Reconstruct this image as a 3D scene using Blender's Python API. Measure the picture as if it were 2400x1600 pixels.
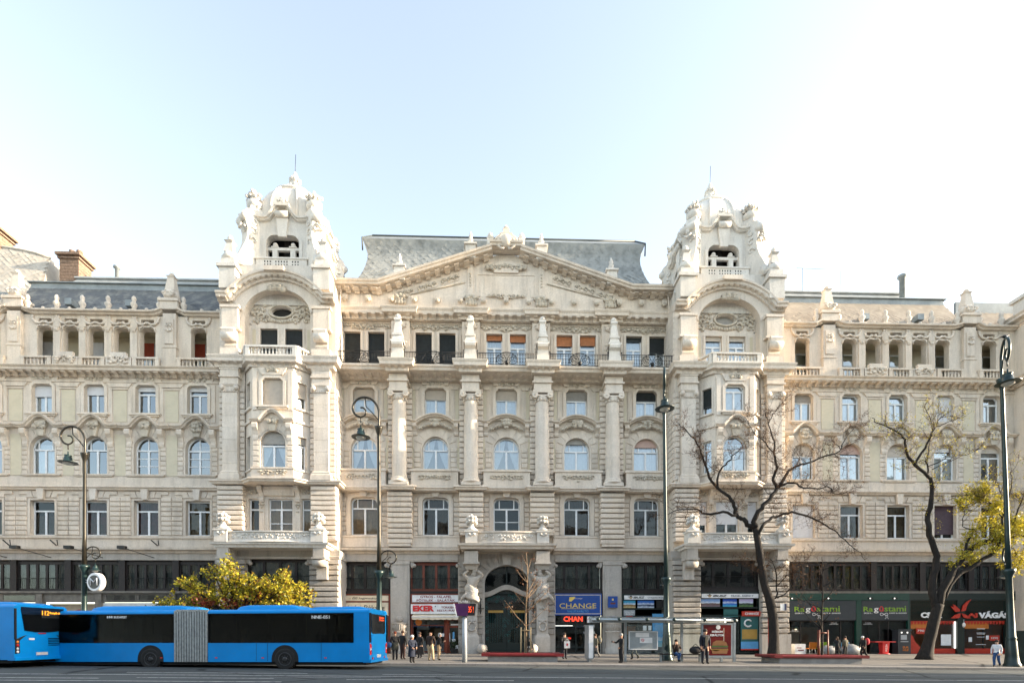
import bpy, bmesh, math, random
from mathutils import Vector, Matrix
R = math.radians
for o in list(bpy.data.objects): bpy.data.objects.remove(o)
scene = bpy.context.scene
COL = scene.collection
PI = math.pi

# ---------------------------------------------------------------- camera
F_PX = 1260.0; YAW = R(1.94); ROLL = 0.0025; CAM = Vector((-1.1, -45.0, 1.43)); HOR = 1490.0
cam = bpy.data.cameras.new('camera'); camo = bpy.data.objects.new('camera', cam); COL.objects.link(camo)
cam.sensor_width = 36.0; cam.lens = F_PX / 2400 * 36; cam.shift_y = (HOR - 800) / 2400
cam.clip_start = 0.5; cam.clip_end = 4000
camo.matrix_world = (Matrix.Translation(CAM) @ Matrix.Rotation(-YAW, 4, 'Z')
                     @ Matrix.Rotation(R(90), 4, 'X') @ Matrix.Rotation(-ROLL, 4, 'Z'))
scene.camera = camo

# ---------------------------------------------------------------- sky, sun, exposure
SUN_EL, SUN_FRONT = R(17), R(4.2)          # low sun raking along the front from the right
world = bpy.data.worlds.new('World'); scene.world = world; world.use_nodes = True
wn = world.node_tree; wn.nodes.clear()
sky = wn.nodes.new('ShaderNodeTexSky'); sky.sky_type = 'NISHITA'; sky.sun_disc = False
sky.sun_elevation = SUN_EL; sky.sun_rotation = R(90) + SUN_FRONT
sky.altitude = 100; sky.air_density = 1.0; sky.dust_density = 1.2; sky.ozone_density = 0.8
bg = wn.nodes.new('ShaderNodeBackground'); bg.inputs[1].default_value = 0.13
wo = wn.nodes.new('ShaderNodeOutputWorld')
hz = wn.nodes.new('ShaderNodeHueSaturation'); hz.inputs['Saturation'].default_value = 0.70; hz.inputs['Value'].default_value = 0.86   # thin winter haze over the whole sky
wn.links.new(sky.outputs[0], hz.inputs['Color']); wb = wn.nodes.new('ShaderNodeMix'); wb.data_type = 'RGBA'; wb.blend_type = 'MULTIPLY'; wb.inputs['Factor'].default_value = 1.0; wb.inputs['B'].default_value = (1.03, 1.0, 0.935, 1)   # the photograph's white balance
wn.links.new(hz.outputs[0], wb.inputs['A']); wn.links.new(wb.outputs['Result'], bg.inputs[0]); wn.links.new(bg.outputs[0], wo.inputs[0])
sl = bpy.data.lights.new('sun', 'SUN'); sl.energy = 2.8; sl.angle = R(0.5); sl.color = (1.0, 0.82, 0.60)
so = bpy.data.objects.new('sun', sl); COL.objects.link(so)
sdir = Vector((math.cos(SUN_EL) * math.cos(SUN_FRONT), -math.cos(SUN_EL) * math.sin(SUN_FRONT), math.sin(SUN_EL)))
so.rotation_euler = sdir.to_track_quat('Z', 'Y').to_euler(); so.location = sdir * 80
scene.view_settings.view_transform = 'Standard'; scene.view_settings.look = 'None'
scene.view_settings.gamma = 1.0; scene.view_settings.use_curve_mapping = False
scene.view_settings.exposure = 2.5
scene.render.engine = 'CYCLES'

# ---------------------------------------------------------------- helpers
def at(px, py, Y):
    """a photograph pixel carried onto the upright plane y = Y: where a thing measured there stands"""
    u2 = px - 1200; v2 = HOR - py
    u = u2 * math.cos(ROLL) + v2 * math.sin(ROLL); v = -u2 * math.sin(ROLL) + v2 * math.cos(ROLL)
    wx = u * math.cos(YAW) + F_PX * math.sin(YAW); wy = -u * math.sin(YAW) + F_PX * math.cos(YAW)
    t = (Y - CAM.y) / wy
    return CAM.x + wx * t, CAM.z + v * t
def gx(px, Y): return at(px, 1500, Y)[0]
KERB_Y = -16.8
def zg(x, y):
    """height of the pavement: the street falls gently to the right"""
    t = max(0.0, min(1.0, -y / 17.0))
    return -x * (0.004 + 0.008 * t)
def zr(x, y): return -0.012 * x - 0.13

def srgb(*c):
    out = []
    for v in c:
        v = v / 255.0
        out.append(v / 12.92 if v <= 0.04045 else ((v + 0.055) / 1.055) ** 2.4)
    return tuple(out)

class MB:
    def __init__(s): s.v = []; s.f = []; s.sm = []; s.mi = []
    def add(s, vs, fs, smooth=False, mi=0):
        n = len(s.v); s.v += [tuple(p) for p in vs]
        for f in fs: s.f.append(tuple(i + n for i in f)); s.sm.append(smooth); s.mi.append(mi)
        return s
    def box(s, x0, x1, y0, y1, z0, z1, mi=0):
        return s.add([(x0,y0,z0),(x1,y0,z0),(x1,y1,z0),(x0,y1,z0),(x0,y0,z1),(x1,y0,z1),(x1,y1,z1),(x0,y1,z1)],
              [(0,3,2,1),(4,5,6,7),(0,1,5,4),(1,2,6,5),(2,3,7,6),(3,0,4,7)], mi=mi)
    def frustum(s, cx, cy, z0, z1, a0, b0, a1, b1):
        """square block from half sizes (a0,b0) at z0 to (a1,b1) at z1"""
        v = [(cx-a0,cy-b0,z0),(cx+a0,cy-b0,z0),(cx+a0,cy+b0,z0),(cx-a0,cy+b0,z0),
             (cx-a1,cy-b1,z1),(cx+a1,cy-b1,z1),(cx+a1,cy+b1,z1),(cx-a1,cy+b1,z1)]
        return s.add(v, [(0,3,2,1),(4,5,6,7),(0,1,5,4),(1,2,6,5),(2,3,7,6),(3,0,4,7)])
    def chamf(s, x0, x1, y0, y1, z0, z1, c):
        """block whose front face (at y0) is chamfered by c: a rusticated stone"""
        v = [(x0,y1,z0),(x1,y1,z0),(x1,y1,z1),(x0,y1,z1),(x0,y0+c,z0),(x1,y0+c,z0),(x1,y0+c,z1),(x0,y0+c,z1),
             (x0+c,y0,z0+c),(x1-c,y0,z0+c),(x1-c,y0,z1-c),(x0+c,y0,z1-c)]
        return s.add(v, [(0,1,5,4),(1,2,6,5),(2,3,7,6),(3,0,4,7),(4,5,9,8),(5,6,10,9),(6,7,11,10),(7,4,8,11),(8,9,10,11)])
    def poly(s, pts, y0, y1, mi=0):
        """outline in (x,z), counter-clockwise seen from the street, extruded from y0 (front) to y1"""
        n = len(pts)
        v = [(x,y0,z) for x,z in pts] + [(x,y1,z) for x,z in pts]
        f = [tuple(range(n))] + [tuple(range(2*n-1, n-1, -1))]
        f += [(i, n+i, n+(i+1)%n, (i+1)%n) for i in range(n)]
        return s.add(v, f, mi=mi)
    def lathe(s, prof, cx, cy, cz, n=12, smooth=True, ph=0.0, sx=1, sy=1, caps=True):
        """profile of (radius, z) from the bottom up"""
        v = []; f = []
        for r, z in prof:
            for k in range(n):
                a = 2*PI*k/n + ph
                v.append((cx + r*math.cos(a)*sx, cy + r*math.sin(a)*sy, cz + z))
        m = len(prof)
        for i in range(m-1):
            for k in range(n):
                f.append((i*n+k, i*n+(k+1)%n, (i+1)*n+(k+1)%n, (i+1)*n+k))
        s.add(v, f, smooth); b = len(s.v)-len(v)
        if caps: s.add([], [tuple(b-len(s.v)+i for i in range(n-1, -1, -1)), tuple(b-len(s.v)+i for i in range((m-1)*n, m*n))], False)
        return s
    def ball(s, c, rx, ry=None, rz=None, n=7, m=5, smooth=True):
        ry = rx if ry is None else ry; rz = rx if rz is None else rz
        v = [(c[0],c[1],c[2]-rz)]; f = []
        for i in range(1, m):
            t = PI*i/m
            for k in range(n):
                a = 2*PI*k/n
                v.append((c[0]+rx*math.sin(t)*math.cos(a), c[1]+ry*math.sin(t)*math.sin(a), c[2]-rz*math.cos(t)))
        v.append((c[0],c[1],c[2]+rz)); L = len(v)-1
        for k in range(n):
            f.append((0, 1+(k+1)%n, 1+k)); f.append((L, L-n+k, L-n+(k+1)%n))
        for i in range(m-2):
            for k in range(n):
                a = 1+i*n
                f.append((a+k, a+(k+1)%n, a+n+(k+1)%n, a+n+k))
        return s.add(v, f, smooth)
    def tube(s, pts, rad, n=6, smooth=True, caps=True):
        """round bar through points; rad a number or one radius per point"""
        P = [Vector(p) for p in pts]; m = len(P)
        if m < 2: return s
        rr = rad if isinstance(rad, (list, tuple)) else [rad]*m
        v = []; f = []; up = None
        for i in range(m):
            d = (P[min(i+1,m-1)] - P[max(i-1,0)])
            if d.length < 1e-9: d = Vector((0,0,1))
            d.normalize()
            if up is None:
                up = Vector((0,0,1)) if abs(d.z) < .9 else Vector((1,0,0))
            a = d.cross(up)
            if a.length < 1e-5: a = d.cross(Vector((0.3,1,0.2)))
            a.normalize(); b = a.cross(d); up = b
            for k in range(n):
                t = 2*PI*k/n
                v.append(P[i] + (a*math.cos(t) + b*math.sin(t))*rr[i])
        for i in range(m-1):
            for k in range(n):
                f.append((i*n+k, i*n+(k+1)%n, (i+1)*n+(k+1)%n, (i+1)*n+k))
        if caps and n > 2: f.append(tuple(range(n-1,-1,-1))); f.append(tuple(range((m-1)*n, m*n)))
        return s.add(v, f, smooth)
    def run(s, path, prof, close=True):
        """moulding: profile (out, z) carried along a plan path (x,y); walking left to right faces the street"""
        n = len(path); m = len(prof); v = []; f = []
        for i in range(n):
            p = Vector((path[i][0], path[i][1]))
            d0 = (p - Vector(path[i-1][:2])).normalized() if i > 0 else None
            d1 = (Vector(path[i+1][:2]) - p).normalized() if i < n-1 else None
            if d0 is None: d0 = d1
            if d1 is None: d1 = d0
            n0 = Vector((d0.y, -d0.x)); n1 = Vector((d1.y, -d1.x))
            b = (n0 + n1)
            b = b / max(0.3, (1 + n0.dot(n1)))
            for o, z in prof: v.append((p.x + b.x*o, p.y + b.y*o, z))
        for i in range(n-1):
            for k in range(m-1):
                f.append((i*m+k, (i+1)*m+k, (i+1)*m+k+1, i*m+k+1))
            if close: f.append((i*m+m-1, (i+1)*m+m-1, (i+1)*m, i*m))
        f.append(tuple(range(m-1,-1,-1))); f.append(tuple(range((n-1)*m, n*m)))
        return s.add(v, f)
    def ribbon(s, pts, y0, steps):
        """band moulding along a curve in (x,z): steps = [(projection, offset up)] profile across the band"""
        n = len(pts); m = len(steps); v = []; f = []
        for i in range(n):
            a = pts[max(i-1,0)]; b = pts[min(i+1,n-1)]
            dx, dz = b[0]-a[0], b[1]-a[1]; l = math.hypot(dx, dz) or 1
            nx, nz = -dz/l, dx/l
            for pr, up in steps: v.append((pts[i][0]+nx*up, y0-pr, pts[i][1]+nz*up))
        for i in range(n-1):
            for k in range(m-1): f.append((i*m+k, (i+1)*m+k, (i+1)*m+k+1, i*m+k+1))
        f.append(tuple(range(m-1,-1,-1))); f.append(tuple(range((n-1)*m, n*m)))
        return s.add(v, f)
    def bay(s, x0, x1, z0, z1, y, out, depth):
        """wall field with one opening; out = outline (x,z) from bottom left over the top to bottom right"""
        xl, xr = out[0][0], out[-1][0]; zb = out[0][1]
        q = lambda a, b, c, d: s.add([(a,y,c),(b,y,c),(b,y,d),(a,y,d)], [(0,1,2,3)])
        if xl > x0: q(x0, xl, z0, z1)
        if xr < x1: q(xr, x1, z0, z1)
        if zb > z0: q(xl, xr, z0, zb)
        top = [p for p in out]
        for a, b in zip(top[:-1], top[1:]):
            if b[0] - a[0] > 1e-6:
                s.add([(a[0],y,a[1]),(b[0],y,b[1]),(b[0],y,z1),(a[0],y,z1)], [(0,1,2,3)])
        lp = out + [out[0]]
        for a, b in zip(lp[:-1], lp[1:]):
            s.add([(a[0],y,a[1]),(b[0],y,b[1]),(b[0],y+depth,b[1]),(a[0],y+depth,a[1])], [(0,1,2,3)])
        return s
    def mesh(s, name, mats):
        me = bpy.data.meshes.new(name); me.from_pydata(s.v, [], s.f)
        me.polygons.foreach_set('use_smooth', s.sm)
        if not isinstance(mats, (list, tuple)): mats = [mats]
        for m in mats: me.materials.append(m)
        if len(mats) > 1: me.polygons.foreach_set('material_index', s.mi)
        me.update()
        return me
    def build(s, name, mats, parent=None, loc=(0,0,0), rz=0.0):
        return link(name, s.mesh(name, mats), parent, loc, rz)

def parts(mb, name, mat, parent=None):
    """one object for each piece that stands clear of the others"""
    n = len(mb.v); up = list(range(n))
    def find(i):
        while up[i] != i: up[i] = up[up[i]]; i = up[i]
        return i
    for f in mb.f:
        a = find(f[0])
        for k in f[1:]: up[find(k)] = a
    isl = {}
    for k, f in enumerate(mb.f): isl.setdefault(find(f[0]), []).append(k)
    box = []
    for r, fs in isl.items():
        vs = [mb.v[i] for k in fs for i in mb.f[k]]
        box.append([min(v[0] for v in vs)-.05, max(v[0] for v in vs)+.05, min(v[2] for v in vs)-.05, max(v[2] for v in vs)+.05, min(v[1] for v in vs)-.05, max(v[1] for v in vs)+.05, fs])
    box.sort(key=lambda b: b[0]); g = list(range(len(box)))
    def fg(i):
        while g[i] != i: g[i] = g[g[i]]; i = g[i]
        return i
    for i in range(len(box)):
        a = box[i]
        for j in range(i+1, len(box)):
            b = box[j]
            if b[0] > a[1]: break
            if b[2] <= a[3] and b[3] >= a[2] and b[4] <= a[5] and b[5] >= a[4]: g[fg(j)] = fg(i)
    cl = {}
    for i, b in enumerate(box): cl.setdefault(fg(i), []).extend(b[6])
    for fs in cl.values():
        m = MB(); mp = {}
        for k in fs:
            idx = []
            for i in mb.f[k]:
                if i not in mp: mp[i] = len(m.v); m.v.append(mb.v[i])
                idx.append(mp[i])
            m.f.append(tuple(idx)); m.sm.append(mb.sm[k]); m.mi.append(0)
        m.build(name, M[mat] if isinstance(mat, str) else mat, parent)
def link(name, data, parent=None, loc=(0,0,0), rz=0.0):
    o = bpy.data.objects.new(name, data); COL.objects.link(o)
    if parent is not None: o.parent = parent
    o.location = loc
    if rz: o.rotation_euler = (0, 0, rz)
    return o
def thing(name, label, cat, loc=(0,0,0), rz=0.0, group=None):
    o = link(name, None, None, loc, rz); o.empty_display_size = 0.3
    return tag(o, label, cat, group)
def tag(o, label, cat, group=None):
    o['label'] = label; o['category'] = cat
    if group: o['group'] = group
    return o
def struct(o): o['kind'] = 'structure'; return o
def stuff(o): o['kind'] = 'stuff'; return o

def rect_out(cx, w, z0, z1): return [(cx-w/2,z0),(cx-w/2,z1),(cx+w/2,z1),(cx+w/2,z0)]
def arch_out(cx, w, z0, zs, rise, n=12):
    p = [(cx-w/2, z0)]
    for i in range(n+1):
        a = PI - PI*i/n
        p.append((cx + w/2*math.cos(a), zs + rise*math.sin(a)))
    return p + [(cx+w/2, z0)]
def round_out(cx, w, z0, z1, r, n=4):
    """rectangle with rounded upper corners"""
    p = [(cx-w/2, z0)]
    for i in range(n+1):
        a = PI - PI/2*i/n; p.append((cx-w/2+r + r*math.cos(a), z1-r + r*math.sin(a)))
    for i in range(n+1):
        a = PI/2 - PI/2*i/n; p.append((cx+w/2-r + r*math.cos(a), z1-r + r*math.sin(a)))
    return p + [(cx+w/2, z0)]
def ear_out(cx, w, z0, z1, c):
    """rectangle with cut upper corners"""
    return [(cx-w/2,z0),(cx-w/2,z1-c),(cx-w/2+c,z1),(cx+w/2-c,z1),(cx+w/2,z1-c),(cx+w/2,z0)]

# ---------------------------------------------------------------- materials
def nt(name):
    m = bpy.data.materials.new(name); m.use_nodes = True
    t = m.node_tree; b = t.nodes['Principled BSDF']
    return m, t, b
def noise(t, scale, detail=4, vec=None, rough=.55, stretch=None):
    g = t.nodes.new('ShaderNodeNewGeometry'); v = g.outputs['Position']
    if stretch:
        mp = t.nodes.new('ShaderNodeMapping'); mp.inputs['Scale'].default_value = stretch
        t.links.new(v, mp.inputs['Vector']); v = mp.outputs[0]
    n = t.nodes.new('ShaderNodeTexNoise'); n.inputs['Scale'].default_value = scale
    n.inputs['Detail'].default_value = detail; n.inputs['Roughness'].default_value = rough
    t.links.new(v, n.inputs['Vector'])
    return n.outputs['Fac']
def ramp(t, fac, a, b, c0=(0,0,0), c1=(1,1,1)):
    r = t.nodes.new('ShaderNodeValToRGB'); r.color_ramp.elements[0].position = a; r.color_ramp.elements[1].position = b
    r.color_ramp.elements[0].color = (*c0, 1); r.color_ramp.elements[1].color = (*c1, 1)
    t.links.new(fac, r.inputs[0]); return r.outputs[0]
def mix(t, fac, a, b, mode='MIX'):
    n = t.nodes.new('ShaderNodeMix'); n.data_type = 'RGBA'; n.blend_type = mode
    for s, val in ((n.inputs['Factor'], fac), (n.inputs['A'], a), (n.inputs['B'], b)):
        if hasattr(val, 'links') or isinstance(val, bpy.types.NodeSocket): t.links.new(val, s)
        elif isinstance(val, (int, float)): s.default_value = val
        else: s.default_value = (*val, 1)
    return n.outputs['Result']
def bump(t, b, h, strength=.3, dist=.02):
    n = t.nodes.new('ShaderNodeBump'); n.inputs['Strength'].default_value = strength; n.inputs['Distance'].default_value = dist
    t.links.new(h, n.inputs['Height']); t.links.new(n.outputs[0], b.inputs['Normal'])
def objrand(t):
    n = t.nodes.new('ShaderNodeObjectInfo'); return n.outputs['Random']
def plain(name, c, rough=.6, metal=0.0, var=.15, scale=4.0, emit=None, es=1.0, bmp=0.0, spec=None):
    m, t, b = nt(name)
    k = ramp(t, noise(t, scale, 5), .3, .7, tuple(x*(1-var) for x in c), tuple(min(1, x*(1+var)) for x in c))
    t.links.new(k, b.inputs['Base Color'])
    b.inputs['Roughness'].default_value = rough; b.inputs['Metallic'].default_value = metal
    if spec is not None: b.inputs['Specular IOR Level'].default_value = spec
    if emit: b.inputs['Emission Color'].default_value = (*emit, 1); b.inputs['Emission Strength'].default_value = es
    if bmp: bump(t, b, noise(t, scale*6, 3), bmp)
    return m
def stone(name, c, stain=.35, dirt=(.16,.13,.10), bmp=.25, rough=.85, fine=9.0, per=.10):
    m, t, b = nt(name)
    k = ramp(t, noise(t, .7, 6), .3, .7, tuple(x*.86 for x in c), tuple(min(1, x*1.10) for x in c))
    k = mix(t, ramp(t, noise(t, fine, 5), .35, .75), k, tuple(x*.78 for x in c))
    warm = ramp(t, noise(t, .23, 4), .40, .62)
    k = mix(t, mix(t, .35, (0,0,0), warm), k, (c[0]*1.02, c[1]*.93, c[2]*.80))
    st = ramp(t, noise(t, 1.0, 6, stretch=(1.6, 1.6, .22), rough=.7), .48, .78)
    k = mix(t, mix(t, stain, (0,0,0), st), k, dirt)
    # each block of stone came out of the quarry a little different
    vr = t.nodes.new('ShaderNodeHueSaturation'); mr = t.nodes.new('ShaderNodeMapRange')
    mr.inputs['To Min'].default_value = 1-per; mr.inputs['To Max'].default_value = 1+per*.6
    t.links.new(objrand(t), mr.inputs['Value']); t.links.new(mr.outputs[0], vr.inputs['Value']); t.links.new(k, vr.inputs['Color'])
    t.links.new(vr.outputs[0], b.inputs['Base Color'])
    b.inputs['Roughness'].default_value = rough
    bump(t, b, noise(t, 14, 6), bmp, .03)
    return m
M = {}
M['stone'] = stone('cream_limestone', (.69,.608,.515), stain=.5, per=.09)
M['tower'] = stone('pale_limestone', (.70,.628,.545), stain=.44, per=.05)
M['dome'] = stone('white_limestone', (.69,.66,.61), stain=.36, bmp=.2)
M['trim'] = stone('carved_limestone', (.56,.50,.41), stain=.6, dirt=(.09,.07,.05), bmp=.5)
M['low'] = stone('grey_limestone', (.50,.465,.42), stain=.5, dirt=(.10,.085,.07), bmp=.6)
M['rough'] = stone('rock_faced_stone', (.43,.395,.35), stain=.55, dirt=(.10,.085,.07), bmp=1.0, fine=5)
def brick_mat():
    m, t, b = nt('yellow_glazed_brick')
    g = t.nodes.new('ShaderNodeNewGeometry'); sp = t.nodes.new('ShaderNodeSeparateXYZ'); cb = t.nodes.new('ShaderNodeCombineXYZ')
    t.links.new(g.outputs['Position'], sp.inputs[0]); t.links.new(sp.outputs['X'], cb.inputs['X']); t.links.new(sp.outputs['Z'], cb.inputs['Y'])
    br = t.nodes.new('ShaderNodeTexBrick'); t.links.new(cb.outputs[0], br.inputs['Vector'])
    br.inputs['Color1'].default_value = (.59,.51,.36,1); br.inputs['Color2'].default_value = (.54,.47,.33,1)
    br.inputs['Mortar'].default_value = (.55,.50,.39,1); br.inputs['Scale'].default_value = 1
    br.inputs['Brick Width'].default_value = .27; br.inputs['Row Height'].default_value = .10; br.inputs['Mortar Size'].default_value = .014
    k = mix(t, mix(t, .3, (0,0,0), ramp(t, noise(t, 1.2, 5), .5, .8)), br.outputs['Color'], (.3,.25,.16))
    t.links.new(k, b.inputs['Base Color']); b.inputs['Roughness'].default_value = .55
    bump(t, b, br.outputs['Fac'], -.4, .02)
    return m
M['brick'] = brick_mat()
def slate_mat(name, a, bb, c):
    m, t, b = nt(name)
    k = ramp(t, objrand(t), 0, 1, a, bb)
    k = mix(t, ramp(t, noise(t, 1.4, 5), .45, .72), k, c)
    t.links.new(k, b.inputs['Base Color']); b.inputs['Roughness'].default_value = .62
    bump(t, b, noise(t, 20, 4), .3, .01); return m
M['slate'] = slate_mat('dark_slate', (.075,.08,.085), (.16,.165,.165), (.24,.235,.21))
M['slate_brown'] = slate_mat('weathered_slate', (.20,.17,.135), (.30,.255,.20), (.36,.31,.24))
M['slate_grey'] = slate_mat('grey_slate', (.26,.275,.27), (.36,.37,.36), (.18,.19,.185))
M['lead'] = plain('roof_sheet_metal', (.24,.265,.27), .5, .2, .2, 1.5)
M['zinc'] = plain('pale_zinc_sheet', (.40,.41,.40), .5, .1, .15, 1.5)
M['darkmetal'] = plain('dark_roof_edge', (.04,.05,.05), .5)
M['red_brick'] = plain('chimney_brick', (.20,.135,.095), .85, 0, .35, 6, bmp=.6)
M['white'] = plain('white_window_paint', (.74,.75,.75), .45, var=.08)
M['iron'] = plain('wrought_iron', (.012,.013,.014), .45, .3)
M['dark_wood'] = plain('dark_brown_joinery', (.012,.007,.006), .6, 0, .5, 5)
M['grey_wood'] = plain('grey_shopfront_paint', (.14,.125,.105), .6, 0, .3, 3)
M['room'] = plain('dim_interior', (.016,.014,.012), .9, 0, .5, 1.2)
M['cloth'] = plain('white_net_curtain', (.62,.66,.70), .9, 0, .10, 5)
M['cloth_peach'] = plain('peach_curtain', (.62,.44,.28), .9, 0, .15, 3)
M['cloth_dark'] = plain('dark_curtain', (.09,.06,.045), .9, 0, .4, 3)
M['cloth_gold'] = plain('gold_curtain', (.19,.12,.045), .9, 0, .4, 3)
M['cloth_red'] = plain('dark_red_curtain', (.12,.025,.022), .9, 0, .4, 3)
M['cloth_grey'] = plain('grey_green_curtain', (.10,.115,.105), .9, 0, .3, 3)
M['bl_white'] = plain('white_roller_shutter', (.66,.66,.67), .5, var=.05)
M['bl_beige'] = plain('beige_roller_shutter', (.50,.44,.37), .6, var=.08)
M['bl_grey'] = plain('grey_roller_shutter', (.30,.28,.25), .6, var=.1)
M['bl_dark'] = plain('black_roller_shutter', (.022,.027,.028), .4, var=.3)
M['bl_brown'] = plain('brown_wood_shutter', (.42,.17,.07), .55, var=.2)
M['bl_pink'] = plain('pink_roller_shutter', (.50,.34,.28), .6, var=.08)
M['bl_plum'] = plain('plum_roller_shutter', (.075,.045,.055), .6, var=.15)
M['bl_red'] = plain('red_brown_shutter', (.30,.055,.025), .6, var=.15)
def glass_mat(name, refl, tint=(.86,.95,1.0), rough=.015, thru=(.8,.82,.82)):
    m = bpy.data.materials.new(name); m.use_nodes = True; t = m.node_tree; t.nodes.clear()
    out = t.nodes.new('ShaderNodeOutputMaterial'); mx = t.nodes.new('ShaderNodeMixShader')
    tr = t.nodes.new('ShaderNodeBsdfTransparent'); gl = t.nodes.new('ShaderNodeBsdfGlossy'); lw = t.nodes.new('ShaderNodeFresnel')
    lw.inputs['IOR'].default_value = 1.5
    tr.inputs[0].default_value = (*thru, 1); gl.inputs[0].default_value = (*tint, 1); gl.inputs['Roughness'].default_value = rough
    ad = t.nodes.new('ShaderNodeMath'); ad.operation = 'ADD'; ad.inputs[1].default_value = refl; ad.use_clamp = True
    t.links.new(lw.outputs[0], ad.inputs[0]); t.links.new(ad.outputs[0], mx.inputs[0])
    # old panes are never quite flat
    bp = t.nodes.new('ShaderNodeBump'); bp.inputs['Strength'].default_value = .06; bp.inputs['Distance'].default_value = .05
    t.links.new(noise(t, 1.3, 2), bp.inputs['Height']); t.links.new(bp.outputs[0], gl.inputs['Normal'])
    t.links.new(tr.outputs[0], mx.inputs[1]); t.links.new(gl.outputs[0], mx.inputs[2]); t.links.new(mx.outputs[0], out.inputs[0])
    return m
M['glass'] = glass_mat('window_glass', .20)
M['glass_dim'] = glass_mat('dim_window_glass', .0, thru=(.62,.62,.6))
M['slate_sunlit'] = slate_mat('sunlit_slate', (.40,.37,.32), (.50,.46,.40), (.33,.30,.26))
M['bus_pane'] = glass_mat('tinted_bus_glass', -.025, rough=.10, thru=(.22,.24,.24))
M['shop_glass'] = glass_mat('shop_glass', .01)
# ================================================================= street: setting
def asphalt(name, c, spec=.12):
    m, t, b = nt(name)
    k = ramp(t, noise(t, .35, 6, stretch=(.5, 1.6, 1)), .3, .7, tuple(x*.72 for x in c), tuple(x*1.25 for x in c))
    k = mix(t, ramp(t, noise(t, 60, 2), .45, .7), k, tuple(x*1.5 for x in c))
    # tar seams and patches
    vo = t.nodes.new('ShaderNodeTexVoronoi'); vo.feature = 'DISTANCE_TO_EDGE'; vo.inputs['Scale'].default_value = .16
    g = t.nodes.new('ShaderNodeNewGeometry'); n = t.nodes.new('ShaderNodeTexNoise'); n.inputs['Scale'].default_value = .8
    t.links.new(g.outputs['Position'], n.inputs['Vector'])
    ad = mix(t, .25, g.outputs['Position'], n.outputs['Color']); t.links.new(ad, vo.inputs['Vector'])
    k = mix(t, ramp(t, vo.outputs['Distance'], .004, .012, (1,1,1), (0,0,0)), k, tuple(x*.4 for x in c))
    t.links.new(k, b.inputs['Base Color']); b.inputs['Roughness'].default_value = .9; b.inputs['Specular IOR Level'].default_value = spec
    bump(t, b, noise(t, 45, 4), .35, .01)
    return m
M['asphalt'] = asphalt('asphalt', (.066,.073,.074))
M['pave'] = asphalt('pavement_asphalt', (.145,.138,.128))
M['kerb'] = stone('kerb_granite', (.21,.205,.20), stain=.4, dirt=(.07,.065,.06))
def paint_mat():
    m, t, b = nt('worn_road_paint')
    k = mix(t, ramp(t, noise(t, 5, 6, rough=.7), .50, .66), (.50,.50,.48), (.10,.10,.10))
    t.links.new(k, b.inputs['Base Color']); b.inputs['Roughness'].default_value = .7
    return m
M['roadpaint'] = paint_mat()
def sheet(fn, x0, x1, y0, y1, nx, ny):
    v = []; f = []
    for j in range(ny+1):
        for i in range(nx+1):
            x = x0+(x1-x0)*i/nx; y = y0+(y1-y0)*j/ny; v.append((x, y, fn(x, y)))
    for j in range(ny):
        for i in range(nx): a = j*(nx+1)+i; f.append((a, a+1, a+nx+2, a+nx+1))
    return MB().add(v, f)
struct(sheet(lambda x, y: -3.2, -1500, 1500, -1500, 1500, 2, 2).build('ground', M['asphalt']))
pav = struct(sheet(zg, -130, 130, KERB_Y, 1.2, 40, 12).build('pavement', M['pave']))
struct(sheet(zr, -130, 130, -66, KERB_Y-.02, 8, 8).build('road', M['asphalt']))
kb = struct(MB().add([(-130,KERB_Y-.26,zr(-130,0)-.3),(130,KERB_Y-.26,zr(130,0)-.3),(130,KERB_Y-.26,zr(130,0)-.2),(-130,KERB_Y-.26,zr(-130,0)-.2)], [(0,1,2,3)]).build('kerb', M['kerb']))
for i in range(52):
    x = -42+i*1.6; w = 1.585
    v = []
    for xx in (x, x+w):
        zt = zg(xx, -17)+.006; v += [(xx,KERB_Y-.28,zt-.6),(xx,KERB_Y-.28,zt-.03),(xx,KERB_Y-.25,zt),(xx,KERB_Y+.06,zt),(xx,KERB_Y+.06,zt-.6)]
    MB().add(v, [(0,5,6,1),(1,6,7,2),(2,7,8,3),(4,3,8,9),(0,1,2,3,4),(9,8,7,6,5)]).build('kerb_stone', M['kerb'], kb)
M['bounce_pave'] = stone('bounce_paving', (.46,.44,.40), stain=.3)
struct(sheet(lambda x, y: zr(x, y)+.02, -130, 130, -74, -33, 8, 4).build('bounce_pavement', M['bounce_pave']))  # unseen pale sheet added to bounce fill light onto the facade
# lane markings lie parallel to the kerb
def mark(x0, x1, y, w=.12, dy=0.0):
    n = max(1, int((x1-x0)/2)); v = []; f = []
    for i in range(n+1):
        x = x0+(x1-x0)*i/n; yy = y+dy*i/n
        v += [(x, yy-w/2, zr(x,yy)+.005), (x, yy+w/2, zr(x,yy)+.005)]
    for i in range(n): f.append((2*i, 2*i+2, 2*i+3, 2*i+1))
    return MB().add(v, f)
MK = MB()
for a in ((-60, 60, -24.6, .13), (-60, -8.0, -27.3, .13)):
    q = mark(*a); MK.add(q.v, q.f)
for a in ((-24.5,-19.5,-25.6,.11),(-21.5,-14.5,-26.3,.12),(-15.5,-8.5,-23.4,.11),(-13.5,-8.8,-25.9,.12),(-5.5,-2.4,-23.6,.10),(-6.2,-.4,-26.2,.12),(-9.2,-5.2,-25.3,.05),(16,26,-22.1,.06)):
    q = mark(*a); MK.add(q.v, q.f)
lm = struct(MK.build('lane_marking', M['roadpaint']))
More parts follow.
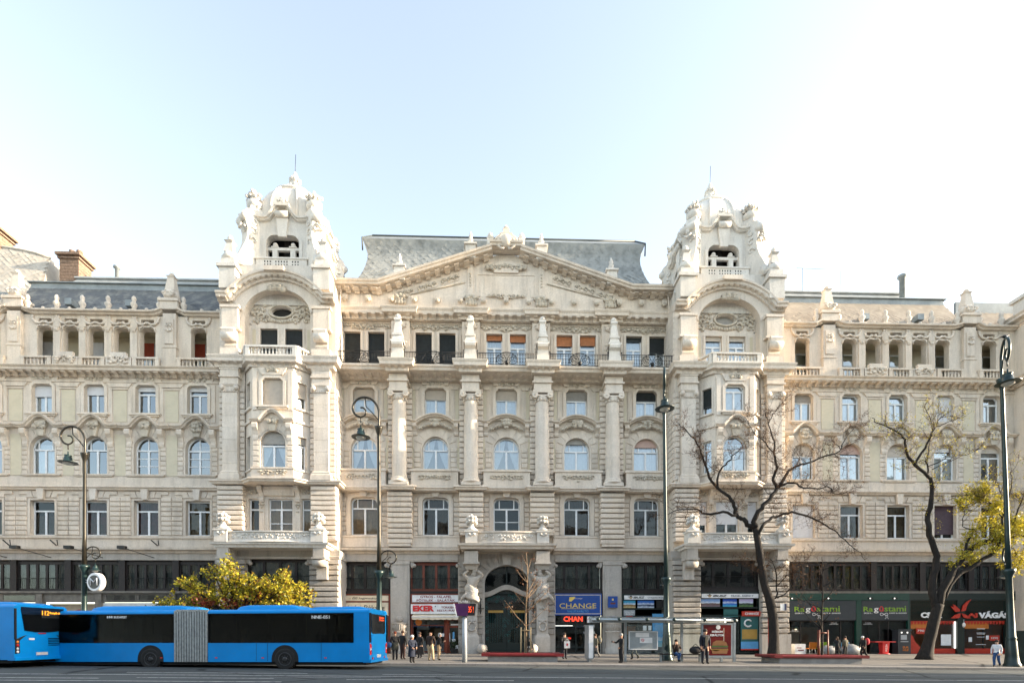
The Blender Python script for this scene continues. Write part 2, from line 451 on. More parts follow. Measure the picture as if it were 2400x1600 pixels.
# the far side of the street, behind the photographer: closes off the low sky and shows in the panes
M['opp'] = stone('opposite_render', (.58,.54,.47), stain=.3)
def opposite(x0, x1, y, h, label):
    o = thing('street_house', label, 'building', ((x0+x1)/2, y, 0)); w = x1-x0
    MB().box(-w/2, w/2, -14, 0, -2, h).build('wall', M['opp'], o); MB().box(-w/2-.3, w/2+.3, -14, .6, h-.9, h-.2).build('cornice', M['opp'], o)
    fl = int((h-4)/4.2)
    me = shared('opp_win', lambda: MB().box(-.8,.8,0,.06,0,2.4).mesh('window', M['bl_dark']))
    for k in range(fl):
        for i in range(int(w/3.6)):
            link('window', me, o, (-w/2+1.8+i*3.6, 0, 4.6+k*4.2))
# ================================================================= the palace
PAL = thing('palace', 'long cream limestone palace with twin domed towers and a central pediment above shops', 'building')
def part(mb, name, mat, parent=None, loc=(0,0,0), rz=0.0):
    return mb.build(name, M[mat] if isinstance(mat, str) else mat, parent or PAL, loc, rz)

def part_split(mb, name, mat, parent=None): parts(mb, name, mat, parent or PAL)
_cache = {}
def shared(key, fn):
    if key not in _cache: _cache[key] = fn()
    return _cache[key]
def stone_block(w, h, d, c, mat, name='stone_course'):
    key = (round(w,2), round(h,2), round(d,2), round(c,3), mat, name)
    return shared(key, lambda: MB().chamf(-w/2, w/2, -d, 0, 0, h, c).mesh(name, M[mat]))
def courses(x0, x1, z0, z1, n, y, proud, mat='stone', parent=None, joint=.07, name='stone_course', rz=0.0, c=.035, jitter=0.0, seed=0):
    """n courses of stone standing proud of the wall at y, each a block of its own with open joints"""
    rnd = random.Random(seed + int(abs(x0)*10))
    h = (z1 - z0) / n; par = parent or PAL
    for i in range(n):
        d = proud + (rnd.uniform(-jitter, jitter) if jitter else 0)
        link(name, stone_block(x1-x0, h-joint, round(d,2), c, mat, name), par, ((x0+x1)/2, y, z0 + i*h + joint/2))

def carve(mb, cx, cz, w, h, y, seed=1, n=14, s=.10, sym=True, curls=3):
    """carved leaf and scroll relief: curls and leaf lobes, mirrored about cx"""
    rnd = random.Random(seed)
    for k in range(n):
        u = rnd.random(); px = u*w/2; pz = (rnd.random()-.5)*h*(1-.5*u)
        a = s*rnd.uniform(.6, 1.4)
        for sg in ((1,-1) if sym else (rnd.choice((1,-1)),)):
            mb.ball((cx+sg*px, y-a*.25, cz+pz), a*rnd.uniform(.7,1.5), a*.6, a*rnd.uniform(.6,1.2), n=5, m=4)
    for k in range(curls):
        px = w/2*(k+.6)/curls; r0 = min(h*.42, .32)*rnd.uniform(.8,1.1); pz = rnd.uniform(-.1,.1)*h
        for sg in (1,-1):
            pts = []
            for i in range(9):
                t = i/8; a = 4.2*t + .5; rr = r0*(1-.72*t)
                pts.append((cx+sg*(px+rr*math.cos(a)), y-.04, cz+pz+rr*math.sin(a)))
            mb.tube(pts, [s*.55*(1-.45*i/8) for i in range(9)], n=4, caps=False)
    return mb

def slats(w, h, pitch=.07):
    """roller shutter seen from the street: a ribbed curtain hanging from the top (z = 0 downwards)"""
    n = max(3, int(h/pitch)); v = []; f = []
    for i in range(n):
        z0, z1 = -h*i/n, -h*(i+1)/n
        b = len(v); m = z0*.25+z1*.75
        v += [(-w/2,0,z0),(w/2,0,z0),(-w/2,-.022,m),(w/2,-.022,m),(-w/2,0,z1),(w/2,0,z1)]
        f += [(b+1,b,b+2,b+3),(b+3,b+2,b+4,b+5)]
    mb = MB().add(v, f); mb.box(-w/2, w/2, -.03, .02, -h-.05, -h)
    return mb
def folds(x0, x1, z0, z1, n=10, amp=.035):
    v = []; f = []
    k = n*2
    for i in range(k+1):
        x = x0+(x1-x0)*i/k; y = amp*math.sin(i*PI/1.0+.5*math.sin(i*2.1)) if i % 2 else -amp*.6
        v += [(x,y,z0),(x,y,z1)]
    for i in range(k): f.append((2*i,2*i+2,2*i+3,2*i+1))
    return MB().add(v, f)

_wr = random.Random(77)
def window(cx, y, z0, out_fn, w, zt, ztop, rz=0.0, tran=1, blind=None, curtain=None, ct=(0,1), muntin=0, fw=.10, mat='white', parent=None, glass='glass', mull=True):
    """casement window: frame mesh with its own panes, shutter and curtain.  All heights absolute; built at z0"""
    out = [(x, z - z0) for x, z in out_fn(0.0)]
    zt_ = zt - z0; H = ztop - z0; hw = w/2
    fr = MB()
    fr.box(-hw, -hw+fw, 0, .09, 0, max(.3, [p for p in out if p[0] < -hw+.001][-1][1]))
    fr.box(hw-fw, hw, 0, .09, 0, max(.3, [p for p in out if p[0] > hw-.001][0][1]))
    fr.box(-hw+fw, hw-fw, .002, .088, 0, fw)
    # head follows the opening
    top = out[1:-1]
    for a, b in zip(top[:-1], top[1:]):
        ia = (a[0]*(1-fw/hw), a[1]-fw); ib = (b[0]*(1-fw/hw), b[1]-fw)
        fr.add([(a[0],0,a[1]),(b[0],0,b[1]),(ib[0],0,ib[1]),(ia[0],0,ia[1]),(ia[0],.09,ia[1]),(ib[0],.09,ib[1])], [(3,2,1,0),(4,5,2,3)])
    if zt_ < H - .1: fr.box(-hw+fw, hw-fw, -.02, .085, zt_-fw*.6, zt_+fw*.6)
    if mull: fr.box(-fw*.75, fw*.75, -.012, .086, fw, min(zt_-fw*.6, H-fw))
    top_at = lambda x: max([a[1]+(b[1]-a[1])*((x-a[0])/(b[0]-a[0])) for a, b in zip(out[:-1], out[1:]) if b[0]-a[0] > 1e-6 and a[0]-1e-6 <= x <= b[0]+1e-6] + [0.3])
    if tran == 3 and zt_ < H-.2:
        for sx in (-1, 1):
            x = sx*hw*.56; fr.box(x-fw*.4, x+fw*.4, .003, .083, zt_+fw*.6, top_at(x)-fw*.8)
    elif tran == 2 and zt_ < H-.2:
        fr.box(-fw*.4, fw*.4, .003, .083, zt_+fw*.6, top_at(0)-fw*.8)
    if muntin:
        for q in range(muntin):
            z = fw + (zt_-fw)*(q+1)/(muntin+1)
            fr.box(-hw+fw, -fw*.75, .01, .07, z-.03, z+.03); fr.box(fw*.75, hw-fw, .01, .07, z-.03, z+.03)
    win = part(fr, 'window', mat, parent, (cx, y, z0), rz)
    if z0 < 13.5 and z0 > 8 and glass == 'glass': glass = 'glass_dim'  # weaker reflection stands in for the dark houses these panes mirror
    cells = [(-hw+fw*.8, -fw*.5), (fw*.5, hw-fw*.8)] if mull else [(-hw+fw*.8, hw-fw*.8)]
    for a, b in cells:
        link('pane', shared(('pane', round(a,2), round(b,2), round(zt_,2), fw, glass),
             lambda a=a, b=b: MB().add([(a,.05,fw*.8),(b,.05,fw*.8),(b,.05,zt_-.02),(a,.05,zt_-.02)], [(0,1,2,3)]).mesh('pane', M[glass])), win).rotation_euler = (_wr.uniform(-.02,.02), 0, _wr.uniform(-.012,.012))
    if zt_ < H-.15:
        k = 1-fw*.8/hw
        pts = [(p[0]*k, .052, max(p[1]-fw*.7, zt_)) for p in top]
        pts = [(pts[0][0], .052, zt_)] + pts + [(pts[-1][0], .052, zt_)]
        link('pane', MB().add(pts, [tuple(range(len(pts)-1,-1,-1))]).mesh('pane', M[glass]), win)
    if blind:
        bm, fr_ = blind; bh = (H-.05)*fr_
        yb = -.06
        if out[1][1] < H-.3:      # arched or cut head: shutter drawn as the head of the opening
            zc = H - bh
            pts = [p for p in out if p[1] >= zc]
            xs = hw*.985
            low = [(-xs, zc)] if zc > out[1][1] - 1e-6 else [(-xs, zc)]
            xa = [x/50*hw*.98 for x in range(-50, 51, 5) if top_at(x/50*hw*.98) > zc+.02]
            v = []; f = []
            for x in xa: v += [(x, yb, zc), (x, yb, top_at(x)-.01)]
            for i in range(len(xa)-1): f.append((2*i, 2*i+2, 2*i+3, 2*i+1))
            part(MB().add(v, f), 'roller_shutter', bm, win)
        else:
            part(slats(w-.04, bh), 'roller_shutter', bm, win, (0, yb, H-.02))
    if curtain:
        c0, c1 = ct
        zz0, zz1 = .1+(H-.2)*c0, .1+(H-.2)*c1
        if curtain == 'swag':
            for sg in (-1, 1):
                v = []; f = []
                for i in range(7):
                    t = i/6; z = zz0+(zz1-zz0)*t; xe = hw*.95; xi = hw*(.08+.80*(1-t)**1.6)
                    v += [(sg*xi, .22+.02*(i % 2), z), (sg*xe, .22, z)]
                for i in range(6): f.append((2*i, 2*i+1, 2*i+3, 2*i+2))
                part(MB().add(v, f), 'curtain', 'cloth', win)
        else:
            part(folds(-hw*.97, hw*.97, zz0, min(zz1, top_at(hw*.9)), int(w*7)), 'curtain', curtain, win, (0, .22, 0))
    return win

def surround(mb, out, y, wdt, proud, inset=0.0):
    """raised architrave round an opening outline"""
    cx = (out[0][0]+out[-1][0])/2
    zb = out[0][1]; n = len(out)
    def off(i, d):
        a = out[max(i-1,0)]; b = out[min(i+1,n-1)]
        dx, dz = b[0]-a[0], b[1]-a[1]; l = math.hypot(dx,dz) or 1
        if i == 0 or i == n-1: return (out[i][0] + (-d if i == 0 else d), out[i][1])
        k = d*1.05
        return (out[i][0]-dz/l*k, out[i][1]+dx/l*k)
    I = [off(i, inset) for i in range(n)]; O = [off(i, wdt) for i in range(n)]
    for i in range(n-1):
        a, b, c, d = I[i], I[i+1], O[i+1], O[i]
        mb.add([(a[0],y-proud,a[1]),(b[0],y-proud,b[1]),(c[0],y-proud,c[1]),(d[0],y-proud,d[1]),
                (a[0],y+.02,a[1]),(b[0],y+.02,b[1]),(c[0],y+.02,c[1]),(d[0],y+.02,d[1])],
               [(3,2,1,0),(0,1,5,4),(2,3,7,6)])
    return mb
def voussoirs(cx, zs, rx, rz, t, n, y, proud, mat='stone', a0=0.15, a1=0.85, skip_mid=True, name='voussoir', flare=0.0):
    for i in range(n):
        if skip_mid and i == n//2: continue
        A0 = PI*(1-(a0+(a1-a0)*i/n)); A1 = PI*(1-(a0+(a1-a0)*(i+1)/n))
        g = .012
        p = []
        for a, k in ((A0-g,0),(A1+g,0),(A1+g,1),(A0-g,1)):
            p.append((cx+(rx+t*k)*math.cos(a), zs+(rz+t*k*(1+flare))*math.sin(a)))
        part(MB().poly([p[0],p[1],p[2],p[3]][::-1], y-proud, y+.02), name, mat)
def console(mb, x, z0, z1, y, w, d):
    """scroll bracket under a moulding"""
    h = z1-z0
    prof = [(0,z0),(.25*d,z0+.05*h),(.35*d,z0+.2*h),(.22*d,z0+.35*h),(.45*d,z0+.55*h),(.95*d,z0+.72*h),(1.0*d,z0+.9*h),(.9*d,z1),(0,z1)]
    v = []; n = len(prof)
    for sx in (-w/2, w/2):
        for o, z in prof: v.append((x+sx, y-o, z))
    f = [tuple(range(n-1,-1,-1)), tuple(range(n,2*n))] + [(i,(i+1)%n,n+(i+1)%n,n+i) for i in range(n)]
    return mb.add(v, f)
def mod_mesh(w=.30, h=.32, d=.55, mat='stone'):
    def mk():
        b = MB(); console(b, 0, -h, 0, 0, w, d); return b.mesh('modillion', M[mat])
    return shared(('mod', w, h, d, mat), mk)
def modillions(parent, x0, x1, y, z, pitch=.62, w=.30, h=.32, d=.55, mat='stone', ends=True):
    n = max(1, int(round((x1-x0)/pitch)))
    for i in range(n+1 if ends else n):
        x = x0+(x1-x0)*(i+(0 if ends else .5))/n
        link('modillion', mod_mesh(w, h, d, mat), parent, (x, y, z))
CORN = lambda z0, z1, pr: [(0,z0),(pr*.18,z0),(pr*.22,z0+(z1-z0)*.35),(pr*.80,z0+(z1-z0)*.42),(pr*.84,z0+(z1-z0)*.72),(pr*.92,z0+(z1-z0)*.8),(pr,z1-.04),(pr,z1),(0,z1)]
LEDGE = lambda z0, z1, pr: [(0,z0),(pr*.55,z0+.02),(pr*.7,z0+(z1-z0)*.5),(pr,z0+(z1-z0)*.6),(pr,z1-.03),(pr*.95,z1),(0,z1+.03)]
def balustrade(name, path, z0, z1, mat='stone', pitch=.27, r=.085, th=.26, parent=None, posts=True):
    """plinth, rail and end posts in one mesh; the balusters hang under it as one fine part"""
    b = MB(); bl = MB()
    for (xa, ya), (xb, yb) in zip(path[:-1], path[1:]):
        L = math.hypot(xb-xa, yb-ya); dx, dy = (xb-xa)/L, (yb-ya)/L; nx, ny = dy*th/2, -dx*th/2
        def slab(a, c, zz0, zz1, k=1.0):
            p = [(xa+dx*a+nx*k, ya+dy*a+ny*k), (xa+dx*c+nx*k, ya+dy*c+ny*k), (xa+dx*c-nx*k, ya+dy*c-ny*k), (xa+dx*a-nx*k, ya+dy*a-ny*k)]
            b.add([(*q, zz0) for q in p] + [(*q, zz1) for q in p], [(0,3,2,1),(4,5,6,7),(0,1,5,4),(1,2,6,5),(2,3,7,6),(3,0,4,7)])
        slab(0, L, z0, z0+.16); slab(-.02, L+.02, z1-.14, z1, 1.15)
        pw = min(.3, L*.15) if posts else 0
        if posts: slab(0, pw, z0+.16, z1-.14); slab(L-pw, L, z0+.16, z1-.14)
        n = max(1, int((L-2*pw)/pitch)); hh = z1-z0-.30
        for i in range(n):
            s = pw + (L-2*pw)*(i+.5)/n
            bl.lathe([(r*.7,0),(r*.5,.06*hh),(r,.32*hh),(r*.45,.66*hh),(r*.5,.85*hh),(r*.8,hh)], xa+dx*s, ya+dy*s, z0+.16, n=6)
    o = part(b, name, mat, parent); stuff(part(bl, 'balusters', mat, o)); return o

# ---------------------------------------------------------------- wings
AX = [25.35, 29.50, 33.60, 37.75, 41.90]
ZF = dict(c0=8.30, c1=8.65, led0=13.38, led1=13.70, cor0=22.62, cor1=23.18)
def wing(s, cfg):
    e0, e1 = 22.2, 44.4
    xs = lambda a, b: (a, b) if s > 0 else (-b, -a)
    bounds = [e0] + [(a+b)/2 for a, b in zip(AX[:-1], AX[1:])] + [e1]
    wall = MB()
    for i, a in enumerate(AX):
        x0, x1 = xs(bounds[i], bounds[i+1]); c = s*a
        wall.bay(x0, x1, 8.3, 13.5, 0, rect_out(c, 1.95, 9.75, 12.58), .42)
        wall.bay(x0, x1, 13.5, 18.75, 0, arch_out(c, 1.98, 14.75, 16.85, .97), .42)
        wall.bay(x0, x1, 18.75, 22.7, 0, ear_out(c, 1.62, 19.68, 22.02, .22), .42)
    part(wall, 'wall', 'stone')
    X0, X1 = xs(e0, e1)
    # string courses
    part(MB().run([(X0, 0), (X1, 0)], LEDGE(ZF['led0'], ZF['led1'], .42)), 'string_course', 'stone')
    part(MB().run([(X0, 0), (X1, 0)], [(0,8.25),(.25,8.28),(.3,8.45),(.62,8.5),(.66,8.68),(.2,8.72),(.12,8.76),(0,8.76)]), 'shopfront_cornice', 'stone')
    part(MB().run([(X0, 0), (X1, 0)], [(0,9.48),(.14,9.5),(.16,9.64),(0,9.68)]), 'string_course', 'stone')
    part(MB().run([(X0, 0), (X1, 0)], [(0,13.72),(.08,13.72),(.08,14.45),(0,14.5)]), 'apron_band', 'stone')
    cor = part(MB().run([(X0, 0), (X1, 0)], CORN(ZF['cor0'], ZF['cor1'], .95)), 'main_cornice', 'stone')
    modillions(cor, X0+.2, X1-.2, -.16, ZF['cor0']+.22, .66, d=.58)
    part(MB().run([(X0,0),(X1,0)], [(0,22.15),(.10,22.2),(.12,22.32),(0,22.36)]), 'string_course', 'stone')
    relief = MB(); sills = MB(); hood = MB(); cons = MB()
    for i, a in enumerate(AX):
        c = s*a; L, Rr = xs(bounds[i], bounds[i+1])
        f1, f2, f3 = cfg[i]
        window(c, .34, 9.75, lambda q: rect_out(q, 1.95, 9.75, 12.58), 1.95, 11.75, 12.58, **f1)
        window(c, .34, 14.75, lambda q: arch_out(q, 1.98, 14.75, 16.85, .97), 1.98, 16.75, 17.82, **f2)
        window(c, .34, 19.68, lambda q: ear_out(q, 1.62, 19.68, 22.02, .22), 1.62, 21.35, 22.02, **f3)
        # first floor: rusticated piers, keystone, flat-arch voussoirs
        for xa, xb in ((L+.02, c-1.22), (c+1.22, Rr-.02)):
            if xb-xa > .25: courses(xa, xb, 9.72, 12.86, 8, 0, .10)
        part(surround(MB(), rect_out(c, 1.95, 9.75, 12.58), 0, .2, .05), 'window_surround', 'stone')
        part(MB().poly([(c-.20,12.6),(c+.20,12.6),(c+.30,13.5),(c-.30,13.5)], -.30, .02), 'keystone', 'tower')
        for sg in (-1, 1):
            part(MB().poly([(c+sg*.28,12.80),(c+sg*.62,12.80),(c+sg*.82,13.30),(c+sg*.38,13.30)][::sg], -.09, .02), 'voussoir', 'stone')
            part(MB().poly([(c+sg*.68,12.80),(c+sg*1.2,12.80),(c+sg*1.2,13.05),(c+sg*1.8,13.05),(c+sg*1.8,13.30),(c+sg*.88,13.30)][::sg], -.09, .02), 'voussoir', 'stone')
        # second floor: quoins, arch voussoirs, mask keystone, wavy hood on consoles, brick fields
        for sg in (-1, 1):
            xa, xb = sorted((c+sg*1.16, c+sg*1.62)); courses(xa, xb, 14.62, 17.0, 6, 0, .07, name='quoin')
            console(cons, c+sg*1.30, 16.85, 18.30, 0, .42, .48)
        voussoirs(c, 16.85, 1.08, 1.06, .62, 7, 0, .06)
        surround(sills, arch_out(c, 1.98, 14.75, 16.85, .97), 0, .14, .04)
        part(MB().poly([(c-.24,17.75),(c+.24,17.75),(c+.46,18.75),(c+.38,18.95),(c-.38,18.95),(c-.46,18.75)], -.28, .02), 'keystone', 'trim')
        carve(relief, c, 18.5, .8, .75, -.32, seed=i+11, n=9, s=.12, curls=1)
        pts = []
        for k in range(41):
            t = -1 + 2*k/40; x = c + t*2.05; r = abs(t)
            z = 18.42 + (.80*math.cos(min(1, r/.52)*PI/2)**1.2 if r < .52 else -.06*math.sin((r-.52)/.48*PI))
            pts.append((x, z))
        hood.ribbon(pts, 0, [(0,0),(.34,.03),(.38,.10),(.52,.16),(.55,.26),(0,.30)])
        # sills
        sills.box(c-1.55, c+1.55, -.20, .05, 14.58, 14.70); sills.box(c-1.45, c+1.45, -.14, .05, 14.50, 14.58)
        sills.box(c-1.25, c+1.25, -.28, .05, 19.52, 19.66); sills.box(c-1.12, c+1.12, -.18, .05, 19.40, 19.52)
        sills.poly([(c-.75,19.02),(c+.75,19.02),(c+1.0,19.40),(c-1.0,19.40)], -.05, .02)
        surround(sills, ear_out(c, 1.62, 19.68, 22.02, .22), 0, .24, .09)
        sills.box(c-1.42, c-1.10, -.05, .02, 19.0, 22.1); sills.box(c+1.10, c+1.42, -.05, .02, 19.0, 22.1)
        # frieze panel over the window
        sills.poly([(c-1.2,22.28),(c+1.2,22.28),(c+1.35,22.62),(c-1.35,22.62)], -.10, .02)
        carve(relief, c, 22.40, 1.5, .34, -.10, seed=i+31, n=9, s=.085, curls=2)
    for k, b in enumerate(bounds[1:-1]):
        c = s*b
        part(MB().box(c-.44, c+.44, -.035, .02, 14.6, 17.95), 'brick_field', 'brick')
        part(MB().box(c-.52, c+.52, -.035, .02, 19.0, 21.55), 'brick_field', 'brick')
        # scrolled apron under the cornice between windows
        sills.poly([(c-.75,21.80),(c+.75,21.80),(c+1.0,22.12),(c-1.0,22.12)], -.13, .02)
        sills.box(c-.68, c+.68, -.09, .02, 21.62, 21.74)
    part_split(relief, 'carved_relief', 'trim'); part_split(sills, 'sill_and_architrave', 'stone')
    part_split(hood, 'wavy_hood_mould', 'stone'); part_split(cons, 'hood_console', 'stone')
    # ---- top floor loggia
    op = [25.20, 29.30, 31.35, 33.40, 35.42, 37.45, 41.60]
    cut = [e0, 27.0, 30.32, 32.37, 34.41, 36.43, 39.0, e1]
    lg = MB(); lr = MB(); cols = MB()
    for k, a in enumerate(op):
        c = s*a; L, Rr = xs(cut[k], cut[k+1])
        lg.bay(L, Rr, 23.18, 26.86, -.1, round_out(c, 1.25, 23.18, 26.62, .34), .55)
        lg.bay(L, Rr, 26.86, 27.62, -.1, [(c-.55,26.95),(c-.5,27.32),(c+.5,27.32),(c+.55,26.95)], .5)
        # looping garland over the opening
        for sg in (-1, 1):
            pts = [(c+sg*.98,-.16,27.45),(c+sg*.86,-.18,27.12),(c+sg*.62,-.2,26.90),(c+sg*.34,-.2,26.86),(c+sg*.12,-.2,26.98),(c,-.2,26.96)]
            lr.tube(pts, [.07,.10,.11,.10,.08,.07], n=5)
            pts = [(c+sg*.62,-.14,26.30),(c+sg*.58,-.16,26.6),(c+sg*.35,-.17,26.74),(c,-.18,26.66)]
            lr.tube(pts, .06, n=5)
            lr.ball((c+sg*.92,-.16,27.45), .12, .08, .12)
        carve(lr, c, 26.98, .5, .2, -.18, seed=k, n=4, s=.07, curls=0)
    part(lg, 'loggia_wall', 'stone')
    for k in range(1, len(cut)-1):
        c = s*cut[k]
        if k in (1, 6): continue
        cols.box(c-.27, c+.27, -.24, -.1, 23.9, 27.3); cols.frustum(c, -.2, 26.2, 26.55, .1, .1, .3, .18)
        lr.ball((c, -.28, 26.35), .15, .1, .1)
    for b in (27.38, 39.65):
        c = s*b
        cols.box(c-.52, c+.52, -.42, -.1, 23.18, 27.7); cols.box(c-.62, c+.62, -.48, -.1, 23.18, 23.7)
        cols.box(c-.58, c+.58, -.47, -.1, 24.9, 25.05); cols.box(c-.36, c+.36, -.5, -.1, 25.2, 27.2)
        cols.box(c-.72, c+.72, -.55, .5, 27.98, 28.62); cols.box(c-.82, c+.82, -.65, .6, 28.62, 28.80)
        fb = MB()
        fb.frustum(c, -.02, 28.80, 28.95, .62, .5, .56, .45); fb.lathe([(.50,0),(.62,.2),(.58,.5),(.42,.7)], c, -.02, 28.95, n=10)
        fb.frustum(c, -.02, 29.62, 30.75, .40, .36, .24, .22); fb.frustum(c, -.02, 30.72, 30.86, .24, .24, .34, .32); fb.ball((c, -.02, 31.02), .22, .22, .2)
        carve(fb, c, 29.25, .9, .5, -.55, seed=3, n=8, s=.1, curls=0)
        part(fb, 'pier_finial', 'tower')
        carve(lr, c, 26.5, .5, 1.0, -.52, seed=5, n=6, s=.08, curls=0)
    part_split(cols, 'loggia_pier', 'stone'); part_split(lr, 'loggia_garland', 'tower')
    # cornice that dips between piers, with its finials
    pc = MB()
    seg = [(e0, 26.85), (27.92, 39.1), (40.2, e1)]
    for q0, q1 in seg:
        a, b = xs(q0, q1); pts = []
        for k in range(25):
            t = k/24; x = a+(b-a)*t; d = min(x-a, b-x); z = 27.58 + (.26*math.cos(min(1, d/.6)*PI/2) if d < .6 else 0)
            pts.append((x, z))
        pc.ribbon(pts, -.1, [(0,0),(.22,.02),(.26,.12),(.48,.16),(.5,.27),(-.5,.30)])
    part_split(pc, 'loggia_cornice', 'stone')
    fin_mesh = shared('loggia_finial', lambda: MB().frustum(0,0,0,.16,.36,.22,.30,.2).lathe([(.2,0),(.14,.15),(.24,.35),(.26,.5),(.12,.68),(.17,.82),(.17,.98),(.06,1.15)],0,0,.16,n=8).mesh('finial', M['tower']))
    knob = shared('loggia_knob', lambda: MB().frustum(0,0,0,.12,.42,.2,.2,.16).ball((0,0,.22),.15,.15,.13).mesh('finial_knob', M['tower']))
    par = part(MB().box(X0+.01, X1-.01, .35, .6, 27.6, 28.12), 'parapet', 'lead')
    for a in (26.35, 28.28, 30.32, 32.37, 34.41, 36.43, 38.72, 40.62, 42.6): link('finial', fin_mesh, PAL, (s*a, -.2, 27.86))
    for a in (23.6, 24.9, 29.3, 31.35, 33.4, 35.42, 37.5, 41.6): link('finial_knob', knob, PAL, (s*a, -.2, 27.86))
    # balustrades and cartouches
    for a, b in ((23.7, 26.7), (28.1, 30.2), (32.4, 34.45), (36.6, 39.0), (40.3, 43.2)):
        p, q = xs(a, b); balustrade('balustrade', [(p, -.5), (q, -.5)], 23.18, 24.02, 'stone')
    for a in (31.3, 35.5):
        c = s*a; k = MB().box(c-1.0, c+1.0, -.62, -.38, 23.18, 24.0); k.box(c-.62, c+.62, -.66, -.38, 24.0, 24.36)
        carve(k, c, 23.72, 1.5, .8, -.66, seed=int(a), n=12, s=.12, curls=2); part(k, 'balustrade_cartouche', 'tower')
    # loggia back wall and its doors
    bw = MB(); x0, x1 = X0, X1
    bw.box(x0, x1, 1.7, 1.9, 23.1, 27.6); bw.box(x0, x1, .45, 1.7, 23.10, 23.22); bw.box(x0, x1, .40, 1.7, 26.75, 26.85)
    part(bw, 'loggia_back_wall', 'brick')
    for k, a in enumerate(op):
        bl = ('bl_red', .42) if (s < 0 and k in (0, 1)) else (('bl_white', .9) if s < 0 and k in (3, 5) else None)
        if k in (2, 4): continue
        window(s*a + s*a/45*1.6, 1.6, 23.2, lambda q: rect_out(q, 1.15, 23.2, 26.3), 1.15, 25.2, 26.3, blind=bl, fw=.12, curtain='cloth_dark' if bl is None else None)
    # interior behind the windows
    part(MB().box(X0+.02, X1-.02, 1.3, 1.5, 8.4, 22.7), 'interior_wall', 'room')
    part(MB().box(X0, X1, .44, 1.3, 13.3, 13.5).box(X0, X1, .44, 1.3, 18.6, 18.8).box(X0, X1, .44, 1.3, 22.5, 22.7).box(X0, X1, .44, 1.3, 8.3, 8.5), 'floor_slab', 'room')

W = lambda **k: k
LEFT = [ # 25.35 29.5 33.6 37.75 41.9 : (first, second, third floor)
 (W(curtain='cloth_gold', muntin=0), W(muntin=2, curtain='cloth_gold', tran=2), W(blind=('bl_white', .13), curtain='cloth_gold')),
 (W(curtain='cloth_red', muntin=0), W(muntin=2, tran=2), W(blind=('bl_white', .15))),
 (W(curtain='cloth_red', muntin=0), W(tran=3), W(blind=('bl_white', .30), curtain='cloth_dark')),
 (W(curtain='cloth_dark', ct=(0,.6)), W(curtain='cloth', tran=3), W(blind=('bl_white', .38), curtain='cloth')),
 (W(), W(curtain='cloth_red'), W(curtain='cloth_red')),
]
RIGHT = [
 (W(blind=('bl_white', .97)), W(blind=('bl_beige', .34), curtain='cloth_grey'), W(blind=('bl_grey', .25), curtain='cloth')),
 (W(curtain='cloth_dark'), W(blind=('bl_pink', .28), curtain='cloth'), W(curtain='cloth')),
 (W(curtain='cloth_gold'), W(blind=('bl_beige', .34), curtain='cloth'), W(curtain='cloth')),
 (W(blind=('bl_plum', .86)), W(curtain='cloth', blind=('bl_white', .2)), W(blind=('bl_white', .9))),
 (W(curtain='cloth_red', ct=(0,1)), W(blind=('bl_beige', .22), curtain='cloth_dark'), W(curtain='cloth_dark')),
]
wing(-1, LEFT); wing(1, RIGHT)

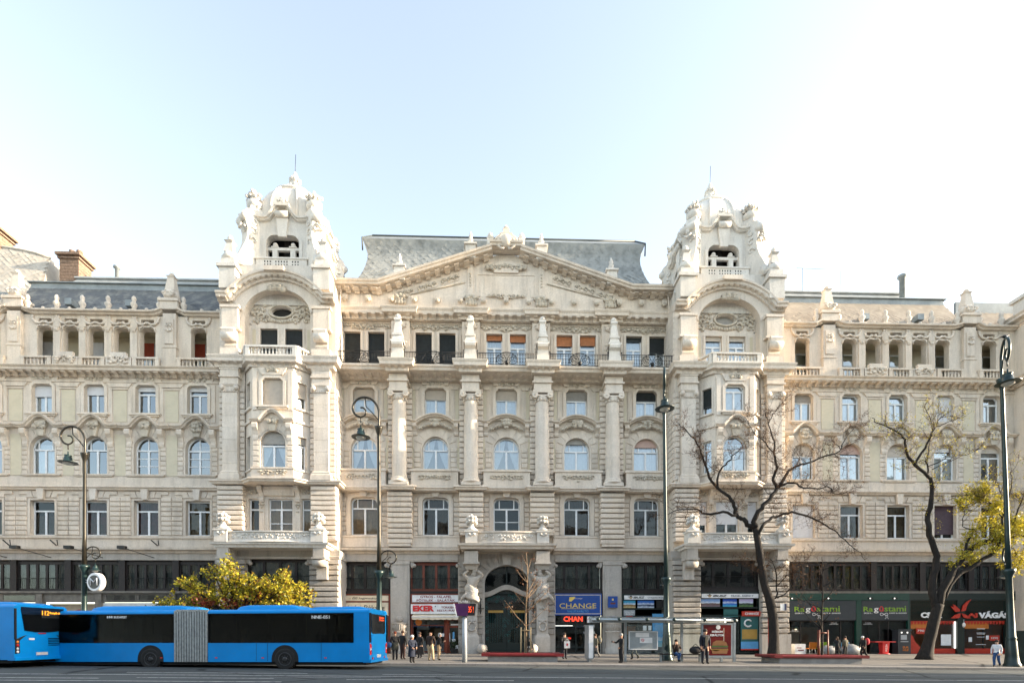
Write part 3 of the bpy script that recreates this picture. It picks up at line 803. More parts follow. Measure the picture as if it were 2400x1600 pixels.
# ---------------------------------------------------------------- central block
CB = 13.95; CA = [-11.82, -5.91, 0.0, 5.91, 11.82]; CC = [-8.78, -2.93, 2.93, 8.78]
CB_B = [-CB] + CC + [CB]
def centre():
    wall = MB()
    for i, c in enumerate(CA):
        x0, x1 = CB_B[i], CB_B[i+1]
        wall.bay(x0, x1, 8.3, 13.5, 0, round_out(c, 2.2, 9.86, 12.98, .42), .42)
        wall.bay(x0, x1, 13.5, 18.75, 0, arch_out(c, 2.15, 15.1, 17.0, 1.07), .42)
        wall.bay(x0, x1, 18.75, 22.9, 0, ear_out(c, 1.78, 19.72, 22.08, .25), .42)
        for sg in (-1, 1):
            a, b = (x0, c) if sg < 0 else (c, x1)
            wall.bay(a, b, 22.9, 27.7, .2, rect_out(c+sg*.99, 1.36, 23.25, 26.78), .40)
    part(wall, 'wall', 'stone')
    # plan path that breaks forward at the columns
    def path(y0, y1, hw):
        p = [(-CB, y0)]
        for c in CC: p += [(c-hw, y0), (c-hw, y1), (c+hw, y1), (c+hw, y0)]
        return p + [(CB, y0)]
    part(MB().run(path(-.58, -.95, 1.05), LEDGE(13.36, 13.68, .36)).box(-CB, CB, -.60, 0, 13.37, 13.66), 'string_course', 'tower')
    part(MB().run([(-CB,0),(-3.9,0)], [(0,8.25),(.25,8.28),(.3,8.45),(.66,8.5),(.7,8.70),(.2,8.74),(.12,8.8),(0,8.8)]), 'shopfront_cornice', 'stone')
    part(MB().run([(3.9,0),(CB,0)], [(0,8.25),(.25,8.28),(.3,8.45),(.66,8.5),(.7,8.70),(.2,8.74),(.12,8.8),(0,8.8)]), 'shopfront_cornice', 'stone')
    part(MB().box(-CB, -3.9, -.30, .02, 8.8, 9.62).box(3.9, CB, -.30, .02, 8.8, 9.62), 'apron_band', 'stone')
    part(MB().box(-CB, -3.9, -.36, .02, 9.62, 9.76).box(3.9, CB, -.36, .02, 9.62, 9.76), 'sill_band', 'stone')
    first = [W(curtain='cloth_peach', tran=3), W(tran=3, curtain='cloth_dark', ct=(0,1)), W(tran=3, muntin=1), W(tran=3, curtain='cloth_dark'), W(tran=3, curtain='cloth_dark')]
    second = [W(tran=3, curtain='swag'), W(tran=3, curtain='swag'), W(tran=3, curtain='swag'), W(tran=3, blind=('bl_grey', .17), curtain='cloth'), W(tran=3, blind=('bl_pink', .24), curtain='cloth')]
    third = [W(blind=('bl_beige', .34), curtain='cloth'), W(blind=('bl_beige', .34), curtain='cloth'), W(blind=('bl_beige', .32), curtain='cloth'), W(blind=('bl_grey', .30), curtain='cloth'), W(blind=('bl_dark', .30), curtain='cloth')]
    fourth = [(W(blind=('bl_dark', .8)), W(blind=('bl_dark', .98))), (W(blind=('bl_dark', .98)), W(blind=('bl_dark', .8))),
              (W(blind=('bl_brown', .11), curtain='cloth'), W(blind=('bl_brown', .14), curtain='cloth')),
              (W(blind=('bl_brown', .22), curtain='cloth'), W(blind=('bl_brown', .2), curtain='cloth')),
              (W(blind=('bl_dark', .08), curtain='cloth'), W(blind=('bl_dark', .36), curtain='cloth'))]
    rel = MB(); sill = MB(); hood = MB(); cons = MB()
    for i, c in enumerate(CA):
        window(c, .34, 9.86, lambda q: round_out(q, 2.2, 9.86, 12.98, .42), 2.2, 12.1, 12.98, **first[i])
        window(c, .34, 15.1, lambda q: arch_out(q, 2.15, 15.1, 17.0, 1.07), 2.15, 16.98, 18.07, **second[i])
        window(c, .34, 19.72, lambda q: ear_out(q, 1.78, 19.72, 22.08, .25), 1.78, 21.25, 22.08, **third[i])
        for sg, cf in zip((-1, 1), fourth[i]):
            window(c+sg*.99, .46, 23.25, lambda q: rect_out(q, 1.36, 23.25, 26.78), 1.36, 25.7, 26.78, **cf)
            surround(sill, rect_out(c+sg*.99, 1.36, 23.25, 26.78), .2, .20, .08)
        # first floor
        o = round_out(c, 2.2, 9.86, 12.98, .42)
        part(surround(MB(), o, 0, .34, .12), 'window_surround', 'stone')
        part(MB().poly([(c-.22,13.0),(c+.22,13.0),(c+.34,13.36),(c-.34,13.36)], -.34, .02), 'keystone', 'tower')
        for sg in (-1, 1):
            part(MB().poly([(c+sg*.52,12.98),(c+sg*.88,12.98),(c+sg*1.12,13.34),(c+sg*.66,13.34)][::sg], -.10, .02), 'voussoir', 'stone')
            part(MB().poly([(c+sg*.94,12.98),(c+sg*1.34,12.98),(c+sg*1.52,13.34),(c+sg*1.18,13.34)][::sg], -.10, .02), 'voussoir', 'stone')
            b = CB_B[i] if sg < 0 else CB_B[i+1]
            pe = b - sg*1.0
            if (i == 0 and sg < 0) or (i == 4 and sg > 0): pe = b
            xa, xb = sorted((c+sg*1.47, pe))
            courses(xa+.01, xb-.01, 9.78, 12.98, 8, 0, .10)
        # second floor
        voussoirs(c, 17.0, 1.2, 1.18, .62, 7, 0, .06, a0=.12, a1=.88)
        surround(sill, arch_out(c, 2.15, 15.1, 17.0, 1.07), 0, .15, .05)
        for sg in (-1, 1):
            xa, xb = sorted((c+sg*1.24, c+sg*1.78)); courses(xa, xb, 15.05, 17.15, 5, 0, .07, name='quoin')
            part(MB().box(*sorted((c+sg*1.80, c+sg*1.98)), -.02, .02, 14.2, 17.9), 'brick_field', 'brick')
            part(MB().box(*sorted((c+sg*1.66, c+sg*1.92)), -.02, .02, 19.4, 21.9), 'brick_field', 'brick')
            console(cons, c+sg*1.72, 18.1, 19.02, 0, .36, .5)
            cons.box(*sorted((c+sg*1.45, c+sg*1.60)), -.06, .02, 19.2, 22.0)
        pts = [(c-2.05, 19.02), (c-1.55, 19.02)] + [(c+1.5*t/8, 19.02+.55*math.cos(t/8*PI/2)**.8) for t in range(-8, 9)] + [(c+1.55, 19.02), (c+2.05, 19.02)]
        hood.ribbon(pts, 0, [(0,0),(.40,.03),(.44,.10),(.60,.15),(.63,.24),(0,.28)])
        for sg in (-1, 1):
            for k in range(8):
                t = (k+.5)/8; rel.ball((c+sg*(.3+t*1.05), -.30, 18.98-.42*t**1.5+.04*(k % 2)), .15-.03*t, .15, .14, n=6, m=4)
        carve(rel, c, 19.05, .7, .7, -.4, seed=i, n=9, s=.13, curls=1)
        # balcony-like parapet below
        b = MB().box(c-1.92, c+1.92, -.85, .02, 13.72, 14.92); b.box(c-2.02, c+2.02, -.95, .02, 14.92, 15.08); b.box(c-2.0, c+2.0, -.9, .02, 13.70, 13.86)
        pr = part(b, 'window_parapet', 'stone')
        k = MB(); carve(k, c, 14.42, 2.5, .55, -.87, seed=77+i, n=10, s=.10, curls=5); part_split(k, 'carved_relief', 'trim', pr)
        # third floor
        surround(sill, ear_out(c, 1.78, 19.72, 22.08, .25), 0, .26, .10)
        sill.box(c-1.42, c+1.42, -.30, .05, 19.55, 19.70); sill.box(c-1.28, c+1.28, -.2, .05, 19.42, 19.55)
        sill.poly([(c-1.05,22.3),(c+1.05,22.3),(c+1.2,22.62),(c-1.2,22.62)], -.14, .02)
        carve(rel, c, 22.42, 1.3, .36, -.14, seed=41+i, n=9, s=.09, curls=2)
        for sg in (-1, 1): sill.poly([(c+sg*1.35,21.95),(c+sg*1.85,21.95),(c+sg*1.95,22.2),(c+sg*1.25,22.2)][::sg], -.10, .02)
        # top floor frieze
        x0, x1 = CB_B[i], CB_B[i+1]; m = (x0+x1)/2
        carve(rel, c, 27.22, 4.2, .42, .16, seed=90+i, n=20, s=.085, curls=7); carve(rel, c, 27.2, .6, .6, .14, seed=9, n=6, s=.11, curls=0)
        sill.box(c-2.2, c+2.2, .12, .22, 27.50, 27.58)
        for k in range(8): rel.ball((c-1.8+k*.52, .15, 27.5), .06, .04, .06, n=5, m=4)
        for sg in (-1, 1): sill.box(*sorted((c+sg*1.98, c+sg*2.14)), .10, .22, 23.3, 26.7)
    part_split(rel, 'carved_relief', 'trim'); part_split(sill, 'sill_and_architrave', 'stone'); part_split(hood, 'segmental_hood_mould', 'stone'); part_split(cons, 'hood_console', 'stone')
    # giant columns with rusticated piers beneath and behind
    for c in CC:
        courses(c-1.0, c+1.0, 9.0 if abs(c) > 5 else 9.9, 13.3, 10 if abs(c) > 5 else 8, 0, .80, c=.06)
        courses(c-.98, c+.98, 13.95, 21.9, 18, 0, .42, name='quoin', joint=.06)
        part(MB().box(c-.92, c+.92, -.85, .02, 8.8, 9.0) if abs(c) > 5 else MB().box(c-.92, c+.92, -.85, .02, 9.75, 9.9), 'pier_base', 'stone')
        cy = -.72
        shaft = [(.60, 14.35), (.60, 15.2), (.595, 16.1), (.59, 17.0), (.58, 17.9), (.57, 18.8), (.555, 19.7), (.535, 20.62)]
        bs = MB().box(c-.78, c+.78, cy-.66, cy+.7, 13.70, 13.95); bs.lathe([(.78,0),(.80,.12),(.70,.2),(.68,.26),(.72,.34),(.62,.42)], c, cy, 13.95, n=20)
        col = part(bs, 'column', 'tower')
        for (r0, za), (r1, zb) in zip(shaft[:-1], shaft[1:]):
            link('drum', shared(('drum', r0, r1, round(zb-za,2)), lambda r0=r0, r1=r1, h=zb-za: MB().lathe([(r0,0),(r1,h-.012)],0,0,0,n=28,caps=False).mesh('drum', M['tower'])), col, (c, cy, za))
        cap = MB().lathe([(.535,0),(.56,.06),(.54,.12),(.66,.34)], c, cy, 20.62, n=18)
        for k in range(14):
            a = 2*PI*k/14; cap.ball((c+.58*math.cos(a), cy+.58*math.sin(a), 20.72), .09, .09, .13, n=5, m=4)
        for sg in (-1, 1):
            cap.lathe([(.24,0),(.26,.03),(.26,.22),(.24,.25)], 0, 0, 0, n=12); n0 = len(cap.v)-48
            for q in range(n0, len(cap.v)):      # lay the volute drum on its side
                x, y, z = cap.v[q]; cap.v[q] = (c+sg*.62+x, cy-.70+z, 21.06+y)
            cap.ball((c+sg*.62, cy-.71, 21.06), .09, .06, .09)
        cap.box(c-.72, c+.72, cy-.62, cy+.7, 20.98, 21.10); cap.box(c-.80, c+.80, cy-.72, cy+.8, 21.22, 21.40)
        part(cap, 'capital', 'tower', col)
        en = MB().box(c-.70, c+.70, -1.36, .02, 21.40, 22.0); en.box(c-.84, c+.84, -1.5, .02, 22.0, 22.12); en.box(c-.72, c+.72, -1.38, .02, 22.12, 22.62)
        eb = part(en, 'entablature_block', 'tower')
        cb = MB().run([(c-.80,.0),(c-.80,-1.72),(c+.80,-1.72),(c+.80,.0)], CORN(22.62, 23.44, .62)); cb.box(c-.81, c+.81, -1.73, 0, 22.65, 23.43)
        part(cb, 'cornice_block', 'tower', eb)
        for k in range(3): link('modillion', mod_mesh(.22, .26, .42, 'tower'), eb, (c-.55+k*.55, -1.72, 22.95))
        # tapering pedestal ornament on top
        ob = MB().box(c-.50, c+.50, -1.75, -.55, 23.44, 24.10); console(ob, c, 24.0, 25.05, -1.2, .86, .68)
        ob.box(c-.43, c+.43, -1.55, -.7, 24.05, 25.0); ob.box(c-.54, c+.54, -1.80, -.65, 25.02, 25.16)
        ob.frustum(c, -1.22, 25.16, 25.62, .44, .42, .33, .33); ob.frustum(c, -1.22, 25.62, 25.78, .40, .40, .40, .40); ob.frustum(c, -1.22, 25.78, 26.78, .33, .33, .20, .20)
        ob.frustum(c, -1.22, 26.78, 26.92, .20, .20, .30, .30); ob.frustum(c, -1.22, 26.92, 27.05, .30, .30, .26, .26); ob.ball((c, -1.22, 27.22), .25, .25, .24, n=10, m=7)
        part(ob, 'pedestal_obelisk', 'dome')
        pl = MB().box(c-.75, c+.75, -.12, .22, 23.4, 27.6); carve(pl, c, 27.2, .9, .7, -.16, seed=6, n=9, s=.12, curls=1); carve(pl, c, 25.6, 1.1, 1.6, -.14, seed=8, n=10, s=.08, curls=0)
        part(pl, 'top_floor_pilaster', 'stone')
    # balcony slab with its deep soffit
    sl = MB().run([(-CB,0),(CB,0)], [(0,22.55),(.5,22.58),(.6,22.74),(1.62,22.80),(1.68,23.0),(1.78,23.05),(1.80,23.20),(0,23.22)])
    slab = part(sl, 'balcony_slab', 'stone')
    for i in range(5):
        x0, x1 = CB_B[i]+(.9 if i else .2), CB_B[i+1]-(.9 if i < 4 else .2)
        modillions(slab, x0+.15, x1-.15, -.30, 22.80, .66, .26, .30, .85, 'stone')
    for i, c in enumerate(CA):
        x0, x1 = CB_B[i]+(.56 if i else .1), CB_B[i+1]-(.56 if i < 4 else .1)
        r = MB(); y = -1.66; z0, z1 = 23.24, 24.22
        r.tube([(x0,y,z1),(x1,y,z1)], .032, 5); r.tube([(x0,y,z0+.08),(x1,y,z0+.08)], .028, 5); r.tube([(x0,y,z1-.13),(x1,y,z1-.13)], .018, 4)
        n = 22
        for k in range(n+1):
            x = x0+(x1-x0)*k/n
            if abs(x-c) > .85: r.tube([(x,y,z0),(x,y,z1)], .016, 4, caps=False)
        for k in range(n):
            x = x0+(x1-x0)*(k+.5)/n
            if abs(x-c) > .8: r.tube([(x+.11*math.cos(a), y-.01, z0+.42+.2*math.sin(a)) for a in [q*PI/4 for q in range(9)]], .014, 4, caps=False)
        for sg in (-1, 1):
            for rr, zc in ((.40, .48), (.24, .5), (.12, .52)):
                r.tube([(c+sg*(.46)+rr*math.cos(a), y-.05, z0+zc+rr*math.sin(a)*.95) for a in [q*PI/6 for q in range(12)]], .026, 4, caps=False)
            for k in range(5):
                a = k*.35; r.tube([(c, y-.08, z0+.2),(c+sg*.8*math.sin(a), y-.06, z0+.2+.78*math.cos(a))], .012, 4, caps=False)
        r.tube([(c+.86*math.cos(a), y-.06, z0+.2+.86*math.sin(a)) for a in [q*PI/10 for q in range(11)]], .024, 4)
        r.lathe([(.12,0),(.16,.25),(.13,.3)], c, y-.1, z0+.02, n=8)
        for x in (x0, x1): r.tube([(x,y,z0),(x,y,z1+.14)], .035, 5); r.ball((x,y,z1+.18), .06, n=6, m=4)
        part(r, 'balcony_railing', 'iron')
    # cornice over the top floor
    pth = [(-CB, -.02)]
    for c in CC: pth += [(c-.86, -.02), (c-.86, -.22), (c+.86, -.22), (c+.86, -.02)]
    pth += [(CB, -.02)]
    c4 = part(MB().run(pth, CORN(27.68, 28.42, .66)), 'upper_cornice', 'stone')
    modillions(c4, -CB+.2, CB-.2, -.14, 27.98, .70, .32, .36, .45)
    # attic and pediment
    hw, zb, za = 10.4, 30.02, 33.42
    part(MB().poly([(-CB,28.42),(CB,28.42),(CB,30.1),(hw,30.1),(0,za+.05),(-hw,30.1),(-CB,30.1)], -.05, .9), 'pediment_wall', 'stone')
    rk = MB(); steps = [(0,-.06),(.30,-.04),(.36,.06),(.82,.10),(.86,.26),(.95,.30),(.98,.46),(.0,.52),(-.9,.50)]
    rk.ribbon([(-CB,zb),(-hw,zb),(-1.1,za-.36+.02)], -.05, steps); rk.ribbon([(1.1,za-.36+.02),(hw,zb),(CB,zb)], -.05, steps)
    rk.ribbon([(-1.35,za-.08),(1.35,za-.08)], -.12, steps)
    rake = part(rk, 'raking_cornice', 'stone')
    sl_ = (za-.36-zb)/(hw-1.1)
    mm = mod_mesh(.42, .26, .62)
    for sg in (-1, 1):
        for k in range(12):
            x = sg*(1.7+k*.80); z = zb + (hw-abs(x))*sl_ - .02
            o = link('modillion', mm, rake, (x, -.12, z)); o.rotation_euler = (0, sg*math.atan(sl_), 0)
        for k in range(5): link('modillion', mm, rake, (sg*(hw+.45+k*.72), -.12, zb+.0))
    pr = MB(); tb = MB()
    for sg in (-1, 1):
        # sloping carved panels and vertical strips
        q = lambda x: zb + (hw-x)*sl_
        for xa, xb in ((3.9, 5.4), (5.75, 7.35), (7.65, 9.0)):
            tb.poly([(sg*xa, q(xa)-1.05), (sg*xb, q(xb)-1.0), (sg*xb, q(xb)-.50), (sg*xa, q(xa)-.50)][::sg], -.10, 0)
            m = (xa+xb)/2
            for k in range(9):
                x = xa+.1+(xb-xa-.2)*k/8; pr.ball((sg*x, -.13, q(x)-.76+.1*math.sin(k*2.2)), .11, .07, .09, n=5, m=4)
            for k in range(3):
                x = xa+.25+(xb-xa-.4)*k/2; zc = q(x)-.76
                pr.tube([(sg*x+.2*(1-t*.09)*math.cos(t*.8), -.14, zc+.2*(1-t*.09)*math.sin(t*.8)) for t in range(8)], .045, n=4)
        tb.box(*sorted((sg*2.75, sg*3.2)), -.14, 0, 29.3, 32.4); tb.box(*sorted((sg*8.55, sg*9.0)), -.12, 0, 29.2, 30.2)
        for k in range(5): pr.ball((sg*2.97, -.16, 31.2-.25*k+.4), .09, .05, .10, n=5, m=4)
        pr.tube([(sg*3.4, -.1, 30.9), (sg*7.9, -.1, 29.8)], .05, 4)
    for x in [k*1.90 for k in range(-7, 8)]:
        if min(abs(abs(x)-2.93), abs(abs(x)-8.78)) < .5: continue
        tb.box(x-.20, x+.20, -.30, 0, 29.25, 29.62); pr.ball((x, -.28, 29.22), .20, .14, .16)
    for c in CC: carve(pr, c, 29.35, .8, .95, -.12, seed=15, n=12, s=.15, curls=2); tb.box(c-.4, c+.4, -.12, 0, 28.9, 30.0)
    tb.box(-2.5, 2.5, -.10, 0, 29.75, 29.87); tb.box(-2.5, 2.5, -.10, 0, 31.55, 31.67)
    for sg in (-1, 1): tb.box(*sorted((sg*2.38, sg*2.5)), -.10, 0, 29.87, 31.55); tb.box(*sorted((sg*1.75, sg*1.82)), -.08, 0, 29.98, 31.45)
    carve(pr, 0, 29.75, 3.0, .34, -.16, seed=18, n=10, s=.1, curls=4)
    tb.poly([(-1.0,31.7),(1.0,31.7),(1.15,32.2),(.6,32.62),(-.6,32.62),(-1.15,32.2)], -.22, 0)
    carve(pr, 0, 32.1, 3.4, .5, -.20, seed=22, n=14, s=.14, curls=5)
    part_split(tb, 'tympanum_panel', 'stone'); part_split(pr, 'tympanum_relief', 'trim')
    # obelisks on the rake and crowning ornament
    def rake_ob(x, z, s=1.0):
        b = MB().box(x-.48*s, x+.48*s, -.75, .1, z-.3, z+.85*s); b.box(x-.60*s, x+.60*s, -.88, .22, z+.85*s, z+1.0*s)
        b.frustum(x, -.33, z+1.0*s, z+1.3*s, .50*s, .45*s, .26*s, .26*s)
        b.lathe([(.26*s,0),(.20*s,.15*s),(.28*s,.28*s),(.14*s,.5*s),(.2*s,.66*s),(.10*s,.9*s),(.06*s,1.05*s)], x, -.33, z+1.3*s, n=8)
        part(b, 'rake_obelisk', 'dome')
    for x in CC: rake_ob(x, zb + (hw-abs(x))*sl_ + .38, .88)
    for x in (-1.3, 1.3): part(MB().box(x-.26, x+.26, -.6, 0, 33.7, 34.25).lathe([(.2,0),(.3,.25),(.22,.5),(.06,.7)], x, -.3, 34.25, n=8), 'small_urn', 'dome')
    cr = MB().box(-.95, .95, -.7, .2, 33.6, 33.95); cr.frustum(0, -.25, 33.9, 34.6, .85, .5, .42, .4); cr.box(-.5, .5, -.65, .15, 34.6, 34.72)
    cr.frustum(0, -.25, 34.72, 35.25, .3, .28, .24, .24); cr.lathe([(.3,0),(.22,.12),(.06,.35)], 0, -.25, 35.25, n=8)
    cr.ball((0, -.85, 33.85), .50, .35, .55, n=10, m=7)
    for sg in (-1, 1):
        cr.tube([(sg*.3,-.8,34.2),(sg*.62,-.85,33.9),(sg*.66,-.85,33.45),(sg*.4,-.9,33.2),(sg*.15,-.9,33.25)], [.14,.15,.13,.10,.08], n=6)
        cr.tube([(sg*.35,-.5,34.7),(sg*.8,-.5,34.3),(sg*1.05,-.5,33.98)], [.1,.14,.1], n=6)
    carve(cr, 0, 33.9, 1.6, .8, -.85, seed=27, n=9, s=.14, curls=1)
    part(cr, 'crowning_cartouche', 'tower')
    part(MB().box(-CB, CB, 0.0, .9, 27.64, 28.46), 'frieze_core', 'stone')
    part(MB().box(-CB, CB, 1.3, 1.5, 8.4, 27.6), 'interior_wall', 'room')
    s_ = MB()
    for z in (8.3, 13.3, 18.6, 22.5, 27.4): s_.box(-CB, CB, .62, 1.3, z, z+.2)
    part(s_, 'floor_slab', 'room')
centre()
ZB0 = -.9
# ---------------------------------------------------------------- towers
def tower(s):
    X = s*18.1; AXY = 1.9
    right = s > 0
    x = lambda d: X + d
    # first floor: rusticated piers either side of a recessed three-light window
    courses(x(-4.6), x(-2.62), 9.0, 13.3, 11, -1.5, .75, 'tower', c=.05); courses(x(2.62), x(4.6), 9.0, 13.3, 11, -1.5, .75, 'tower', c=.05)
    wall = MB()
    wall.box(x(-4.5), x(-2.65), -1.55, 3.0, 8.3, 13.4); wall.box(x(2.65), x(4.5), -1.55, 3.0, 8.3, 13.4)
    wall.bay(x(-2.65), x(-1.42), 8.3, 13.4, -1.5, rect_out(x(-2.08), .82, 9.3, 12.45), .4)
    wall.bay(x(-1.42), x(1.42), 8.3, 13.4, -1.5, rect_out(x(0), 1.9, 9.3, 12.45), .4)
    wall.bay(x(1.42), x(2.65), 8.3, 13.4, -1.5, rect_out(x(2.08), .82, 9.3, 12.45), .4)
    # second and third floor side strips (behind pilasters) and the top-floor piers
    for sg in (-1, 1):
        a, b = sorted((x(sg*2.55), x(sg*4.5)))
        wall.box(a, b, -1.95, 3.0, 13.4, 28.0)
    wall.box(x(-2.55), x(2.55), -1.40, -1.2, 18.6, 23.3)
    part(wall, 'tower_wall', 'tower')
    if right: f1 = [W(blind=('bl_white', .6)), W(blind=('bl_white', .58), curtain='cloth_grey'), W(blind=('bl_white', .6))]
    else: f1 = [W(curtain='cloth_dark'), W(curtain='cloth_peach', muntin=1), W(curtain='cloth_peach')]
    for d, w, cf in ((-2.08, .82, f1[0]), (0, 1.9, f1[1]), (2.08, .82, f1[2])):
        window(x(d), -1.22, 9.3, lambda q: rect_out(q, w, 9.3, 12.45), w, 11.6, 12.45, mull=w > 1, tran=2 if w > 1 else 1, **cf)
    dec = MB(); rel = MB()
    for sg in (-1, 1):
        console(dec, x(sg*1.42), 12.1, 13.4, -1.5, .36, .7); dec.box(*sorted((x(sg*1.24), x(sg*1.60))), -1.58, -1.48, 9.3, 12.0)
        carve(rel, x(sg*1.42), 11.7, .3, .8, -1.62, seed=2, n=5, s=.09, curls=0); carve(rel, x(sg*2.1), 12.95, .9, .3, -1.55, seed=4, n=6, s=.09, curls=1)
    dec.run([(x(-1.2),-1.5),(x(1.2),-1.5)], [(0,12.6),(.25,12.65),(.45,13.05),(.5,13.3),(0,13.36)])
    # ledge
    led = MB().run([(x(-4.75),0.2),(x(-4.75),-2.25),(x(-2.7),-2.25),(x(-2.45),-2.25),(x(-1.62),-3.0),(x(1.62),-3.0),(x(2.45),-2.25),(x(2.7),-2.25),(x(4.75),-2.25),(x(4.75),.2)], LEDGE(13.34, 13.64, .34))
    part(led, 'string_course', 'tower'); part(MB().poly([(0,0)]*0 or [(x(-4.7),13.38),(x(4.7),13.38),(x(4.7),13.6),(x(-4.7),13.6)], -2.2, 0), 'string_course_core', 'tower')
    core = MB(); P = [(x(-2.45),-2.2),(x(-1.62),-2.95),(x(1.62),-2.95),(x(2.45),-2.2)]
    core.add([(*p, 13.38) for p in P]+[(*p, 13.62) for p in P], [(0,1,2,3)[::-1],(4,5,6,7),(0,1,5,4),(1,2,6,5),(2,3,7,6)])
    part(core, 'bay_floor', 'tower')
    # pilasters
    for sg in (-1, 1):
        c = x(sg*3.52)
        p = MB().box(c-.80, c+.80, -2.62, -1.9, 13.64, 13.95); p.run([(c-.6,-1.95),(c-.6,-2.42),(c+.6,-2.42),(c+.6,-1.95)], [(0,13.95),(.16,13.95),(.16,14.08),(.08,14.14),(.10,14.26),(.02,14.36),(0,14.36)])
        pil = part(p, 'pilaster', 'tower')
        for k in range(7):
            z0 = 14.0+k*.93; link('shaft_stone', stone_block(1.16, .925, .47, .012, 'tower', 'shaft_stone'), pil, (c, -1.95, z0))
        cp = MB().box(c-.66, c+.66, -2.50, -1.95, 20.92, 21.02); cp.box(c-.72, c+.72, -2.56, -1.95, 21.02, 21.14)
        cp.box(c-.6, c+.6, -2.46, -1.95, 20.5, 20.92)
        for q in (-1, 1):
            cp.tube([(c+q*.56,-2.62,20.80),(c+q*.56,-2.40,20.80)], .20, 10)
        for k in range(7): cp.ball((c-.45+k*.15, -2.48, 20.55), .06, .05, .1, n=5, m=4)
        part(cp, 'capital', 'tower', pil)
        en = MB().box(c-.68, c+.68, -2.48, -1.95, 21.14, 21.6); en.box(c-.78, c+.78, -2.6, -1.95, 21.6, 21.72); en.box(c-.7, c+.7, -2.5, -1.95, 21.72, 22.2)
        en.box(c-.74, c+.74, -2.55, -1.95, 22.2, 22.34)
        eb = part(en, 'entablature_block', 'tower')
        cb = MB().run([(c-.95,-1.9),(c-.95,-2.5),(c+.95,-2.5),(c+.95,-1.9)], CORN(22.34, 23.12, .55)); cb.box(c-.96, c+.96, -2.52, -1.0, 22.36, 23.1)
        part(cb, 'cornice_block', 'tower', eb)
        for k in range(3): link('modillion', mod_mesh(.24, .26, .40, 'tower'), eb, (c-.62+k*.62, -2.5, 22.68))
        # quoins flanking the pilaster
        for q in (-1, 1):
            a, b = sorted((c+q*.60, c+q*.97)); courses(a, b, 13.98, 21.1, 16, -1.95, .12, 'tower', name='quoin', joint=.06)
        # rusticated flank seen from the street
        if sg == -s:
            fx = x(sg*4.5)
            for k in range(16):
                z0 = 13.98+k*.445
                m = shared(('flank', s), lambda: MB().box(0 if sg > 0 else -.10, .10 if sg > 0 else 0, -1.9, 0, .03, .415).mesh('quoin', M['tower']))
                link('quoin', m, PAL, (fx, 0, z0))
            for k in range(10):
                z0 = 23.3+k*.43; link('quoin', m, PAL, (fx, 0, z0))
    # canted bay
    bw = MB(); hw, y0, y1, sx = 1.57, -2.9, -1.9, 2.5
    bw.bay(x(-hw), x(hw), 13.6, 18.75, y0, arch_out(x(0), 1.92, 14.5, 16.35, .98), .38)
    bw.bay(x(-hw), x(hw), 18.75, 22.4, y0, ear_out(x(0), 1.58, 19.25, 21.36, .22), .38)
    side = math.hypot(sx-hw, y1-y0); an = math.atan2(y1-y0, sx-hw)
    part(bw, 'bay_wall', 'tower')
    for sg in (-1, 1):
        # local frame runs along the canted side
        a = Vector((x(-sx), y1)) if sg < 0 else Vector((x(hw), y0)); rz = -an if sg < 0 else an
        b = MB(); b.bay(0, side, 13.6, 18.75, 0, rect_out(side/2, .72, 14.5, 17.0), .3); b.bay(0, side, 18.75, 22.4, 0, rect_out(side/2, .78, 19.2, 21.2), .3)
        surround(b, rect_out(side/2, .78, 19.2, 21.2), 0, .14, .05); surround(b, rect_out(side/2, .72, 14.5, 17.0), 0, .12, .04)
        b.box(.12, side-.12, -.16, .02, 19.02, 19.16); b.box(0.02, side-.02, -.12, .02, 18.0, 18.2); b.box(.1, side-.1, -.1, .02, 14.3, 14.44)
        part(b, 'bay_side_wall', 'tower', None, (a.x, a.y, 0), rz)
        d = Vector((math.cos(rz), math.sin(rz))); n = Vector((-d.y, d.x))
        c = a + d*side/2 + n*.2
        window(c.x, c.y, 19.2, lambda q: rect_out(q, .78, 19.2, 21.2), .78, 20.7, 21.2, rz=rz, mull=False, fw=.08, blind=(('bl_dark', .72) if (right and sg < 0) else ('bl_beige', .55) if not right else None))
        window(c.x, c.y, 14.5, lambda q: rect_out(q, .72, 14.5, 17.0), .72, 16.3, 17.0, rz=rz, mull=False, fw=.08, blind=('bl_grey', .2) if not right else None, curtain='cloth' if right else None)
    window(x(0), y0+.25, 14.5, lambda q: arch_out(q, 1.92, 14.5, 16.35, .98), 1.92, 16.2, 17.33, blind=None if right else ('bl_grey', .36), curtain='cloth' if right else 'swag', ct=(0, .9))
    window(x(0), y0+.25, 19.25, lambda q: ear_out(q, 1.58, 19.25, 21.36, .22), 1.58, 20.85, 21.36, blind=None if right else ('bl_beige', .98), curtain='cloth' if right else None)
    for sg in (-1, 1):
        a, b = sorted((x(sg*1.08), x(sg*1.52))); courses(a, b, 14.5, 16.6, 5, y0, .06, 'tower', name='quoin')
        console(dec, x(sg*1.28), 16.5, 17.85, y0, .40, .38)
    voussoirs(x(0), 16.35, 1.05, 1.06, .55, 7, y0, .05, 'tower')
    part(MB().poly([(x(-.22),17.25),(x(.22),17.25),(x(.42),18.15),(x(-.42),18.15)], y0-.22, y0+.02), 'keystone', 'trim'); carve(rel, x(0), 17.95, .8, .75, y0-.25, seed=12, n=9, s=.12, curls=1)
    pts = []
    for k in range(31):
        t = -1+2*k/30; r = abs(t); pts.append((x(t*1.66), 17.92+(.72*math.cos(min(1, r/.55)*PI/2)**1.2 if r < .55 else 0)))
    hd = MB().ribbon(pts, y0, [(0,0),(.26,.03),(.30,.10),(.40,.15),(.42,.24),(0,.28)]); part_split(hd, 'wavy_hood_mould', 'tower')
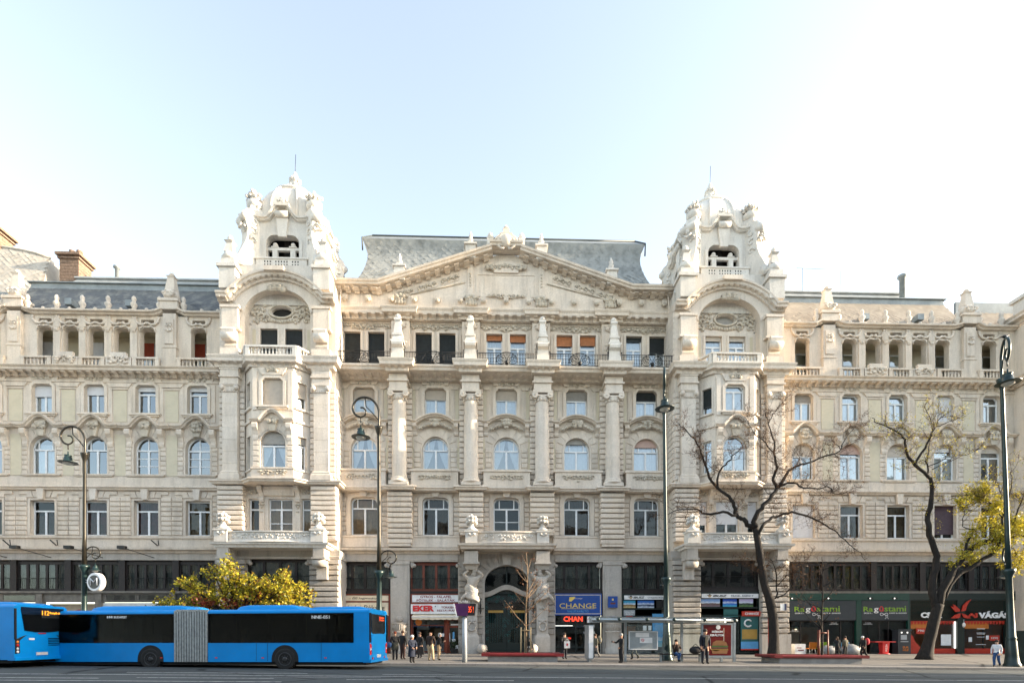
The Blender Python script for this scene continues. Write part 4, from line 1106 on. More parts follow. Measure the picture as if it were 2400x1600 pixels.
    dec.box(x(-1.2), x(1.2), y0-.26, y0+.02, 19.08, 19.22); dec.box(x(-1.05), x(1.05), y0-.16, y0+.02, 18.96, 19.08)
    surround(dec, ear_out(x(0), 1.58, 19.25, 21.36, .22), y0, .22, .10); surround(dec, arch_out(x(0), 1.92, 14.5, 16.35, .98), y0, .12, .05)
    for sg in (-1, 1): dec.box(*sorted((x(sg*1.18), x(sg*1.5))), y0-.09, y0+.02, 18.9, 21.9)
    dec.poly([(x(-.8),21.6),(x(.8),21.6),(x(1.1),22.15),(x(-1.1),22.15)], y0-.14, y0+.02); carve(rel, x(0), 21.95, 1.0, .4, y0-.16, seed=19, n=8, s=.1, curls=2)
    # parapet panel under the arched window
    dec.box(x(-1.6), x(1.6), y0-.10, y0+.02, 13.66, 14.36); dec.box(x(-1.66), x(1.66), y0-.18, y0+.02, 14.36, 14.48)
    carve(rel, x(0), 14.05, 2.1, .42, y0-.12, seed=31, n=9, s=.09, curls=5)
    # bay cornice, balcony floor and balustrade
    bc = MB().run([(x(-2.62),-1.8),(x(-1.72),-2.9),(x(1.72),-2.9),(x(2.62),-1.8)], CORN(22.2, 22.88, .5))
    Q = [(x(-2.62),-1.6),(x(-1.72),-2.9),(x(1.72),-2.9),(x(2.62),-1.6)]
    bc.add([(*p, 22.25) for p in Q]+[(*p, 22.86) for p in Q], [(3,2,1,0),(4,5,6,7)])
    bo = part(bc, 'bay_cornice', 'tower'); modillions(bo, x(-1.4), x(1.4), -2.95, 22.52, .55, .22, .24, .38, 'tower')
    balustrade('balcony_balustrade', [(x(-2.75),-1.95),(x(-1.92),-3.18),(x(1.92),-3.18),(x(2.75),-1.95)], 22.88, 23.72, 'dome', pitch=.25)
    # top floor: recess under the big arch
    n = 24; inn = []; outr = []
    rc = 4.58; zc = 29.75-rc
    for i in range(n+1):
        t = i/n; a = PI*(1-t); inn.append((x(2.55*math.cos(a)), 26.9+1.95*math.sin(a)))
        d = -3.62+7.24*t; outr.append((x(d), zc+math.sqrt(rc*rc-d*d)))
    fw_ = MB()
    for i in range(n):
        a, b, c, d = inn[i], inn[i+1], outr[i+1], outr[i]
        fw_.add([(a[0],-2.0,a[1]),(b[0],-2.0,b[1]),(c[0],-2.0,c[1]),(d[0],-2.0,d[1])], [(0,1,2,3)])
        fw_.add([(a[0],-2.0,a[1]),(b[0],-2.0,b[1]),(b[0],-1.1,b[1]),(a[0],-1.1,a[1])], [(0,1,2,3)])
        fw_.add([(d[0],-2.0,d[1]),(c[0],-2.0,c[1]),(c[0],1.0,c[1]),(d[0],1.0,d[1])], [(0,1,2,3)])
    for sg in (-1, 1): fw_.box(*sorted((x(sg*3.62), x(sg*4.52))), -2.0, 1.0, 27.6, 28.2)
    part(fw_, 'arch_wall', 'tower')
    rw = MB(); yr = -1.15
    for sg in (-1, 1):
        rw.bay(x(-2.6) if sg < 0 else x(0), x(0) if sg < 0 else x(2.6), 22.9, 26.45, yr, rect_out(x(sg*.99), 1.38, 23.3, 26.15), .35)
    # upper field of the recess with the oval eye
    N = 20; eye = [(x(.80*math.cos(2*PI*k/N)), 27.52+.38*math.sin(2*PI*k/N)) for k in range(N)]
    box_ = [(x(2.6*max(-1,min(1,1.5*math.cos(2*PI*k/N)))), 27.7+1.25*max(-1,min(1,1.5*math.sin(2*PI*k/N)))) for k in range(N)]
    for k in range(N):
        a, b, c, d = eye[k], eye[(k+1)%N], box_[(k+1)%N], box_[k]
        rw.add([(a[0],yr,a[1]),(b[0],yr,b[1]),(c[0],yr,c[1]),(d[0],yr,d[1])], [(0,3,2,1)])
        rw.add([(a[0],yr,a[1]),(b[0],yr,b[1]),(b[0],yr+.5,b[1]),(a[0],yr+.5,a[1])], [(0,1,2,3)])
    part(rw, 'recess_wall', 'tower')
    ey = MB().add([(a, yr+.3, b) for a, b in eye], [tuple(range(N))])
    part(ey, 'oval_window', 'bl_grey' if right else 'room')
    for sg in (-1, 1):
        cf = W(blind=('bl_dark', .72 if sg < 0 else .97), curtain='cloth') if not right else W(blind=('bl_beige', .10), curtain='cloth')
        window(x(sg*.99), yr+.2, 23.3, lambda q: rect_out(q, 1.38, 23.3, 26.15), 1.38, 25.3, 26.15, **cf)
        surround(dec, rect_out(x(sg*.99), 1.38, 23.3, 26.15), yr, .18, .06)
        part(MB().box(*sorted((x(sg*2.05), x(sg*2.3))), yr-.03, yr+.02, 23.3, 26.1), 'brick_field', 'brick')
    rl = MB(); rnd = random.Random(55)
    for sg in (-1, 1):
        for k in range(46):
            d = rnd.uniform(1.05, 2.35); z = 26.62+rnd.random()*(2.0-.55*abs(d-1.2)); a = rnd.uniform(.07,.15); rl.ball((x(sg*d), yr-.06, z), a, a*.7, a*rnd.uniform(.7,1.3), n=5, m=4)
        for k in range(5): rl.ball((x(sg*.22*(k+.5)), yr-.06, 26.72+.03*k), .13, .1, .16, n=6, m=4)
    for sg in (-1, 1):
        for k in range(3):
            cx_, cz_ = x(sg*(1.1+.42*k)), 26.95+.12*k
            rl.tube([(cx_+sg*.36*(1-t*.1)*math.cos(t*.7), yr-.1, cz_+.32*(1-t*.1)*math.sin(t*.7)) for t in range(9)], [.10*(1-.07*t) for t in range(9)], n=5)
    rl.tube([(x(.95*math.cos(2*PI*k/20)), yr-.06, 27.52+.52*math.sin(2*PI*k/20)) for k in range(21)], .10, n=5)
    carve(rl, X, 28.75, 1.1, .8, -2.1, seed=61, n=12, s=.17, curls=2)
    part_split(rl, 'carved_relief', 'trim')
    # top floor piers with scroll brackets
    for sg in (-1, 1):
        c = x(sg*3.52)
        p = MB().box(c-.62, c+.62, -2.36, -1.9, 25.5, 27.3); p.box(c-.72, c+.72, -2.46, -1.9, 23.1, 23.9); console(p, c, 23.9, 25.4, -2.0, .95, .75)
        p.box(c-.74, c+.74, -2.42, -1.9, 25.4, 25.55); p.box(c-.74, c+.74, -2.44, -1.9, 27.1, 27.3); p.tube([(c-.5,-2.55,24.75),(c+.5,-2.55,24.75)], .32, 10)
        part(p, 'scroll_pilaster', 'tower')
    # arched cornice with its modillions and level ends
    ac = MB(); pts = [(x(-4.55), zc+math.sqrt(rc*rc-3.62**2)), (x(-3.62), zc+math.sqrt(rc*rc-3.62**2))]
    for i in range(21):
        d = -3.62+7.24*i/20; pts.append((x(d), zc+math.sqrt(rc*rc-d*d)))
    pts += [(x(3.62), pts[0][1]), (x(4.55), pts[0][1])]
    ac.ribbon(pts, -2.0, [(0,-.3),(.18,-.28),(.22,-.1),(.46,-.06),(.50,.12),(.60,.16),(.62,.3),(0,.36),(-1.5,.36)])
    ao = part(ac, 'arched_cornice', 'tower')
    for i in range(15):
        d = -3.2+6.4*i/14; z = zc+math.sqrt(rc*rc-d*d); o = link('modillion', mod_mesh(.27, .26, .34, 'tower'), ao, (x(d), -2.1, z-.06)); o.rotation_euler = (0, math.asin(d/rc), 0)
    for sg in (-1, 1):
        for q in (3.9, 4.35): link('modillion', mod_mesh(.27, .26, .45, 'tower'), ao, (x(sg*q), -2.1, pts[0][1]-.06))
    part(MB().box(x(-.75), x(.75), -2.75, -1.0, 29.85, 30.2), 'arch_crown_block', 'tower')
    part_split(dec, 'tower_mouldings', 'tower'); part_split(rel, 'carved_relief', 'trim')
    # attic, corner pedestals and pinnacles
    at_ = MB().box(x(-4.3), x(4.3), -1.3, 5.4, 28.0, 29.6); at_.box(x(-3.75), x(3.75), -1.65, 5.5, 29.4, 30.95)
    part(at_, 'attic', 'dome')
    for sg in (-1, 1):
        c = x(sg*3.62)
        p = MB().box(c-.62, c+.62, -2.6, -1.4, 28.5, 30.1); p.box(c-.76, c+.76, -2.75, -1.25, 30.1, 30.34)
        p.frustum(c, -2.0, 30.34, 30.9, .56, .52, .52, .5); p.lathe([(.55,0),(.66,.2),(.5,.45),(.42,.6)], c, -2.0, 30.9, n=10); p.frustum(c, -2.0, 31.5, 32.25, .36, .36, .22, .22)
        p.frustum(c, -2.0, 32.25, 32.4, .22, .22, .36, .36); p.lathe([(.26,0),(.16,.14),(.24,.3),(.1,.52)], c, -2.0, 32.4, n=8)
        part(p, 'corner_pinnacle', 'dome')
    # belvedere: four gabled faces round the axis
    for q in range(4):
        b = MB(); d0 = -2.7
        n = 16; top = []
        for i in range(n+1):
            t = -1+2*i/n; r = abs(t); top.append((t*2.12, 35.0+(1.15*(math.cos(min(1, r/.62)*PI)*.5+.5) if r < .62 else 0)+(.12*((r-.75)/.25)**2 if r > .75 else 0)))
        o = round_out(0, 2.62, 31.9, 33.9, .62, 5); zz = 34.3
        b.bay(-2.12, 2.12, 30.9, zz, d0, o, .55)
        for a, c in zip(top[:-1], top[1:]): b.add([(a[0],d0,zz),(c[0],d0,zz),(c[0],d0,c[1]),(a[0],d0,a[1])], [(0,1,2,3)])
        b.ribbon(top, d0, [(0,-.05),(.22,0),(.26,.08),(.40,.12),(.42,.24),(-.5,.28)])
        surround(b, o, d0, .24, .10)
        b.poly([(-.32,33.7),(.32,33.7),(.48,35.2),(-.48,35.2)], d0-.22, d0+.02); b.tube([(-.5,d0-.25,35.45),(.5,d0-.25,35.45)], .26, 10); b.box(-.62, .62, d0-.45, d0+.1, 36.05, 36.22)
        carve(b, 0, 36.55, .8, .7, d0-.15, seed=7, n=8, s=.16, curls=0)
        # loggia posts, transom and solid parapet; dark plates stand for its shaded holes
        b.box(-1.31, 1.31, d0+.18, d0+.42, 32.85, 33.08)
        for sg in (-1, 1):
            b.box(*sorted((sg*.52, sg*.92)), d0+.16, d0+.44, 31.9, 32.85); b.box(*sorted((sg*.42, sg*1.02)), d0+.12, d0+.48, 33.08, 33.16); b.ball((sg*.72, d0+.3, 33.32), .2, .2, .2, n=10, m=7)
        b.box(-2.0, 2.0, d0-.35, d0+.02, 31.05, 31.85); b.box(-2.08, 2.08, d0-.42, d0+.02, 31.78, 31.9)
        o2 = part(b, 'belvedere_face', 'dome', None, (X, AXY, 0), q*PI/2)
        hb = MB()
        for k in range(13):
            if k in (3, 9): continue
            for z in (31.25, 31.5): hb.box(-1.32+k*.22-.045, -1.32+k*.22+.045, d0-.352, d0-.34, z, z+.14)
        part_split(hb, 'piercing_shade', 'room', o2)
    part(MB().box(X-1.9, X+1.9, AXY-.2, AXY+.2, 31, 34.4).box(X-.2, X+.2, AXY-1.9, AXY+1.9, 31, 34.4).box(X-2.5, X+2.5, AXY-2.5, AXY+2.5, 34.35, 34.5), 'belvedere_core', 'room')
    # scroll buttresses on the diagonals with leafy urns
    for q in range(4):
        a = PI/4+q*PI/2
        prof = [(2.9,30.9),(4.9,30.9),(4.85,31.6),(4.6,32.2),(4.35,32.8),(4.18,33.4),(4.15,34.0),(4.28,34.5),(4.42,34.9),(4.40,35.25),(4.2,35.55),(3.6,35.8),(2.9,35.85)]
        b = MB(); n = len(prof); hw = .6
        v = [(r, -hw, z) for r, z in prof]+[(r, hw, z) for r, z in prof]
        b.add(v, [tuple(range(n)), tuple(range(2*n-1,n-1,-1))]+[(i,n+i,n+(i+1)%n,(i+1)%n) for i in range(n)])
        b.tube([(4.32,-.64,34.95),(4.32,.64,34.95)], .32, 12); b.tube([(4.68,-.64,31.3),(4.68,.64,31.3)], .36, 12)
        rnd = random.Random(q+3)
        for sg in (-1, 1):       # leaf scrolls carved down both cheeks, mask under the volute
            for k in range(3):
                zc = 33.2+.75*k; b.tube([(3.70+.30*(1-t*.1)*math.cos(t*.7+k), sg*.63, zc+.30*(1-t*.1)*math.sin(t*.7+k)) for t in range(9)], [.08*(1-.07*t) for t in range(9)], n=5)
        for k in range(16):
            z = rnd.uniform(33.9, 35.3); b.ball((4.22+.12*(z-33.9)+rnd.uniform(-.05,.12), rnd.uniform(-.5,.5), z), rnd.uniform(.07,.12), .1, rnd.uniform(.08,.15), n=6, m=4)
        b.tube([(4.5,-.3,34.4),(4.6,0,34.1),(4.5,.3,34.4)], [.08,.12,.08], 6); b.ball((4.5,0,34.62), .15, .18, .22, n=8, m=6)
        b.frustum(3.4,0,35.8,36.15,.5,.5,.42,.42); b.lathe([(.40,0),(.58,.22),(.62,.5),(.40,.75),(.30,.85),(.46,1.0),(.52,1.15),(.2,1.35)], 3.4, 0, 36.1, n=12)
        for k in range(14):
            t = 2*PI*k/14; rr = .50 if k % 2 else .62; b.ball((3.4+rr*math.cos(t), rr*math.sin(t), 36.98+.14*(k % 3)), .13, .13, .15, n=5, m=4)
        b.ball((3.4,0,37.55), .17, .17, .26, n=6, m=5)
        part(b, 'scroll_buttress', 'dome', None, (X, AXY, 0), a)
    dp = [(2.45,34.4),(2.55,35.2),(2.55,36.1),(2.47,36.9),(2.28,37.6),(1.95,38.25),(1.55,38.75),(1.40,38.85),(1.5,38.9),(1.5,39.08),(1.2,39.12)]
    dm = MB().lathe(dp, 0, 0, 0, n=40)
    sq = lambda a, p: (abs(math.cos(a))**p+abs(math.sin(a))**p)**(-1/p)
    for i, (vx, vy, vz) in enumerate(dm.v):     # a dome on a square plan with softly rounded corners
        a = math.atan2(vy, vx); k = sq(a, 4.5 if vz < 37 else 3.5 if vz < 38.5 else 2.6); dm.v[i] = (X+vx*k, AXY+vy*k, vz)
    dom = part(dm, 'dome', 'dome')
    for k in range(8):
        a = PI/8+k*PI/4; pts = [(X+r*sq(a,4.5 if z < 37 else 3.5)*math.cos(a), AXY+r*sq(a,4.5 if z < 37 else 3.5)*math.sin(a), z) for r, z in ((2.57,35.4),(2.57,36.1),(2.49,36.9),(2.30,37.6),(1.97,38.25),(1.57,38.75))]
        part(MB().tube(pts, .11, 5), 'rib', 'dome', dom)
    fn = MB().lathe([(.82,0),(.80,.14),(.55,.2),(.60,.55),(.56,.9),(.36,1.1),(.40,1.3),(.44,1.55),(.30,1.8),(.2,2.05),(.1,2.3)], X, AXY, 39.05, n=12)
    rnd = random.Random(9)
    for k in range(30):
        t = 2*PI*k/10; z = (.35, .75, 1.35)[k//10]; rr = (.56, .56, .40)[k//10]; fn.ball((X+rr*math.cos(t), AXY+rr*math.sin(t), 39.05+z+.15+rnd.uniform(-.1,.1)), .13, .13, .2, n=5, m=4)
    part(fn, 'finial', 'dome', dom); part(MB().tube([(X,AXY,41.0),(X+.05,AXY,42.9)], .022, 4), 'lightning_rod', 'iron', dom)
    # first-floor balcony
    sy = -3.35
    slab = MB().run([(x(-4.1),-1.5),(x(-4.1),sy),(x(4.1),sy),(x(4.1),-1.5)], [(0,8.22),(.1,8.24),(.16,8.42),(.30,8.46),(.34,8.6),(0,8.64)]); slab.box(x(-4.1), x(4.1), sy, -1.5, 8.23, 8.62)
    part(slab, 'balcony_slab', 'dome')
    pp = []
    for k in range(13):
        t = -1+2*k/12; pp.append((x(3.1*t), sy-.05-.28*(1-t*t)))
    pa = MB().run(pp, [(-.12,8.62),(.14,8.62),(.10,8.75),(.06,8.8),(.06,9.32),(.16,9.36),(.16,9.46),(-.12,9.46)])
    po = part(pa, 'balcony_parapet', 'dome')
    cv = MB()
    rnd = random.Random(5)
    for k in range(60):
        t = rnd.uniform(-.92, .92); cv.ball((x(3.1*t), sy-.12-.28*(1-t*t), rnd.uniform(8.9, 9.25)), rnd.uniform(.06,.12), .06, rnd.uniform(.06,.11), n=5, m=4)
    part_split(cv, 'carved_relief', 'dome', po)
    for sg in (-1, 1):
        c = x(sg*3.6); part(balcony_vase(MB(), c, sy+.1, 8.62), 'vase_pedestal', 'dome')
        b = MB().box(c-.42, c+.42, sy-.05, -1.5, 7.5, 8.23); b.box(c-.52, c+.52, sy-.12, -1.5, 7.38, 7.52); b.tube([(c-.44,sy+.18,7.1),(c+.44,sy+.18,7.1)], .30, 10); b.box(c-.40, c+.40, sy+.1, -1.5, 6.85, 7.4)
        b.box(c-.40, c+.40, -2.62, -1.5, 5.9, 6.85); part(b, 'balcony_bracket', 'low')
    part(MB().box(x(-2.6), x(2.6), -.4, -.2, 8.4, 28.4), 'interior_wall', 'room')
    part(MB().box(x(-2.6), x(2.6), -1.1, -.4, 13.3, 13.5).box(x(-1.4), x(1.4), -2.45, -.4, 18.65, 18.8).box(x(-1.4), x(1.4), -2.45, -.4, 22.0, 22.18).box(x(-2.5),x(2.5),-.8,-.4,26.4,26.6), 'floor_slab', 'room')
def balcony_vase(b, c, y, z):
    b.box(c-.48, c+.48, y-.48, y+.48, z, z+.85); b.box(c-.56, c+.56, y-.56, y+.56, z+.85, z+.98); carve(b, c, z+.6, .5, .3, y-.5, seed=2, n=4, s=.1, curls=0)
    b.lathe([(.42,0),(.5,.12),(.28,.3),(.16,.45),(.22,.6),(.34,.8),(.36,1.0),(.2,1.12)], c, y, z+.98, n=10)
    rnd = random.Random(4)
    for k in range(18):
        t = 2*PI*k/9; b.ball((c+.36*math.cos(t), y+.36*math.sin(t), z+1.7+.3*(k//9)+rnd.uniform(-.08,.08)), .15, .15, .15, n=5, m=4)
    b.ball((c, y, z+2.2), .14, .14, .2, n=6, m=4)
    return b
tower(-1); tower(1)

# ---------------------------------------------------------------- roofs
def slate_roof(parent, P, uvw, mat, size, name='slate', lim=300, seed=1, inside=None):
    """diamond slates over a surface P(u,v) -> point; one object each up to the limit, the rest one fine part"""
    W_, H_ = uvw
    nu, nv = int(W_/size), int(H_/(size*.5)); k = 0; rest = MB(); rnd = random.Random(seed)
    s = size*.53
    me = shared(('slate', mat, size), lambda: MB().add([(0,-s,.0),(s,0,.018),(0,s,.0),(-s,0,.018),(0,-s,.035),(s,0,.035),(0,s,.02),(-s,0,.035)], [(4,5,6,7),(0,1,5,4),(3,0,4,7)]).mesh('slate', M[mat]))
    for j in range(nv):
        for i in range(nu+1):
            u = (i + (.5 if j % 2 else 0))/nu; v = (j+.5)/nv
            if u < .004 or u > .996: continue
            p = P(u, v); du = (P(min(1,u+.01), v)-P(max(0,u-.01), v)).normalized(); dv = (P(u, min(1,v+.01))-P(u, max(0,v-.01))).normalized()
            if inside and not inside(p): continue
            nn = du.cross(dv).normalized()
            mtx = Matrix((( du.x, dv.x, nn.x, p.x+nn.x*.02), (du.y, dv.y, nn.y, p.y+nn.y*.02), (du.z, dv.z, nn.z, p.z+nn.z*.02), (0,0,0,1))) @ Matrix.Rotation(rnd.uniform(-.05,.05), 4, 'X') @ Matrix.Rotation(rnd.uniform(-.05,.05), 4, 'Y')
            if k < lim:
                o = link(name, me, parent); o.matrix_local = mtx
            else:
                rest.add([mtx @ Vector(c) for c in ((0,-s,.035),(s,0,.035),(0,s,.02),(-s,0,.035))], [(0,1,2,3)])
            k += 1
    if rest.v: stuff(part(rest, 'far_slates', mat, parent))
def patch(P, nu, nv):
    v = [P(i/nu, j/nv) for j in range(nv+1) for i in range(nu+1)]
    return MB().add(v, [(j*(nu+1)+i, j*(nu+1)+i+1, (j+1)*(nu+1)+i+1, (j+1)*(nu+1)+i) for j in range(nv) for i in range(nu)])
def wing_roof(s, mat):
    e0, e1 = 23.2, (41.8 if s < 0 else 40.9)
    def P(u, v):
        a = s*(e0+(.9*v)) if True else 0; b = s*(e1-(.6*v))
        x0, x1 = min(a,b), max(a,b)
        return Vector((x0+(x1-x0)*u, .6+2.4*v, 28.0+3.65*v))
    ro = part(patch(P, 4, 3), 'wing_roof', mat)
    slate_roof(ro, P, (18.5, 4.4), mat, .52, seed=3+s)
    xa, xb = sorted((s*24.1, s*(e1-.6)))
    part(MB().poly([(xa,31.6),(xb,31.6),(xb-.2,32.15),(xa+.2,32.15)], 2.95, 3.1), 'roof_flashing', 'lead', ro)
    part(MB().box(xa-.1, xb+.1, 2.8, 3.4, 32.12, 32.2), 'roof_flashing', 'lead', ro)
    c0, c1 = sorted((s*25.0, s*(e1-2.2)))
    up = MB().add([(c0,4.6,32.9),(c1,4.6,32.9),(c1-.8,5.2,34.0),(c0+.8,5.2,34.0),(c1-1.5,9,34.9),(c0+1.5,9,34.9)], [(0,1,2,3),(3,2,4,5)]); up.box(c0+.6, c1-.6, 5.0, 5.3, 33.98, 34.1)
    part(up, 'upper_roof', 'zinc', ro)
    part(MB().add([(xa,3.4,32.2),(xb,3.4,32.2),(xb-.6,4.6,33.0),(xa+.6,4.6,33.0)], [(0,1,2,3)]), 'roof_step', 'zinc', ro)
    # hipped end against the tower
    m = 1 if s < 0 else -1
    part(MB().add([(s*e0,.6,28.0),(s*(e0+.9),3.0,31.65),(s*(e0+.2),6,31.65),(s*(e0-.8),6,28.0)], [(0,1,2,3)]), 'roof_hip', 'lead', ro)
    for q in ((31.2, .2), (36.2, .22)):
        p = P((s*q[0]-min(s*e0,s*e1))/(abs(e1-e0)), q[1]); part(MB().box(p.x-.28, p.x+.28, p.y-.55, p.y+.2, p.z+.1, p.z+.6), 'roof_hatch', 'lead', ro)
    return ro
wing_roof(-1, 'slate'); wing_roof(1, 'slate_brown')
# continuing roof beyond the last pier on either side
for s, mt in ((-1, 'slate'), (1, 'slate_brown')):
    xa, xb = sorted((s*41.4, s*54.0))
    P = lambda u, v: Vector((xa+(xb-xa)*u, .6+2.4*v, 28.0+3.0*v))
    r2 = part(patch(P, 3, 2), 'corner_roof', mt)
    slate_roof(r2, P, (12.6, 3.8), mt, .52, lim=160, seed=9)
    part(MB().box(xa, xb, 3.0, 3.2, 31.0, 32.0 if s > 0 else 31.3), 'roof_flashing', 'lead', r2)
# tall roof of the corner pavilion at the far left with its chimney, its sunlight put into the slate colour
def Pc(u, v): return Vector((-54+u*(12.6-.5*v), 4.0+2.0*v, 31.0+6.4*v-1.1*v*u**4))
tp = part(patch(Pc, 8, 6), 'pavilion_roof', 'slate_sunlit'); slate_roof(tp, Pc, (12.4, 6.6), 'slate_sunlit', .6, lim=200, seed=4)
part(MB().add([(-41.4,4.0,31.0),(-41.2,9,31.0),(-41.7,9,36.1),(-41.9,6,36.3)], [(0,1,2,3)]).tube([Pc(q/10,1)+Vector((0,0,.08)) for q in range(11)], .14, 6), 'roof_edge', 'slate_sunlit', tp)
def chimney(x, y, z0, z1, w, d, pots=True):
    b = MB(); n = int((z1-z0-.5)/.28)
    ch = part(MB().box(x-w/2+.02, x+w/2-.02, y-d/2+.02, y+d/2-.02, z0, z1), 'chimney', 'red_brick')
    me = shared(('chb', w, d), lambda: MB().box(-w/2, w/2, -d/2, d/2, 0, .24).mesh('brick_course', M['red_brick']))
    for i in range(n): link('brick_course', me, ch, (x, y, z0+i*.28))
    part(MB().box(x-w/2-.25, x+w/2+.25, y-d/2-.25, y+d/2+.25, z1-.22, z1).box(x-w/2-.12, x+w/2+.12, y-d/2-.12, y+d/2+.12, z1-.5, z1-.36), 'chimney_cap', 'red_brick', ch)
    if pots:
        for q in (-.3, .35): part(MB().lathe([(.22,0),(.2,.5),(.26,.55),(.26,.75)], x+q*w*.6, y, z1, n=10), 'chimney_pot', 'red_brick', ch)
chimney(-39.6, 6.0, 33.2, 36.3, 1.7, 1.6); chimney(-47.0, 6.5, 35.5, 38.9, 1.5, 1.5, False)
part(MB().lathe([(.16,0),(.16,.9),(.3,.95),(.3,1.1)], -35.9, 6, 34.6, n=10), 'flue_pipe', 'lead')
part(MB().lathe([(.24,0),(.24,2.6),(.4,2.65),(.4,2.85)], 37.3, 4.2, 32.3, n=10), 'flue_pipe', 'lead')
chimney(40.2, 5.5, 31.5, 33.4, 1.6, 1.2, False); chimney(23.6, 5.5, 31.0, 33.6, 1.0, 1.0, False)
part(MB().tube([(29.4,7,34.6),(29.4,7,37.6)],.025,4).tube([(33.2,7,34.6),(33.2,7,37.4)],.025,4).tube([(28.8,7,37.6),(33.6,7,37.5)],.02,4), 'roof_aerial', 'iron')
# concave mansard behind the pediment
def mans_y(v): return .9+2.9*(1-(1-v)**2.1)
def mans_hw(v): return 14.3-2.1*(1-(1-v)**2.0)+.55*max(0,(v-.72)/.28)**2
def Pm(u, v): h = mans_hw(v); return Vector((-h+2*h*u, mans_y(v)-.35*max(0,(v-.75)/.25)**2, 30.4+6.6*v))
mr = part(patch(Pm, 6, 14), 'mansard_roof', 'slate_grey')
slate_roof(mr, Pm, (26, 7.6), 'slate_grey', .66, lim=300, seed=6, inside=lambda p: p.z > 31.0 + max(0, 2.4*(1-abs(p.x)/9.5)) and p.z < 36.6)
for sg in (-1, 1):
    def Ps(u, v, sg=sg): h = mans_hw(v); return Vector((sg*(h), mans_y(v)-.35*max(0,(v-.75)/.25)**2+u*7, 30.4+6.6*v))
    part(patch(Ps, 1, 12), 'mansard_side', 'slate_grey', mr)
h = mans_hw(1); yt = Pm(.5, 1).y
part(MB().add([(-h,yt,37.0),(h,yt,37.0),(h-.7,yt+.9,37.85),(-h+.7,yt+.9,37.85)], [(0,1,2,3)]), 'roof_flashing', 'lead', mr)
part(MB().add([(h,yt,37.0),(h,yt+6,37.0),(h-.7,yt+6,37.85),(h-.7,yt+.9,37.85)], [(0,1,2,3)]).add([(-h,yt,37.0),(-h,yt+6,37.0),(-h+.7,yt+6,37.85),(-h+.7,yt+.9,37.85)], [(3,2,1,0)]), 'roof_flashing', 'lead', mr)
part(MB().tube([(-h+.7,yt+.9,37.9),(h-.7,yt+.9,37.9)], .09, 5).tube([(-h+.7,yt+.9,37.9),(-h-.02,yt,37.05),(-h,yt+.1,36.0)], .07, 5).tube([(h-.7,yt+.9,37.9),(h+.02,yt,37.05),(h,yt+.1,36.0)], .07, 5), 'roof_ridge', 'darkmetal', mr)
part(MB().box(-h+.8, h-.8, yt+.95, yt+8, 37.6, 37.8), 'roof_flat', 'lead', mr)
# pavilion corner at the far right edge, same family as the towers
for s_ in (-1, 1):
    q = lambda a, b: (a, b) if s_ > 0 else (-b, -a)
    part(MB().box(*q(43.9, 52), -1.6, 3, ZB0, 27.8), 'pavilion_wall', 'tower')
    for z0, z1, n, pr, nm in ((13.8,22.3,18,.14,'quoin'),(23.3,27.6,9,.12,'quoin'),(9.0,13.3,10,.2,'stone_course'),(1.0,8.0,15,.25,'stone_course')):
        courses(*q(43.9, 46.5), z0, z1, n, -1.6, pr, 'tower' if z0 > 8 else 'rough', name=nm)
    P = [(43.8,.2),(43.8,-1.7),(52,-1.7)]
    if s_ < 0: P = [(-a, b) for a, b in P][::-1]
    part(MB().run(P, CORN(22.62,23.2,.8)).run(P, LEDGE(13.36,13.68,.4)).run(P, CORN(27.9,28.5,.8)).run(P, LEDGE(8.3,8.7,.5)), 'pavilion_cornice', 'tower')
    xc = s_*46.0
    pb = MB().box(xc-1.15, xc+1.15, -1.6, 1, 28.5, 30.6); pb.box(xc-1.35, xc+1.35, -1.8, 1.2, 30.6, 30.9); pb.lathe([(1.1,0),(.95,.6),(.6,1.2),(.75,1.5),(.3,2.4)], xc, -.4, 30.9, n=10); part(pb, 'pavilion_pinnacle', 'dome')
# ---------------------------------------------------------------- lettering
def text_mesh(body, w=None, h=None, ext=.012, bold=0.0, shear=0.0, mat=None, name='lettering'):
    cu = bpy.data.curves.new('t', 'FONT'); cu.body = body; cu.size = 1.0; cu.extrude = 0.0; cu.offset = bold; cu.shear = shear
    cu.resolution_u = 2; cu.align_x = 'LEFT'
    ob = bpy.data.objects.new('t', cu); COL.objects.link(ob)
    me = bpy.data.meshes.new_from_object(ob)
    bpy.data.objects.remove(ob); bpy.data.curves.remove(cu)
    xs = [v.co.x for v in me.vertices]; ys = [v.co.y for v in me.vertices]
    x0, x1, y0, y1 = min(xs), max(xs), min(ys), max(ys)
    sx = w/(x1-x0) if w else None; sy = h/(y1-y0) if h else None
    sx = sx or sy; sy = sy or sx
    vs = [((v.co.x-(x0+x1)/2)*sx, -ext, (v.co.y-(y0+y1)/2)*sy) for v in me.vertices]
    fs = [tuple(p.vertices) for p in me.polygons]
    bpy.data.meshes.remove(me)
    mb = MB().add(vs, fs)
    # give the letters a little thickness
    from collections import Counter
    ec = Counter(); 
    for f in fs:
        for a, b in zip(f, f[1:]+f[:1]): ec[(min(a,b),max(a,b))] += 1
    n = len(mb.v); mb.v += [(x, 0.0, z) for x, y, z in mb.v[:n]]
    for (a, b), k in ec.items():
        if k == 1: mb.f.append((a, b, b+n, a+n)); mb.sm.append(False); mb.mi.append(0)
    return mb
def letters(parent, body, x, y, z, w, h, mat, ext=.012, bold=0.0, shear=0.0, rz=0.0, name='lettering'):
    return link(name, text_mesh(body, w, h, ext, bold, shear).mesh(name, M[mat] if isinstance(mat, str) else mat), parent, (x, y, z), rz)
